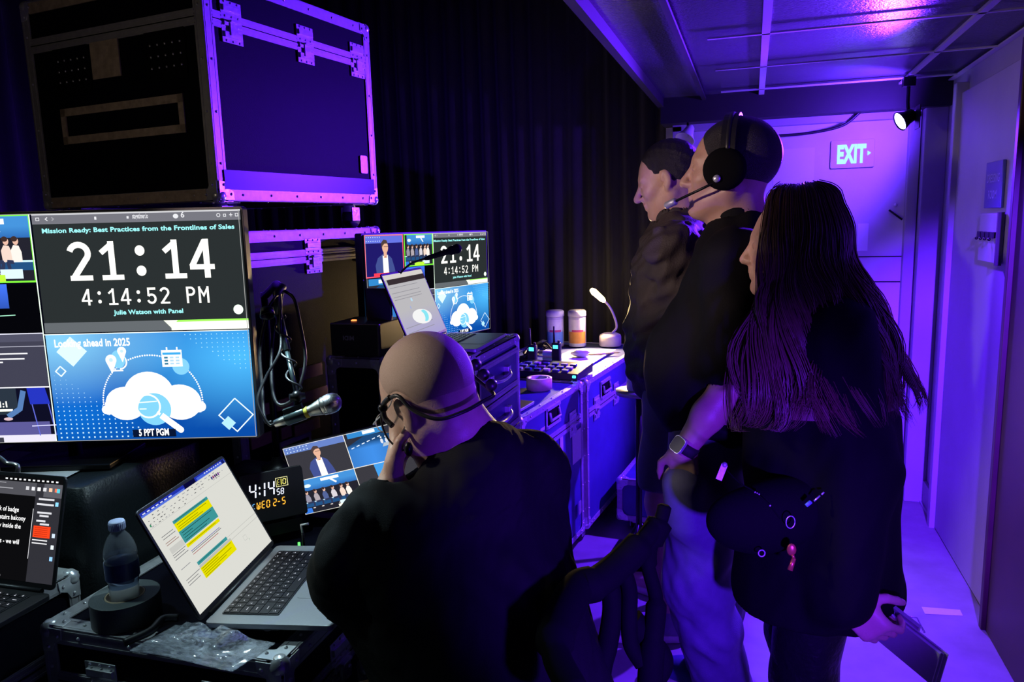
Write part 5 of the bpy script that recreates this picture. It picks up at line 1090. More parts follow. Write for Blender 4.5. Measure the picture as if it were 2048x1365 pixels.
# tangle of small cables and adapters at the back left of the row
for k in range(7):
    r_ = random.Random(40+k); x0, y0 = -1.06+0.04*r_.uniform(-1, 1), 3.50+k*0.055
    pts = [(x0+0.05*r_.uniform(-1, 1), y0+0.05*r_.uniform(-1, 1), 0.803+0.05*abs(r_.uniform(0, 1))*(1 if 0 < i < 6 else 0)) for i in range(7)]
    tag(MB().tube(smooth_curve(pts, 4), 0.0055, seg=8).build('cable', 'cable_gloss' if 'cable_gloss' in M else 'black_plastic'), 'coiled black cable in the tangle behind the drawers on the case row', 'cable', 'cables tangled on the case row')
sheet('big white sheet brightly lit under the small desk lamp', [(-1.00, 3.50), (-0.745, 3.50), (-0.70, 3.90), (-0.93, 3.92)], 0.7975)
sheet('second white sheet on top under the small desk lamp, slightly turned', [(-0.93, 3.58), (-0.735, 3.62), (-0.69, 3.98), (-0.88, 3.99)], 0.7990)
pmat('sanding_orange', (0.75, 0.33, 0.05), 0.5); pmat('label_blue', (0.15, 0.35, 0.65), 0.5); pmat('label_white', (0.8, 0.8, 0.78), 0.5)
for k, (px, lb, mt_) in enumerate(((1111, 'white wipes canister with a blue label, left of the two', 'label_blue'), (1155, 'white wipes canister with an orange label, nearer the lamp', 'sanding_orange'))):
    q = Zp(px, 692, 0.7945); cn = thing('wipes_canister', lb, 'canister', (q.x, q.y, 0.7945)); 
    MB().lathe([(0.047, 0), (0.049, 0.004), (0.049, 0.165), (0.047, 0.17)]).build('body', 'white_plastic', cn); MB().lathe([(0.051, 0.17), (0.052, 0.175), (0.051, 0.198), (0.044, 0.204), (0.001, 0.205)]).build('lid', 'white_plastic', cn)
    for z0_, z1_, mm in ((0.02, 0.085, mt_), (0.093, 0.155, 'label_white')):
        rr0 = [[V((0.0496*math.cos(a), 0.0496*math.sin(a), z)) for a in [math.radians(-150+140*k_/20) for k_ in range(21)]] for z in (z0_, z1_)]
        MB().ring(rr0, 0, True, False, False, closed=False).build('label_band', mm, cn)
    rr0 = [[V((0.0498*math.cos(a), 0.0498*math.sin(a), z)) for a in [math.radians(-115+80*k_/12) for k_ in range(13)]] for z in (0.084, 0.096)]
    MB().ring(rr0, 0, True, False, False, closed=False).build('label_stripe', 'led_red' if False else 'label_red' if 'label_red' in M else pmat('label_red', (0.5, 0.05, 0.2), 0.5).name, cn)
# crumpled tissue, pencils and a green marker
ts = MB(); r_ = random.Random(9); q = Zp(1168, 702, 0.82)
rings = []
for i in range(8):
    t = math.pi*i/7; rings.append([V((math.sin(t)*0.045*(1+0.35*r_.uniform(-1, 1))*math.cos(a)+1e-4*math.cos(a), math.sin(t)*0.035*(1+0.35*r_.uniform(-1, 1))*math.sin(a)+1e-4*math.sin(a), 0.022-0.022*math.cos(t)*(1+0.0*r_.random()))) for a in [2*math.pi*k/12 for k in range(12)]])
o = ts.ring(rings, 0, True).build('tissue', 'paper'); o.location = (q.x, q.y-0.08, 0.7996); tag(o, 'crumpled white tissue lying in front of the orange canister', 'tissue')
for k in range(5):
    q = Zp(1195+k*9, 703-k*1.5, 0.803); pn = thing('pencil', 'yellow pencil in the small bundle by the desk lamp base', 'pencil', (q.x-0.02, q.y-0.10-k*0.014, 0.8035+0.0012*(k % 2)), 0.15+0.05*k, group='yellow pencils by the lamp')
    MB().tube([(-0.08, 0, 0), (0.06, 0, 0)], 0.0036, seg=6).build('shaft', 'tan_tape' if k % 2 else 'yellow_tape', pn); MB().cyl((0.06, 0, 0), (0.075, 0, 0), 0.0036, 0.0006, seg=6).build('tip', 'cardboard', pn)
# small desk lamp with bent neck
LB = V((-0.748, 4.135, 0.7945))
dl = thing('desk_lamp', 'small lit desk lamp with a bent neck and round pale base', 'lamp', LB)
pmat('lamp_pink', (0.62, 0.55, 0.60), 0.4)
m = MB(); m.lathe([(0.058, 0), (0.062, 0.006), (0.062, 0.05), (0.058, 0.062), (0.045, 0.070), (0.001, 0.072)], (0, 0, 0), (0.0, -0.0, 1)); m.build('base', 'lamp_pink', dl)
neck = [V((0.01, 0, 0.07))]+[D(*p, 4.22)-LB for p in ((1233, 655), (1229, 635), (1219, 614), (1207, 601))]
MB().tube(smooth_curve(neck), 0.0065).build('neck', 'lamp_pink', dl)
a, b = D(1209, 603, 4.22)-LB, D(1182, 579, 4.20)-LB
MB().tube([a, a+(b-a)*0.15, a+(b-a)*0.8, b], [0.009, 0.015, 0.018, 0.010]).build('lamp_head', 'bulb_warm', dl)
o = spot('desk_lamp_light', LB+(a+b)/2+V((-0.02, -0.05, -0.03)), (-0.80, 3.62, 0.75), 62, (1.0, 0.66, 0.30), math.radians(122), 0.5, 0.02)
# gooseneck work light at the left edge, its stem shows under the big monitor; extra unseen heads added
wl_ = thing('work_light', 'gooseneck work light with a pale curved stem at the left edge', 'lamp', (-1.70, 1.12, 0.7635)); ow = V((-1.70, 1.12, 0.7635))
MB().lathe([(0.04, 0), (0.04, 0.012), (0.01, 0.02)]).build('base', 'black_metal', wl_)
MB().tube(smooth_curve([V((0, 0, 0.015)), D(30, 955, 1.62)-ow, D(10, 925, 1.62)-ow, D(-25, 905, 1.6)-ow, D(-90, 900, 1.5)-ow, DESKL+V((-0.02, -0.02, 0.03))-ow]), 0.005).build('stem', 'mic_silver' if 'mic_silver' in M else 'zinc', wl_)
MB().lathe([(0.015, -0.03), (0.03, 0.0), (0.032, 0.012), (0.028, 0.004)], DESKL+V((-0.01, -0.01, 0.01))-ow, (0.7, 0.68, -0.1), cap=False).build('head', 'black_metal', wl_)
MB().lathe([(0.012, -0.03), (0.022, 0.0), (0.024, 0.012), (0.020, 0.004)], DESKL+V((0.01, -0.002, 0.005))-ow, (0.35, 0.10, -0.93), cap=False).build('head', 'black_metal', wl_)
MB().lathe([(0.015, -0.03), (0.03, 0.0), (0.032, 0.012), (0.028, 0.004)], DESKL+V((-0.01, -0.10, 0.01))-ow, (0.82, 0.32, -0.5), cap=False).build('head', 'black_metal', wl_)
cpl = thing('clip_fill', 'tiny hooded fill light added on top of the mic stand', 'lamp', CLIP_FILL); MB().lathe([(0.001, -0.012), (0.014, -0.008), (0.017, 0.012), (0.0155, 0.012), (0.012, -0.005)], (0, 0, 0), (0.35, -0.45, -0.85), cap=False).build('hood', 'black_metal', cpl); MB().tube([(0, 0.005, 0.01), (-0.01, 0.05, 0.03), (-0.025, 0.10, 0.03)], 0.003).build('arm', 'black_metal', cpl)
# pale tub on a black stand in the aisle
tbx = thing('plastic_tub', 'pale blue plastic tub on the black stand beside the case row', 'tub', (-0.455, 3.20, 0.765))
pmat('tub_blue', (0.55, 0.62, 0.75), 0.4)
MB().lathe([(0.052, 0.0), (0.056, 0.17), (0.060, 0.172), (0.060, 0.178), (0.053, 0.178), (0.049, 0.006), (0.001, 0.006)]).build('wall', 'tub_blue', tbx)
ss = thing('side_stand', 'small round black stand carrying the pale tub', 'stand', (-0.455, 3.20, 0))
MB().lathe([(0.001, 0.745), (0.10, 0.745), (0.10, 0.762), (0.001, 0.763)]).build('top', 'laptop_alu', ss); MB().cyl((0, 0, 0.02), (0, 0, 0.745), 0.014).build('pole', 'black_metal', ss)
for k in range(3): a = 2*math.pi*k/3+0.3; MB().tube([(0, 0, 0.16), (0.09*math.cos(a), 0.09*math.sin(a), 0.012)], 0.008).build('leg', 'black_metal', ss)
m = MB(); m.tube([(0.02, -0.10, 0.755), (0.02, -0.103, 0.775), (0.025, -0.10, 0.80)], 0.004); m.build('hook', 'zinc', ss)
# black bins/equipment on the floor beyond the men
eb = thing('equipment_box', 'black equipment box on the floor in front of the low lying case', 'box', (-0.42, 2.97, 0), -0.1)
MB().rbox((0, 0, 0.065), (0.22, 0.16, 0.13), 0.01).build('body', 'matte_black', eb, bevel=0.004); MB().box((0.03, -0.082, 0.10), (0.12, 0.004, 0.012)).build('trim_strip', 'alu_warm_lit', eb)
# coils hanging by the door frame
for k in range(4):
    z = 0.32+k*0.16; m = MB()
    for j in range(3): m.tube([V((0.070*math.cos(a)*(1+0.05*j), 0.02*math.sin(a*2+j)-j*0.012, 0.055*math.sin(a)*(1-0.08*j))) for a in [2*math.pi*i/24 for i in range(25)]], 0.007, seg=8)
    o = m.build('cable_coil', 'white_plastic' if k % 2 else 'cap_blue'); o.location = (0.64, 4.215, z); tag(o, ['pale blue cable coil, lowest of those hanging by the end door', 'white cable coil, second from the floor by the end door', 'pale blue cable coil, third from the floor by the end door', 'white cable coil, topmost of those hanging by the end door'][k], 'cable coil', 'cable coils hanging by the end door')
# ================================================================== people (one continuous surface each, from distance fields)
f32 = np.float32
def A3(v): return np.array(v, f32)
def nrm(v): v = np.array(v, float); return v/np.linalg.norm(v)
def cap(a, b, ra, rb, sq=None):
    a = A3(a); b = A3(b); ab = b-a; L = float(ab@ab)+1e-9
    def fn(p):
        t = np.clip(((p-a)@ab)/L, 0, 1)
        q = p-a-t[:, None]*ab
        if sq is not None:
            ax, k = sq; ax = A3(ax); d = q@ax; q = q+(d*(k-1))[:, None]*ax
        return np.sqrt((q*q).sum(1))-(ra+(rb-ra)*t)
    return fn
def ell(c, r, R=None):
    c = A3(c); r = A3(r); R = np.eye(3, dtype=f32) if R is None else np.array(R, f32)
    def fn(p):
        q = (p-c)@R
        k0 = np.sqrt(((q/r)**2).sum(1)); k1 = np.sqrt(((q/(r*r))**2).sum(1))+1e-9
        return k0*(k0-1)/k1
    return fn
def rboxs(c, h, rr, R=None):
    c = A3(c); h = A3(h); R = np.eye(3, dtype=f32) if R is None else np.array(R, f32)
    def fn(p):
        q = np.abs((p-c)@R)-(h-rr); return np.sqrt((np.maximum(q, 0)**2).sum(1))+np.minimum(q.max(1), 0)-rr
    return fn
def half(n, pt):
    n = A3(nrm(n)); d = float(n@A3(pt)); return lambda p: p@n-d
def smin(a, b, k):
    if k <= 0: return np.minimum(a, b)
    h = np.maximum(k-np.abs(a-b), 0)/k; return np.minimum(a, b)-h*h*k*0.25
class SDF:
    def __init__(s): s.o = []
    def u(s, fn, k=0.02): s.o.append(('u', fn, k)); return s
    def sub(s, fn, k=0.005): s.o.append(('s', fn, k)); return s
    def cut(s, fn, k=0.004): s.o.append(('i', fn, k)); return s
    def disp(s, fn): s.o.append(('d', fn, 0)); return s
    def __call__(s, p):
        d = None
        for op, fn, k in s.o:
            if op == 'd': d = d+fn(p); continue
            v = fn(p)
            if d is None: d = v; continue
            if op == 'u': d = smin(d, v, k)
            elif op == 's': d = -smin(-d, v, k)
            else: d = -smin(-d, -v, k)
        return d
def snet(fn, lo, hi, h):
    lo = np.array(lo, float); hi = np.array(hi, float); B = 8
    n = (np.ceil((hi-lo)/h/B).astype(int)+1)*B; nb = n//B
    g = np.stack(np.meshgrid(*[np.arange(k) for k in nb], indexing='ij'), -1).reshape(-1, 3)
    cc = (lo+(g*B+(B-1)/2)*h).astype(f32)
    dc = np.concatenate([fn(cc[i:i+200000]) for i in range(0, len(cc), 200000)])
    full = np.repeat(np.repeat(np.repeat(dc.reshape(nb), B, 0), B, 1), B, 2).astype(f32)
    act = np.nonzero(np.abs(dc) < h*B*1.15+0.004)[0]
    off = np.stack(np.meshgrid(*[np.arange(B)]*3, indexing='ij'), -1).reshape(-1, 3)
    for i in range(0, len(act), 1500):
        gi = g[act[i:i+1500]]; idx = (gi[:, None, :]*B+off[None]).reshape(-1, 3)
        full[idx[:, 0], idx[:, 1], idx[:, 2]] = fn((lo+idx*h).astype(f32))
    ins = full < 0
    c = np.zeros(tuple(n-1), np.int8)
    for a in (0, 1):
        for b in (0, 1):
            for e in (0, 1): c += ins[a:a+n[0]-1, b:b+n[1]-1, e:e+n[2]-1]
    cell = np.argwhere((c > 0) & (c < 8)); vid = -np.ones(tuple(n-1), np.int32); vid[cell[:, 0], cell[:, 1], cell[:, 2]] = np.arange(len(cell))
    acc = np.zeros((len(cell), 3)); cnt = np.zeros(len(cell)); cor = [(a, b, e) for a in (0, 1) for b in (0, 1) for e in (0, 1)]
    for p in cor:
        for ax in range(3):
            if p[ax]: continue
            q = list(p); q[ax] = 1
            va = full[cell[:, 0]+p[0], cell[:, 1]+p[1], cell[:, 2]+p[2]]; vb = full[cell[:, 0]+q[0], cell[:, 1]+q[1], cell[:, 2]+q[2]]
            m = (va < 0) != (vb < 0); t = va[m]/(va[m]-vb[m]); pt = np.tile(np.array(p, float), (m.sum(), 1)); pt[:, ax] += t
            acc[m] += pt; cnt[m] += 1
    V_ = lo+(cell+acc/np.maximum(cnt, 1)[:, None])*h; F_ = []
    for ax in range(3):
        sl = [slice(None)]*3; s2 = [slice(None)]*3; sl[ax] = slice(0, -1); s2[ax] = slice(1, None)
        e = np.argwhere(ins[tuple(sl)] != ins[tuple(s2)]); e = e[(e > 0).all(1) & (e < n-1).all(1)]
        u_, v_ = (ax+1) % 3, (ax+2) % 3; du = np.eye(3, dtype=int)[u_]; dv = np.eye(3, dtype=int)[v_]
        gt = lambda q: vid[q[:, 0], q[:, 1], q[:, 2]]
        Q = np.stack([gt(e-du-dv), gt(e-dv), gt(e), gt(e-du)], 1)
        fl = ins[e[:, 0], e[:, 1], e[:, 2]]; Q[~fl] = Q[~fl][:, ::-1]; F_.append(Q[(Q >= 0).all(1)])
    return V_, np.concatenate(F_)
def sdf_mesh(name, fn, lo, hi, h, mat, parent, origin=(0, 0, 0)):
    V_, F_ = snet(fn, lo, hi, h); o = np.array(origin, float)
    me = bpy.data.meshes.new(name); me.vertices.add(len(V_)); me.vertices.foreach_set('co', (V_-o).astype(f32).ravel())
    me.loops.add(F_.size); me.loops.foreach_set('vertex_index', F_.astype(np.int32).ravel()); me.polygons.add(len(F_))
    me.polygons.foreach_set('loop_start', np.arange(0, F_.size, 4, dtype=np.int32)); me.polygons.foreach_set('loop_total', np.full(len(F_), 4, np.int32))
    me.polygons.foreach_set('use_smooth', np.ones(len(F_), bool)); me.update(calc_edges=True); me.validate()
    me.materials.append(M[mat]); return link(name, me, parent)
def folds(amp, sc, seed=0, dirn=(0, 0, 1)):
    r_ = np.random.RandomState(seed); ks = [A3(r_.randn(3)*sc*s_) for s_ in (1, 1.7, 0.6)]; kk = [A3(r_.randn(3)*sc*0.7) for _ in range(3)]; ph = r_.rand(6)*6
    def fn(p):
        v = 0
        for i in range(3): v = v+np.sin(p@ks[i]+2.2*np.sin(p@kk[i]+ph[i])+ph[i+3])*(1.0, 0.5, 0.8)[i]
        return (amp*v/2.3).astype(f32)
    return fn
class Fr:
    """local frame: x forward, y left, z up"""
    def __init__(s, o, f, up=(0, 0, 1)):
        s.o = np.array(o, float); s.f = nrm(f); u = np.array(up, float); s.u = nrm(u-s.f*(u@s.f)); s.l = np.cross(s.u, s.f); s.R = np.stack([s.f, s.l, s.u], 1)
    def __call__(s, x, y, z): return s.o+s.f*x+s.l*y+s.u*z
def head_sdf(S_, H, k=1.0, neck_to=None, nr=0.056, fat=0.0, ears=(1, -1), jaw=1.0, nose=1.0):
    E = lambda x, y, z, a, b, c: ell(H(x*k, y*k, z*k), (a*k, b*k, c*k), H.R)
    S_.u(E(-.014, 0, .036, .099, .078, .090), 0.01); S_.u(E(.030, 0, -.010, .064, .062, .075), .03*k)
    S_.u(E(.042, 0, -.066, .044*jaw, .046, .040), .03*k)
    for s_ in (1, -1):
        S_.u(cap(H(.000, s_*.055*k, -.050*k), H(.066*k, s_*.018*k, -.095*k), .017*k, .016*k), .03*k)
        S_.u(cap(H(.078*k, s_*.006*k, .030*k), H(.070*k, s_*.044*k, .028*k), .012*k, .010*k), .014*k)
        S_.u(E(.060, s_*.044, -.018, .020, .018, .018), .022*k)
    S_.u(E(.078, 0, -.094, .020*jaw, .022, .018), .018*k)
    for s_ in (1, -1): S_.sub(E(.098, s_*.030, .010, .022, .017, .012), .012*k); S_.u(E(.077, s_*.030, .009, .0125, .0135, .0115), .004*k)
    for s_ in (1, -1): S_.u(cap(H(.088*k, s_*.019*k, .0095*k), H(.084*k, s_*.041*k, .0070*k), .0035*k, .003*k), .004*k)
    S_.u(cap(H(.084*k, 0, .022*k), H((.094+.020*nose)*k, 0, -.022*k), .008*k, .0105*k), .010*k)
    S_.u(E(.094+.016*nose, 0, -.028, .013, .012, .009), .008*k)
    for s_ in (1, -1): S_.u(E(.096, s_*.0115, -.029, .010, .0065, .0075), .005*k)
    S_.u(cap(H(.091*k, 0, -.040*k), H(.091*k, 0, -.050*k), .009*k, .011*k), .012*k)
    S_.u(cap(H(.094*k, -.016*k, -.0545*k), H(.094*k, .016*k, -.0545*k), .0058*k, .0058*k), .006*k)
    S_.u(cap(H(.092*k, -.014*k, -.066*k), H(.092*k, .014*k, -.066*k), .0066*k, .0066*k), .007*k)
    S_.sub(cap(H(.104*k, -.022*k, -.0602*k), H(.104*k, .022*k, -.0602*k), .0030*k, .0030*k, ), .005*k)
    for s_ in ears:
        S_.u(E(-.008, s_*.0815, .002, .019, .0075, .031), .005*k); S_.u(E(-.003, s_*.080, -.027, .009, .006, .011), .006*k)
        S_.sub(E(-.004, s_*.0905, .003, .0115, .0062, .021), .003*k); S_.u(cap(H(-.013*k, s_*.086*k, -.010*k), H(-.010*k, s_*.086*k, .014*k), .0032*k, .0032*k), .003*k)
        S_.sub(E(.004, s_*.086, -.008, .006, .006, .007), .003*k)
    if neck_to is not None:
        S_.u(cap(H(-.022*k, 0, -.045*k), neck_to, nr*k, nr*1.10), .03*k); S_.u(cap(H(.020*k, 0, -.085*k), np.array(neck_to)+H.f*0.03, .036*k, nr*0.9), .03*k)
        for s_ in (1, -1): S_.u(cap(H(-.012*k, s_*.058*k, -.045*k), np.array(neck_to)+H.f*.045+H.l*s_*.02, .014*k, .012), .018*k)
    return S_
def hand_sdf(S_, W, d, n, s_, k=1.0, curl=(0.5, 0.5, 0.5, 0.5), thumb=0.6, spread=0.08):
    """W wrist, d towards fingers, n palm normal, s_ thumb side"""
    d = nrm(d); n = nrm(np.array(n)-d*np.dot(n, d)); t = np.cross(n, d)*1.0; t = t if np.dot(t, s_) > 0 else -t
    W = np.array(W, float); R = np.stack([d, t, n], 1)
    S_.u(rboxs(W+d*.050*k, (.046*k, .040*k, .014*k), .013*k, R), .02*k); S_.u(ell(W+d*.030*k+t*.026*k+n*.008*k, (.032*k, .018*k, .014*k), R), .012*k)
    for i, (o_, L_) in enumerate(((.030, .078), (.010, .086), (-.010, .080), (-.029, .062))):
        a = W+d*.088*k+t*o_*k; c = curl[i]; dd = nrm(d+t*spread*(o_/.03))
        ang = 0; ls = (.46, .30, .24); rr = (.0092, .0085, .0078, .0068); p = a; first = True
        for j in range(3):
            ang += c*(0.9, 1.1, 0.8)[j]; v = dd*math.cos(ang)+n*math.sin(ang); q = p+v*L_*ls[j]*k
            S_.u(cap(p, q, rr[j]*k, rr[j+1]*k), .006*k if first else .003*k); p = q; first = False
    p = W+d*.022*k+t*.034*k+n*.004*k; v1 = nrm(d*.62+t*.62+n*thumb*.6); q = p+v1*.042*k; S_.u(cap(p, q, .0125*k, .0105*k), .012*k)
    v2 = nrm(d*.90+t*.15+n*thumb*.9); q2 = q+v2*.030*k; S_.u(cap(q, q2, .0102*k, .0095*k), .003*k); v3 = nrm(d*.95+t*.0+n*thumb*1.1); S_.u(cap(q2, q2+v3*.022*k, .0095*k, .0075*k), .003*k)
    return S_
def bounds(pts, m):
    a = np.array(pts, float); return a.min(0)-m, a.max(0)+m
def skin_mat(name, c, c2, rough=0.45):
    m = pmat(name, c, rough, nscale=55, c2=c2, bump=0.12, bscale=380, spec=0.45); b = m.node_tree.nodes['Principled BSDF']
    b.inputs['Subsurface Weight'].default_value = 0.12; b.inputs['Subsurface Radius'].default_value = (0.012, 0.004, 0.002); b.inputs['Subsurface Scale'].default_value = 1.0
skin_mat('skin_pale', (0.60, 0.38, 0.28), (0.50, 0.29, 0.21))
skin_mat('skin_shaved', (0.50, 0.34, 0.26), (0.40, 0.25, 0.19))
skin_mat('skin_dark_light', (0.46, 0.28, 0.20), (0.38, 0.22, 0.16))
pmat('hair_black', (0.012, 0.010, 0.010), 0.5, nscale=300, bump=0.5, bscale=500)
pmat('hair_grey', (0.05, 0.045, 0.045), 0.6, nscale=300, namt=0.6, bump=0.5, bscale=500)
pmat('hair_brown', (0.11, 0.058, 0.038), 0.38, nscale=120, namt=0.35, spec=0.35)
pmat('knit_black', (0.0045, 0.005, 0.005), 0.8, nscale=90, bump=0.25, bscale=600, spec=0.12)
pmat('knit_dark', (0.014, 0.017, 0.016), 0.75, nscale=90, bump=0.25, bscale=600, spec=0.2)
pmat('polo_black', (0.004, 0.004, 0.005), 0.75, nscale=90, bump=0.2, bscale=500, spec=0.12)
pmat('jacket_brown', (0.045, 0.036, 0.032), 0.6, nscale=40, bump=0.25, bscale=200, spec=0.2)
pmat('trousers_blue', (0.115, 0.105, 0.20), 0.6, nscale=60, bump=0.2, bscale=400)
pmat('shorts_grey', (0.10, 0.10, 0.11), 0.7, nscale=60, bump=0.2, bscale=400)
pmat('coat_black', (0.003, 0.003, 0.0035), 0.85, nscale=60, bump=0.2, bscale=350, spec=0.1)
pmat('leather_black', (0.006, 0.006, 0.007), 0.32, nscale=30, bump=0.35, bscale=60, spec=0.3)
pmat('shoe_tan', (0.45, 0.33, 0.25), 0.6); pmat('sole_white', (0.55, 0.50, 0.48), 0.5); pmat('shoe_grey', (0.20, 0.19, 0.24), 0.6)
pmat('copper', (0.65, 0.16, 0.08), 0.35, 0.6)
def legs(S_, hip, knee, ank, toe, r=(.085, .058, .038), k=0.03):
    S_.u(cap(hip, knee, r[0], r[1]), k); S_.u(cap(knee, ank, r[1]*0.98, r[2]), k*0.6); m = np.array(knee)*0.68+np.array(ank)*0.32
    S_.u(cap(m, m*0.8+np.array(ank)*0.2, r[1]*0.98, r[1]*0.85), k)
    if toe is not None: S_.u(cap(np.array(ank)-(0, 0, .03), toe, .034, .026), .02)
def shoe(parent, ank, toe, mat, name='shoe', laces=False, o=(0, 0, 0)):
    ank = np.array(ank, float); toe = np.array(toe, float); d = toe-ank; d[2] = 0; L_ = np.linalg.norm(d); d /= L_; F = Fr((ank[0], ank[1], 0), d)
    S_ = SDF(); S_.u(cap(F(-.035, 0, .050), F(.09, 0, .045), .042, .040), .0); S_.u(cap(F(.09, 0, .045), F(L_+.02, 0, .038), .042, .034), .03); S_.u(cap(F(-.01, 0, .05), F(0.0, 0, .10), .042, .040), .03)
    S_.cut(half((0, 0, -1), (0, 0, 0.018)), .006)
    lo, hi = bounds([F(-.1, 0, 0), F(L_+.08, 0, .16)], .06); sh = sdf_mesh(name, S_, lo, hi, .005, mat, parent, o)
    B_ = SDF(); B_.u(cap(F(-.035, 0, .020), F(.09, 0, .020), .048, .048, sq=((0, 0, 1), 1.0)), 0); B_.u(cap(F(.09, 0, .020), F(L_+.02, 0, .020), .050, .040), .02); B_.cut(half((0, 0, 1), (0, 0, .032)), .004); B_.cut(half((0, 0, -1), (0, 0, 0.002)), .002)
    sdf_mesh('sole', B_, lo, hi, .005, 'sole_white', sh, o)
    if laces:
        m = MB()
        for i in range(4):
            x = .035+i*.024; z = .098-i*.008; a = F(x, -.026, z-.004)-np.array(o); b = F(x+.012, .026, z-.008)-np.array(o); c = F(x+.006, 0, z+.008)-np.array(o); m.tube([a, c, b], .0038, seg=6); m.tube([F(x, .026, z-.004)-np.array(o), c, F(x+.012, -.026, z-.008)-np.array(o)], .0038, seg=6)
        m.build('laces', 'sole_white', sh)
    return sh
def person(label, o): return thing('person', label, 'person', o)
def npv(v): return np.array(v, float)
# ------------------------------------------------------------------ 1. seated man with the shaved head
O1 = (-0.45, 1.22, 0.0)
P1 = person('seated man with shaved head, glasses and black sweater, chin on hand', O1)
T1 = Fr((-.42, 1.22, .52), (-.75, .66, 0)); nk = npv((-.552, 1.405, 1.045)); shL = npv((-.685, 1.240, .888)); shR = npv((-.465, 1.520, .955)); elL = npv((-.715, 1.165, .845)); wrL = npv((-.672, 1.285, .995))
elR = npv((-.60, 1.60, .80)); wrR = npv((-.80, 1.62, .752))
Hf = nrm((-.86, .32, -.50)); H1 = Fr((-.622, 1.378, 1.143), Hf, (-0.05, -0.10, 1))
def torso1(S_, g=0.0, k=.07):
    ch = (shL+shR)/2+npv((0.02, -.02, -.11))
    S_.u(ell(T1(-.01, 0, .03), (.125+g, .165+g, .12+g), T1.R), .0); S_.u(ell((npv(T1.o)+ch)/2+T1.f*-.02, (.120+g, .160+g, .18+g), T1.R), k); S_.u(ell(ch, (.115+g, .180+g, .165+g), T1.R), k)
    S_.u(cap(shL, shR, .066+g, .066+g), k); S_.u(cap(shR-npv((.03, 0, .07)), T1(-.02, -.06, .10), .075+g, .115+g), .09); S_.u(cap(shL-npv((-.03, 0, .06)), T1(-.02, .09, .10), .10+g, .12+g), .09)
    S_.u(cap(nk-T1.f*.06+npv((0, 0, -.03)), shR+npv((0, 0, -.01)), .060+g, .062+g), .06); S_.u(cap(nk-T1.f*.06+npv((0, 0, -.07)), shL+npv((0, 0, -.01)), .056+g, .062+g), .05); S_.u(cap(nk-T1.f*.02+npv((0, 0, -.03)), (shL+shR)/2+npv((0, 0, -.05)), .062+g, .09+g), k)
S_ = SDF(); torso1(S_)
S_.u(cap(shL, elL, .050, .041), .04); S_.u(cap(elL, wrL, .040, .028), .02); S_.u(cap(shR, elR, .050, .040), .04); S_.u(cap(elR, wrR, .040, .028), .02)
legs(S_, T1(.02, .09, 0), (-.665, 1.13, .56), (-.66, 1.10, .11), (-.80, 1.06, .045)); legs(S_, T1(.02, -.09, 0), (-.50, 1.74, .56), (-.50, 1.76, .11), (-.64, 1.80, .045))
head_sdf(S_, H1, 1.08, nk, .066)
# left hand: heel under the jaw, fingers up along the cheek
hd = nrm(H1(.085, .050, -.045)-wrL)
hand_sdf(S_, wrL+hd*0.006, hd, H1.l*-0.75-H1.f*0.25+npv((0, 0, .25)), H1.f*-1.0, 1.0, curl=(.30, .45, .6, .75), thumb=.5)
hand_sdf(S_, wrR, (-.9, -.1, -.1), (0, 0, -1), (0, -1, 0), .95, curl=(.2, .25, .3, .35), thumb=.2)
lo, hi = bounds([T1(0, 0, -.5), H1(0, 0, .13), shL, shR, elL, elR, wrR+npv((-.2, 0, 0)), (-.8, 1.06, 0.02), (-.64, 1.8, .02), (-.3, 1.1, .5)], .14)
b1 = sdf_mesh('body', S_, lo, hi, .0045, 'skin_shaved', P1, O1)
C1 = SDF(); torso1(C1, .016)
C1.u(cap(shL, elL, .072, .064), .05); C1.u(cap(elL, elL+(wrL-elL)*.80, .062, .050), .03); C1.u(cap(shR, elR, .070, .058), .05); C1.u(cap(elR, wrR-(wrR-elR)*.15, .056, .040), .03)
C1.disp(folds(.007, 22, 3)); C1.disp(folds(.0045, 45, 8))
C1.sub(cap(nk+H1.f*.0, nk+(H1.o-nk)*1.5, .066, .075), .012)
wv = nrm(wrL-elL); C1.sub(cap(elL+(wrL-elL)*.62, wrL+wv*.05, .040, .046), .004)
C1.cut(half((0, 0, -1), (0, 0, .50)), .01)
lo, hi = bounds([T1(0, 0, -.06), nk, shL, shR, elL, elR, wrR, wrL, T1(-.2, 0, 0)], .16)
sdf_mesh('sweater', C1, lo, hi, .006, 'knit_black', P1, O1)
CC = SDF(); CC.u(cap(nk+npv((.0, -.0, -.035)), nk+(H1.o-nk)*.30, .078, .070), 0); CC.sub(cap(nk+npv((0, 0, -.12)), nk+(H1.o-nk)*1.2, .064, .064), .003); CC.sub(half(-T1.f, nk+T1.f*.030), .006) if False else None
lo, hi = bounds([nk], .13); sdf_mesh('collar', CC, lo, hi, .0045, 'knit_dark', P1, O1)
TR = SDF(); TR.u(ell(T1(0, 0, -.01), (.14, .175, .12), T1.R), 0)
for s_, kn, an in ((1, (-.665, 1.13, .56), (-.66, 1.10, .11)), (-1, (-.50, 1.74, .56), (-.50, 1.76, .11))): TR.u(cap(T1(.02, s_*.09, 0), kn, .105, .078), .05); TR.u(cap(kn, an, .078, .062), .03)
TR.disp(folds(.005, 24, 5)); lo, hi = bounds([T1(0, 0, 0), (-.665, 1.13, .56), (-.66, 1.1, .08), (-.5, 1.76, .08)], .17); sdf_mesh('trousers', TR, lo, hi, .008, 'polo_black', P1, O1)
shoe(P1, (-.66, 1.10, .1), (-.82, 1.05, .04), 'shoe_grey', o=O1); shoe(P1, (-.50, 1.76, .1), (-.66, 1.80, .04), 'shoe_grey', o=O1)
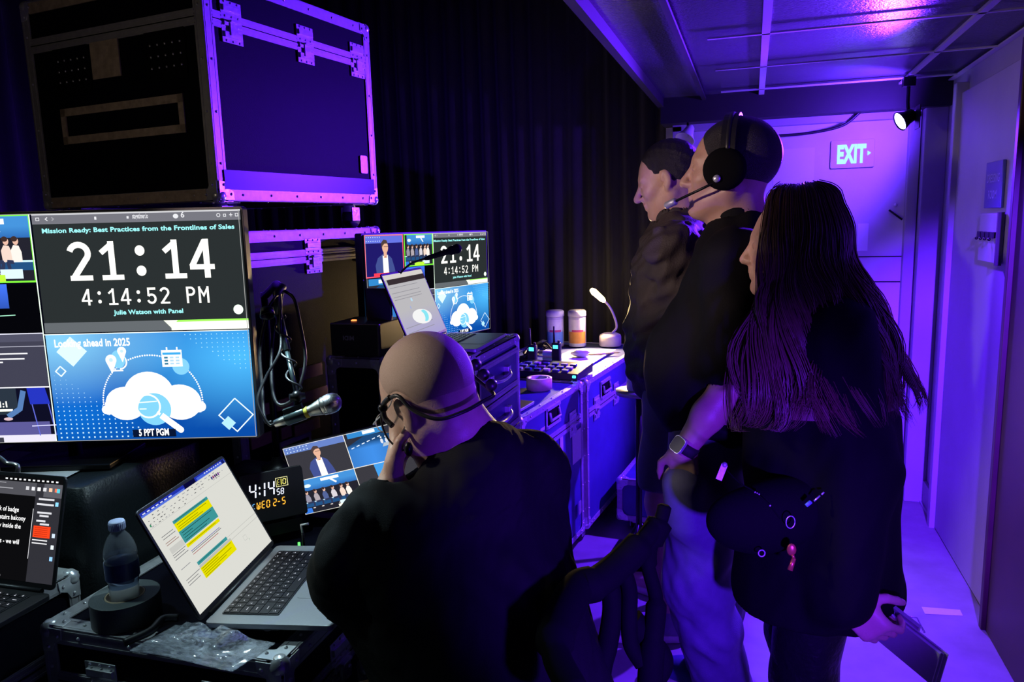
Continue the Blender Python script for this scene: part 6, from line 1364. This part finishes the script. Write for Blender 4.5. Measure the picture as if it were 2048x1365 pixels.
# stubble shadow cap of cropped hair
SH = SDF(); SH.u(ell(H1(-.0165, 0, .040), (.1082, .0856, .0986), H1.R), 0); SH.cut(half(H1.R@npv((1.0, 0, -.55)), H1(.030, 0, .045)), .02); SH.cut(half(H1.R@npv((0.25, 0, -1)), H1(-.02, 0, -.035)), .01)
for s_ in (1, -1): SH.sub(ell(H1(0, s_*.092, 0), (.034, .03, .043), H1.R), .01)
pmat('stubble', (0.40, 0.28, 0.22), 0.6, nscale=500, c2=(0.27, 0.18, 0.14), bump=0.3, bscale=900)
lo, hi = bounds([H1(0, 0, .03)], .13); sdf_mesh('hair', SH, lo, hi, .004, 'stubble', P1, O1)
# glasses
H1k = H1; H1 = (lambda f_: type('S', (), {'__call__': lambda q, x, y, z: f_(x*1.08, y*1.08, z*1.08), 'f': f_.f, 'l': f_.l, 'u': f_.u, 'R': f_.R, 'o': f_.o})())(H1k)
g = thing('glasses', 'thin wire glasses worn by the seated man', 'glasses', H1(0.09, 0, 0)); o = npv(H1(0.09, 0, 0)); m = MB()
for s_ in (1, -1):
    m.tube([H1(.104+.006*math.cos(a)*0, s_*.032+.026*math.cos(a), .004+.020*math.sin(a))-o for a in [2*math.pi*i/24 for i in range(25)]], .0011, seg=6)
    m.tube(smooth_curve([V(H1(.104, s_*.058, .010)-o), V(H1(.085, s_*.076, .012)-o), V(H1(.02, s_*.084, .022)-o), V(H1(-.012, s_*.086, .034)-o), V(H1(-.03, s_*.085, .015)-o), V(H1(-.034, s_*.083, -.005)-o)]), .0012, seg=6)
m.tube([H1(.106, -.008, .008)-o, H1(.110, 0, .012)-o, H1(.106, .008, .008)-o], .0011, seg=6); m.build('frame', 'zinc', g)
for s_ in (1, -1):
    m = MB(); pts = [V(H1(.104, s_*.032+.0255*math.cos(a), .004+.0195*math.sin(a))-o) for a in [2*math.pi*i/24 for i in range(24)]]; m.ring([pts, [p+V(H1.f*.001) for p in pts]], 0, False); m.build('lens', 'lens', g)
# behind-the-neck headset
hs = thing('headset', 'behind the neck headset with ear clip and small mic on the seated man', 'headset', H1(0, 0.09, 0)); o = npv(H1(0, .09, 0)); m = MB()
m.tube(smooth_curve([V(H1(*q)-o) for q in ((.004, .094, .034), (-.030, .096, .030), (-.045, .094, -.005), (-.075, .080, -.040), (-.105, .045, -.050), (-.116, 0, -.050), (-.105, -.045, -.050), (-.075, -.080, -.040), (-.045, -.094, -.005), (-.030, -.094, .028))]), [.004]*73, seg=8); m.build('neckband', 'black_plastic', hs)
m = MB(); m.tube(smooth_curve([V(H1(*q)-o) for q in ((-.01, .096, .036), (.014, .096, .030), (.030, .094, .010), (.022, .094, -.012))]), .0055, seg=8); m.tube(smooth_curve([V(H1(*q)-o) for q in ((.012, .095, .030), (.040, .094, .012), (.052, .092, -.025), (.036, .092, -.055), (.018, .092, -.062))]), .002, seg=6); m.build('ear_hook', 'black_plastic', hs)
MB().ball(H1(.012, .095, -.062)-o, .009, sc=(1, 1, 1.6)).build('ear_unit', 'black_metal', hs); MB().ball(H1(.02, .096, .026)-o, .010).build('ear_joint', 'black_metal', hs)
m = MB()
for q in ((-.085, -.078, -.030), (-.070, -.090, -.005), (-.060, -.094, .02)): m.ball(H1(*q)-o, .013)
m.build('battery_pod', 'black_plastic', hs)
# ------------------------------------------------------------------ standing figures
def stand(o, yaw, Hgt=1.78, head_at=None, head_f=None, head_up=(0, 0, 1), belly=0.0, wide=1.0, lean=0.0, hk=1.0):
    s = Hgt/1.745; F = Fr((o[0], o[1], 0), (math.cos(yaw), math.sin(yaw), 0)); J = {'F': F, 's': s}
    P = lambda x, y, z: F(x*s, y*s, z*s)
    J['P'] = P
    J['pel'] = P(0, 0, .93); J['chest'] = P(lean*.6, 0, 1.25); J['nk'] = P(-.020+lean, 0, 1.455)
    for n_, s_ in (('L', 1), ('R', -1)):
        J['sh'+n_] = P(lean*.9-.01, s_*.185*wide, 1.405); J['hip'+n_] = P(0, s_*.095, .90); J['kn'+n_] = P(.02, s_*.105, .49); J['an'+n_] = P(-.02, s_*.11, .085); J['to'+n_] = P(.15, s_*.13, .035)
        J['el'+n_] = P(-.02, s_*.24*wide, 1.10); J['wr'+n_] = P(.05, s_*.25*wide, .85)
    J['H'] = Fr(head_at if head_at is not None else P(lean+.02, 0, 1.615), head_f if head_f is not None else F.f, head_up); J['belly'] = belly; J['wide'] = wide; J['hk'] = hk
    return J
def torso(S_, J, g=0.0, k=.08):
    P = J['P']; F = J['F']; w_ = J['wide']; b = J['belly']; s = J['s']
    S_.u(ell(P(-.005, 0, .95), ((.115+g+b*.3)*s, (.165+g)*s, (.12+g)*s), F.R), 0); S_.u(ell(P(.005+b*.5, 0, 1.08), ((.110+g+b*.75)*s, (.150*w_+g+b*.25)*s, (.15+b*.5)*s), F.R), k+b*.8)
    S_.u(ell(J['chest'], ((.118+g)*s, (.160*w_+g)*s, (.175+g)*s), F.R), k); S_.u(cap(J['shL'], J['shR'], (.052+g)*s, (.052+g)*s), k); S_.u(cap(J['nk'], J['nk']-npv((0, 0, .12)), (.060+g)*s, (.09+g)*s), k)
def build_body(J, P_, o, skin, h=.0055, hands=True, hl=None, hr=None, ears=(1, -1), jaw=1.0, nose=1.0):
    S_ = SDF(); torso(S_, J)
    for n_ in 'LR':
        S_.u(cap(J['sh'+n_], J['el'+n_], .048, .040), .04); S_.u(cap(J['el'+n_], J['el'+n_]*.55+J['wr'+n_]*.45, .041, .040), .02); S_.u(cap(J['el'+n_]*.55+J['wr'+n_]*.45, J['wr'+n_], .040, .027), .02)
        legs(S_, J['hip'+n_], J['kn'+n_], J['an'+n_], J['to'+n_])
        hp = (hl if n_ == 'L' else hr)
        dd = J['wr'+n_]-J['el'+n_]
        if hp is None: hand_sdf(S_, J['wr'+n_], dd, -J['F'].l*(1 if n_ == 'L' else -1), J['F'].f, .95, curl=(.35, .4, .45, .5))
        else: hand_sdf(S_, J['wr'+n_], hp[0], hp[1], hp[2], .95, curl=hp[3], thumb=hp[4])
    head_sdf(S_, J['H'], J['hk'], J['nk'], .058, ears=ears, jaw=jaw, nose=nose)
    pts = [J[k_] for k_ in ('pel', 'chest', 'nk', 'shL', 'shR', 'elL', 'elR', 'wrL', 'wrR', 'anL', 'anR', 'toL', 'toR')]+[J['H'](0, 0, .12), J['H'](.12, 0, 0), J['H'](0, 0, -.1)]
    lo, hi = bounds(pts, .17); lo[2] = -0.02; return sdf_mesh('body', S_, lo, hi, h, skin, P_, o)
# ------------------------------------------------------------------ 2. man with headset
O2_ = (-0.045, 2.13, 0.0); P2 = person('tall man in black polo wearing a headset, thumb in the pocket of blue-lit trousers', O2_)
J2 = stand(O2_, math.pi-0.02, 1.76, head_at=(-.058, 2.125, 1.615), head_f=(-.985, .10, .02), belly=.085, wide=1.12, hk=1.08)
J2['elL'] = npv((-.045, 1.895, 1.085)); J2['wrL'] = npv((-.155, 1.868, .915)); J2['shL'] = npv((-.040, 1.935, 1.395)); J2['shR'] = npv((-.02, 2.33, 1.40))
J2['toL'] = npv((-.24, 1.98, .035)); J2['toR'] = npv((-.26, 2.30, .035)); J2['anR'] = npv((-.09, 2.27, .09)); J2['knR'] = npv((-.08, 2.24, .50)); J2['knL'] = npv((-.125, 2.00, .50)); J2['hipL'] = npv((-.095, 2.035, .90))
build_body(J2, P2, O2_, 'skin_dark_light', .005, hl=((.03, .30, -.95), (.2, 1, 0.3), (-1, 0, 0), (.25, .3, .3, .35), .0), jaw=1.1)
PS = SDF(); torso(PS, J2, .016)
for n_ in 'LR':
    a, b = J2['sh'+n_], J2['el'+n_]; PS.u(cap(a, a+(b-a)*.88, .066, .068), .05)
PS.disp(folds(.006, 20, 11)); PS.sub(cap(J2['nk']+npv((0, 0, -.03)), J2['H'].o, .066, .072), .012)
for n_ in 'LR':
    a, b = J2['sh'+n_], J2['el'+n_]; v = nrm(b-a); PS.sub(cap(a+v*.25*1.0, b+v*.08, .050, .060), .003)
PS.cut(half((0, 0, -1), (0, 0, .90)), .01); PS.cut(half((0, 0, -1), (0, 0, .90)), .01)
lo, hi = bounds([J2['pel'], J2['nk'], J2['shL'], J2['shR'], J2['elL'], J2['elR'], J2['P'](.25, 0, 1.0)], .16); sdf_mesh('polo_shirt', PS, lo, hi, .006, 'polo_black', P2, O2_)
CO = SDF(); CO.u(cap(J2['nk']+npv((.005, 0, -.025)), J2['nk']+npv((-.012, 0, .035)), .080, .073), 0); CO.sub(cap(J2['nk']-npv((0, 0, .1)), J2['nk']+npv((-.01, 0, .12)), .067, .067), .003); CO.cut(half((-.9, 0, -.55), J2['nk']+npv((-.055, 0, -.01))), .01) if False else None
lo, hi = bounds([J2['nk']], .12); sdf_mesh('collar', CO, lo, hi, .0045, 'polo_black', P2, O2_)
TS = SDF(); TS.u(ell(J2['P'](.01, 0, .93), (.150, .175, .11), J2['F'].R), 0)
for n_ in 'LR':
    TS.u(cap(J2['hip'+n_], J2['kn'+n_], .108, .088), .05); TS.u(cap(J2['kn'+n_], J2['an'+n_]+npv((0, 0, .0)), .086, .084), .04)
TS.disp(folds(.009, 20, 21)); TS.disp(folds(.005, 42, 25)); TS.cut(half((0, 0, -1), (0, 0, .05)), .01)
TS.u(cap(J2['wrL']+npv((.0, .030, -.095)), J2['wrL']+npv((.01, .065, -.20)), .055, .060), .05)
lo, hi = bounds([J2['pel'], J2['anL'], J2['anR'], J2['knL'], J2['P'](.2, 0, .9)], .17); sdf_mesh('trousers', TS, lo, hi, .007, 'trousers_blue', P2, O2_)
m = MB(); 
for z, x in ((.878, 0),): pass
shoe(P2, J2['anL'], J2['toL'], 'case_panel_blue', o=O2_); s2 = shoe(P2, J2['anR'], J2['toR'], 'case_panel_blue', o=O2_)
HH = SDF(); H2 = J2['H']; E2 = lambda x, y, z, a, b, c: ell(H2(x*1.08, y*1.08, z*1.08), (a*1.08, b*1.08, c*1.08), H2.R)
HH.u(E2(-.018, 0, .038, .103, .083, .094), 0); HH.cut(half(H2.R@npv((1, 0, -.30)), H2(.062, 0, .05)), .012); HH.cut(half(H2.R@npv((.35, 0, -1)), H2(-.04, 0, -.045)), .02)
lo, hi = bounds([H2(0, 0, .03)], .14); sdf_mesh('hair', HH, lo, hi, .0045, 'hair_black', P2, O2_)
hs = thing('headset', 'black over-ear headset with boom microphone on the man in the polo shirt', 'headset', H2(0, .09, 0)); o = npv(H2(0, .09, 0)); m = MB()
arc = [V(H2(-.004, .104*math.cos(a), .045+.103*math.sin(a))-o) for a in [math.pi*i/22 for i in range(23)]]
m.tube(arc, .007, seg=8); up2 = V(H2.u); 
for i in range(len(arc)-1):
    a, b = arc[i], arc[i+1]; m.obox((a+b)/2, (b-a)/2*1.05, V(H2.f)*.018, ((b-a).normalized().cross(V(H2.f)))*.0035)
m.build('headband', 'black_plastic', hs)
for s_ in (1, -1):
    m = MB(); m.lathe([(.001, -.010), (.048, -.010), (.054, .0), (.054, .014), (.046, .022), (.03, .026), (.001, .027)], V(H2(.002, s_*.092, .002)-o), V(H2.l*s_)); e_ = m.build('ear_cup', 'matte_black', hs)
    m = MB(); m.lathe([(.001, .026), (.010, .026), (.009, .031), (.001, .032)], V(H2(.018, s_*.092, -.022)-o), V(H2.l*s_), seg=14); m.build('screw_cap', 'zinc', e_)
m = MB(); m.tube(smooth_curve([V(H2(*q)-o) for q in ((.022, .112, -.030), (.060, .108, -.048), (.105, .085, -.066), (.135, .065, -.078))]), .0035, seg=8); m.build('boom', 'black_metal', hs)
m = MB(); a, b = V(H2(.128, .070, -.075)-o), V(H2(.160, .052, -.088)-o); m.tube([a, a+(b-a)*.1, a+(b-a)*.9, b], [.007, .010, .010, .007], seg=12); m.build('mic_capsule', 'laptop_alu', hs)
# wrist watch
wd = nrm(J2['wrL']-J2['elL']); Wc = J2['wrL']-wd*.012; wt = thing('wrist_watch', 'dark smartwatch with a metal rim on the wrist of the man in the polo shirt', 'watch', Wc); n_ = nrm(np.cross(wd, (0, 0, 1))); n_ = n_ if n_[1] < 0 else -n_; n_ = nrm(n_*.8+npv((-.75, 0, .1))); n_ = nrm(n_-wd*(n_@wd)); t_ = np.cross(wd, n_)
m = MB(); m.lathe([(.030, -.014), (.034, -.013), (.034, .013), (.030, .014), (.030, -.014)], (0, 0, 0), wd, cap=False); m.build('strap', 'rubber', wt)
R_ = Matrix((V(t_), V(wd), V(n_))).transposed(); 
def placed(mb, name, mat, par, c, R, bevel=0):
    ob = mb.build(name, mat, par, bevel=bevel); mm = R.to_4x4(); mm.translation = V(c); ob.matrix_basis = mm; return ob
cs = placed(MB().rbox((0, 0, 0), (.036, .042, .010), .010), 'case', 'zinc', wt, n_*.036, R_, .001); placed(MB().rbox((0, 0, 0), (.033, .039, .0115), .009), 'face', 'key_black', wt, n_*.036, R_)
# ------------------------------------------------------------------ 3. dark haired man further back
O3 = (-0.235, 2.665, 0.0); P3 = person('man with short dark hair and brown quilted jacket looking down, farthest of the standing three', O3)
J3 = stand(O3, math.pi, 1.74, head_at=(-.278, 2.660, 1.622), head_f=(-.94, .06, -.30), belly=.03, lean=.015, hk=1.02)
J3['toL'] = npv((-.42, 2.50, .035)); J3['anL'] = npv((-.25, 2.55, .09)); J3['toR'] = npv((-.40, 2.88, .035)); J3['anR'] = npv((-.24, 2.84, .09)); J3['knR'] = npv((-.26, 2.80, .50)); J3['knL'] = npv((-.285, 2.57, .50))
J3['elL'] = npv((-.155, 2.44, 1.09)); J3['wrL'] = npv((-.16, 2.48, .86))
build_body(J3, P3, O3, 'skin_pale', .0055, nose=1.25)
JS = SDF(); torso(JS, J3, .036)
for n_ in 'LR':
    a, b, c = J3['sh'+n_], J3['el'+n_], J3['wr'+n_]; JS.u(cap(a, b, .076, .064), .06); JS.u(cap(b, c, .062, .052), .03)
JS.disp(folds(.013, 20, 31)); JS.disp(folds(.006, 48, 33)); JS.disp(lambda p: (.004*np.sin(p[:, 2]*75+3*np.sin(p[:, 0]*20+p[:, 1]*14))).astype(f32))
JS.sub(cap(J3['nk']+npv((0, 0, -.02)), J3['H'].o, .070, .080), .008)
for n_ in 'LR':
    b, c = J3['el'+n_], J3['wr'+n_]; v = nrm(c-b); JS.sub(cap(c-v*.03, c+v*.1, .040, .05), .003)
JS.cut(half((0, 0, -1), (0, 0, .87)), .01)
lo, hi = bounds([J3['pel'], J3['nk'], J3['shL'], J3['shR'], J3['elL'], J3['elR'], J3['wrL'], J3['wrR'], J3['P'](.2, 0, 1.0)], .16); sdf_mesh('jacket', JS, lo, hi, .007, 'jacket_brown', P3, O3)
CO = SDF(); CO.u(cap(J3['nk']+npv((0, 0, -.04)), J3['nk']+npv((-.015, 0, .055)), .086, .080), 0); CO.sub(cap(J3['nk']-npv((0, 0, .1)), J3['nk']+npv((-.02, 0, .14)), .072, .074), .003)
lo, hi = bounds([J3['nk']], .14); sdf_mesh('collar', CO, lo, hi, .005, 'jacket_brown', P3, O3)
ST = SDF(); ST.u(ell(J3['P'](.01, 0, .92), (.135, .17, .11), J3['F'].R), 0)
for n_ in 'LR': ST.u(cap(J3['hip'+n_], J3['kn'+n_], .112, .092), .05)
ST.disp(folds(.006, 22, 41)); ST.cut(half((0, 0, -1), (0, 0, .565)), .01)
for n_ in 'LR': v = nrm(J3['kn'+n_]-J3['hip'+n_]); ST.sub(cap(J3['kn'+n_]-v*.09, J3['kn'+n_]+v*.05, .076, .080), .003)
lo, hi = bounds([J3['pel'], J3['knL'], J3['knR']], .17); sdf_mesh('shorts', ST, lo, hi, .007, 'shorts_grey', P3, O3)
shoe(P3, J3['anL'], J3['toL'], 'shoe_grey', laces=True, o=O3); shoe(P3, J3['anR'], J3['toR'], 'shoe_tan', o=O3)
H3 = J3['H']; HH = SDF(); E3 = lambda x, y, z, a, b, c: ell(H3(x, y, z), (a, b, c), H3.R)
HH.u(E3(-.020, 0, .042, .104, .084, .095), 0); HH.disp(folds(.0022, 160, 3)); HH.cut(half(H3.R@npv((1, 0, -.55)), H3(.040, 0, .045)), .014); HH.cut(half(H3.R@npv((.30, 0, -1)), H3(-.04, 0, -.040)), .01)
for s_ in (1, -1): HH.sub(E3(.004, s_*.092, -.002, .030, .022, .038), .006)
lo, hi = bounds([H3(0, 0, .03)], .14); sdf_mesh('hair', HH, lo, hi, .0045, 'hair_black', P3, O3)
m = MB()
for s_ in (1, -1): m.tube([H3(.082, s_*.014, .030)-npv(O3), H3(.083, s_*.028, .034)-npv(O3), H3(.074, s_*.045, .029)-npv(O3)], [.003, .004, .0025], seg=6)
m.build('eyebrows', 'hair_black', P3)
# ------------------------------------------------------------------ 4. woman with long wavy hair
O4 = (0.150, 1.795, 0.0); P4 = person('woman with long wavy brown hair in a long black coat, seen from behind', O4)
J4 = stand(O4, math.pi+0.02, 1.565, head_at=(.088, 1.815, 1.425), head_f=(-.985, .12, -.03), wide=.90, hk=.95)
J4['elL'] = npv((.225, 1.625, .98)); J4['wrL'] = npv((.205, 1.600, .70)); J4['shL'] = npv((.165, 1.655, 1.245)); J4['elR'] = npv((.19, 1.98, .98)); J4['wrR'] = npv((.10, 1.98, .75))
build_body(J4, P4, O4, 'skin_pale', .005, hl=((.62, -.10, -.62), (.2, 1, .2), (-.3, 0, 1), (.75, .8, .85, .9), .9), nose=.85, jaw=.95)
CT = SDF(); torso(CT, J4, .030)
P = J4['P']; CT.u(cap(P(-.02, 0, 1.10), P(-.02, 0, .66), .155, .182), .08); CT.u(cap(P(.0, 0, .80), P(.0, 0, .58), .175, .182), .05)
for n_ in 'LR':
    a, b, c = J4['sh'+n_], J4['el'+n_], J4['wr'+n_]; CT.u(cap(a, b, .068, .066), .06); CT.u(cap(b, c, .066, .062), .05)
CT.disp(lambda p: (.008*np.sin((p[:, 0]*22+p[:, 1]*26)+1.5*np.sin(p[:, 2]*6))*np.clip((1.05-p[:, 2])*2, 0, 1)).astype(f32)); CT.disp(folds(.004, 26, 51))
CT.sub(cap(J4['nk']+npv((0, 0, -.02)), J4['H'].o, .064, .070), .008); CT.cut(half((0, 0, -1), (0, 0, .605)), .006)
lo, hi = bounds([J4['pel'], J4['nk'], J4['shL'], J4['shR'], J4['elL'], J4['elR'], J4['wrL'], J4['P'](.25, 0, .5), J4['P'](-.25, 0, .5)], .16); sdf_mesh('coat', CT, lo, hi, .006, 'coat_black', P4, O4)
LP = SDF(); LP.u(ell(P(0, 0, .88), (.12, .155, .12), J4['F'].R), 0)
for n_ in 'LR': LP.u(cap(J4['hip'+n_], J4['kn'+n_], .092, .070), .04); LP.u(cap(J4['kn'+n_], J4['an'+n_], .070, .056), .03)
LP.disp(folds(.005, 24, 61)); lo, hi = bounds([J4['pel'], J4['anL'], J4['anR']], .16); sdf_mesh('trousers', LP, lo, hi, .007, 'leather_black', P4, O4)
shoe(P4, J4['anL'], J4['toL'], 'matte_black', o=O4); shoe(P4, J4['anR'], J4['toR'], 'matte_black', o=O4)
# hair: under-sheet plus many strands grouped in waving locks
H4 = J4['H']; o4 = npv(O4); hr_ = np.random.RandomState(12)
def hair_pt(phi, t, off=0.0, lift=0.0):
    """phi round the head (0 = face), t 0..1 from the parting to the tip"""
    c, s_ = math.cos(phi), math.sin(phi); cf = max(c, 0); cb = max(-c, 0)
    K = [(-.005+.035*c, .010*s_, .131), (-.006+.075*c, .062*s_, .112), (-.010+.104*c-.004*cf, .093*s_, .045), (-.010+.112*c, .110*s_, -.035), (-.022+.128*c-.015*cb+.015*cf, .190*s_, -.115), (-.030+.145*c-.035*cb+.055*cf, .218*s_, -.230), (-.036+.150*c-.065*cb+.085*cf, .252*s_, -.360)]
    x = t*(len(K)-1); i = min(int(x), len(K)-2); f_ = x-i
    P_ = [K[max(i-1, 0)], K[i], K[i+1], K[min(i+2, len(K)-1)]]; r_ = []
    for d_ in range(3):
        a, b, e, g_ = [q[d_] for q in P_]; r_.append(0.5*((2*b)+(e-a)*f_+(2*a-5*b+4*e-g_)*f_*f_+(3*b-a-3*e+g_)*f_**3))
    return r_
m = MB(); rows = []
for j in range(25):
    t = j/24*0.96; row = []
    for i in range(49):
        phi = math.radians(58+(302-58)*i/48); x, y, z = hair_pt(phi, t); sh_ = 1.0-.07
        row.append(V(H4(x*sh_, y*sh_, z-.004)-o4))
    rows.append(row)
m.ring(rows, 0, True, False, False, closed=False); m.build('hair_base', 'hair_brown', P4)
m = MB(); seg_n = 26
nlock = 92
for L_ in range(nlock):
    ph0 = math.radians(52+(308-52)*(L_+hr_.rand()*.6)/nlock); tl_ = hr_.uniform(.93, 1.03)+(.05 if math.cos(ph0) > .2 else 0); a1, a2 = L_*.22+hr_.randn()*.5, L_*.22+1.6+hr_.randn()*.5; wl = hr_.uniform(6.0, 8.0); amp = hr_.uniform(.018, .036)
    for k_ in range(22):
        dphi = hr_.randn()*.050; dr = abs(hr_.randn())*.0045; dx, dy = hr_.randn()*.006, hr_.randn()*.006; te = tl_*hr_.uniform(.94, 1.0); pts = []
        for i in range(seg_n):
            t = te*i/(seg_n-1); x, y, z = hair_pt(ph0+dphi*(1-.5*t), t); w_ = max(0, (t-.33)/.67)
            rr2 = math.hypot(x, y)+1e-6; wv = amp*w_*math.sin(wl*2.2*t+a1); wr = amp*.8*w_*math.sin(wl*2.2*t+a2)
            x2 = x*(1+dr/rr2)+x/rr2*wr-y/rr2*wv+dx*w_*(1-w_*.6); y2 = y*(1+dr/rr2)+y/rr2*wr+x/rr2*wv+dy*w_*(1-w_*.6)
            pts.append(V(H4(x2, y2, z+dr*(1 if t < .2 else 0))-o4))
        r0 = hr_.uniform(.0008, .0015)
        m.tube(pts, [r0]*(seg_n-4)+[r0*.8, r0*.6, r0*.4, r0*.15], seg=4, caps=False)
hs_ = m.build('hair_strands', 'hair_brown', P4); hs_['kind'] = 'stuff'
# belt bag with zip pull, badge; keys; clipboard in her hand
bb = thing('belt_bag', 'black belt bag with a bright zip pull on the side of the long coat', 'bag', D(1530, 1030, 1.56)); o = npv(D(1530, 1030, 1.56))
rt = npv(CR); upv = npv((0, 0, 1)); dn = nrm(npv(CF)*npv((1, 1, 0))); Rb = np.stack([rt, upv, -dn], 1)
B_ = SDF(); B_.u(ell(npv(D(1520, 1040, 1.60)), (.115, .075, .050), Rb), 0); B_.u(ell(npv(D(1590, 1010, 1.60)), (.085, .060, .045), Rb), .05)
lo, hi = bounds([D(1520, 1040, 1.60), D(1590, 1010, 1.60)], .15); sdf_mesh('pouch', B_, lo, hi, .006, 'coat_black', bb, o)
m = MB(); zp = [V(D(*p, d))-V(o) for p, d in (((1450, 938), 1.575), ((1478, 965), 1.556), ((1510, 985), 1.545), ((1540, 1012), 1.538), ((1560, 1038), 1.535))]; m.tube(smooth_curve(zp), .0016, seg=6); [m.ball(zp[2]+V((0.004*i_, 0, -.002*i_)), .0022, seg=6, mi=1) for i_ in range(3)]; m.ball(zp[3], .0025, seg=6, mi=1); m.build('zip', ['matte_black', 'zinc'], bb)  # zinc beads stand in for glints along the zip
m = MB(); a, b = V(D(1449, 930, 1.565))-V(o), V(D(1437, 960, 1.565))-V(o); d_ = (b-a); n2 = V(CF); s2_ = d_.cross(n2).normalized(); m.obox((a+b)/2, d_/2, s2_*.0065, n2*.0015); m.ball(a, .006); m.build('zip_pull', 'alu', bb)
m = MB(); q = V(D(1523, 1107, 1.545))-V(o); m.lathe([(.0055, 0), (.008, 0), (.008, .002), (.0055, .002), (.0055, 0)], q, -V(CF), seg=16, cap=False); m.build('badge', 'alu', bb)
m = MB(); m.tube(smooth_curve([V(D(*p, 1.56))-V(o) for p in ((1560, 1035), (1600, 1015), (1625, 1000), (1648, 985))]), .008, seg=8); m.build('strap', 'coat_black', bb)
kf = thing('key_fob', 'copper coloured key fob on a ring hanging from the woman’s belt bag', 'keys', D(1581, 1060, 1.52)); o = npv(D(1581, 1060, 1.52)); Q = lambda x, y, dd=1.515: V(D(x, y, dd))-V(o)
m = MB(); m.tube([Q(1581, 1045)+V(rt)*.009*math.cos(a)+V(upv)*.013*math.sin(a) for a in [2*math.pi*i/20 for i in range(21)]], .0012, seg=6); m.build('ring', 'zinc', kf)
m = MB(); m.ball(Q(1583, 1100), .0095, sc=(1, .5, 1.4)); m.tube([Q(1585, 1110), Q(1588, 1118)], .003); m.tube([Q(1588, 1117), Q(1580, 1141)], [.0045, .0055]); m.build('fob', 'copper', kf)
m = MB(); m.tube([Q(1622, 1004), Q(1612, 1012)], .004); m.build('blue_tag', 'led_blue', kf) if False else m.build('blue_tag', 'label_blue', kf)
m = MB(); m.tube([Q(1628, 1003), Q(1640, 992)], .0018); m.tube([Q(1643, 990), Q(1648, 985)], .0018); m.build('clip', 'zinc', kf)
cpb = thing('clipboard', 'clipboard with papers held behind her by the woman in the coat', 'clipboard', D(1830, 1290, 1.55)); o = npv(D(1830, 1290, 1.55))
a = npv(D(1790, 1232, 1.60)); b = npv(D(1884, 1306, 1.52)); ed = nrm(b-a); L_ = np.linalg.norm(b-a)+.05; cdir = nrm(npv((-.25, .55, -.55))); cdir = nrm(cdir-ed*(cdir@ed)); nn = np.cross(ed, cdir)
m = MB(); m.obox((a+b)/2-ed*.02-o+cdir*.055, V(ed*L_/2), V(cdir*.055), V(nn*.0025)); m.build('board', 'laptop_alu', cpb, bevel=.001)
m = MB(); m.obox((a+b)/2-ed*.01-o+cdir*.054+nn*.0045, V(ed*L_/2*.94), V(cdir*.055), V(nn*.0015)); m.obox((a+b)/2-ed*.02-o+cdir*.054-nn*.0055, V(ed*L_/2*.94), V(cdir*.057), V(nn*.0025)); m.build('papers', 'paper', cpb)
m = MB(); m.obox(a-o+ed*.02+nn*.009, V(ed*.03), V(cdir*.012), V(nn*.004)); m.tube([V(a-o+ed*.01+nn*.012), V(a-o+ed*.03+nn*.03), V(a-o+ed*.06+nn*.012)], .002, seg=6); m.build('clip', 'zinc', cpb)
# ------------------------------------------------------------------ chair of the seated man
ch = thing('office_chair', 'black tall chair with curved back rails under the seated man', 'chair', (-0.36, 1.25, 0)); oc = V((-0.36, 1.25, 0)); q_ = lambda p: V(p)-oc
MB().rbox(q_((-.40, 1.25, .36)), (.40, .42, .05), .06).build('seat', 'cloth_black', ch, bevel=.015)
m = MB(); m.cyl((0, 0, .06), (0, 0, .34), .028, .024); m.build('gas_lift', 'black_metal', ch)
for k_ in range(5):
    a_ = 2*math.pi*k_/5+.3; m = MB(); m.tube([(0, 0, .10), (.20*math.cos(a_), .20*math.sin(a_), .075), (.25*math.cos(a_), .25*math.sin(a_), .055)], [.022, .018, .014]); lg = m.build('leg', 'matte_black', ch)
    MB().lathe([(.006, -.014), (.026, -.012), (.026, .012), (.006, .014)], (.25*math.cos(a_), .25*math.sin(a_), .0265), (-math.sin(a_), math.cos(a_), 0)).build('wheel', 'rubber', lg)
m = MB(); m.tube([q_(p) for p in smooth_curve([D(1330, 1010, 1.5), D(1322, 1040, 1.5), D(1300, 1085, 1.49), D(1296, 1130, 1.47), D(1312, 1200, 1.45), D(1306, 1280, 1.43), D(1300, 1365, 1.42), V((-.17, 1.30, .42))])], [.009]+[.014]*8+[.026]*8+[.018]*8+[.014]*8+[.020]*8+[.024]*8+[.022]*8, seg=10); m.build('back_post', 'matte_black', ch)
m = MB(); m.tube([q_(p) for p in smooth_curve([D(1318, 1045, 1.5), D(1285, 1085, 1.47), D(1240, 1130, 1.45), D(1195, 1165, 1.42), D(1150, 1185, 1.40), V((-.30, 1.12, .80)), V((-.24, 1.02, .78))])], [.012]+[.020]*8+[.030]*16+[.034]*16+[.024]*8, seg=10); m.build('back_rail', 'matte_black', ch)
m = MB(); m.tube([q_(p) for p in smooth_curve([D(1245, 1135, 1.45), D(1258, 1180, 1.44), D(1258, 1235, 1.43), D(1262, 1290, 1.43), D(1285, 1330, 1.42)])], [.016]*33, seg=8); m.build('back_strut', 'matte_black', ch)
m = MB(); m.tube([q_(p) for p in smooth_curve([D(1215, 1150, 1.45), D(1225, 1215, 1.44), D(1215, 1290, 1.43), D(1200, 1365, 1.42), V((-.26, 1.24, .42))])], [.020]*33, seg=8); m.build('back_strut', 'matte_black', ch)
m = MB(); m.tube([q_(p) for p in smooth_curve([D(1262, 1240, 1.45), D(1285, 1270, 1.45), D(1320, 1320, 1.45), D(1300, 1365, 1.44)])], [.026]*25, seg=8); m.build('lumbar_pad', 'matte_black', ch)
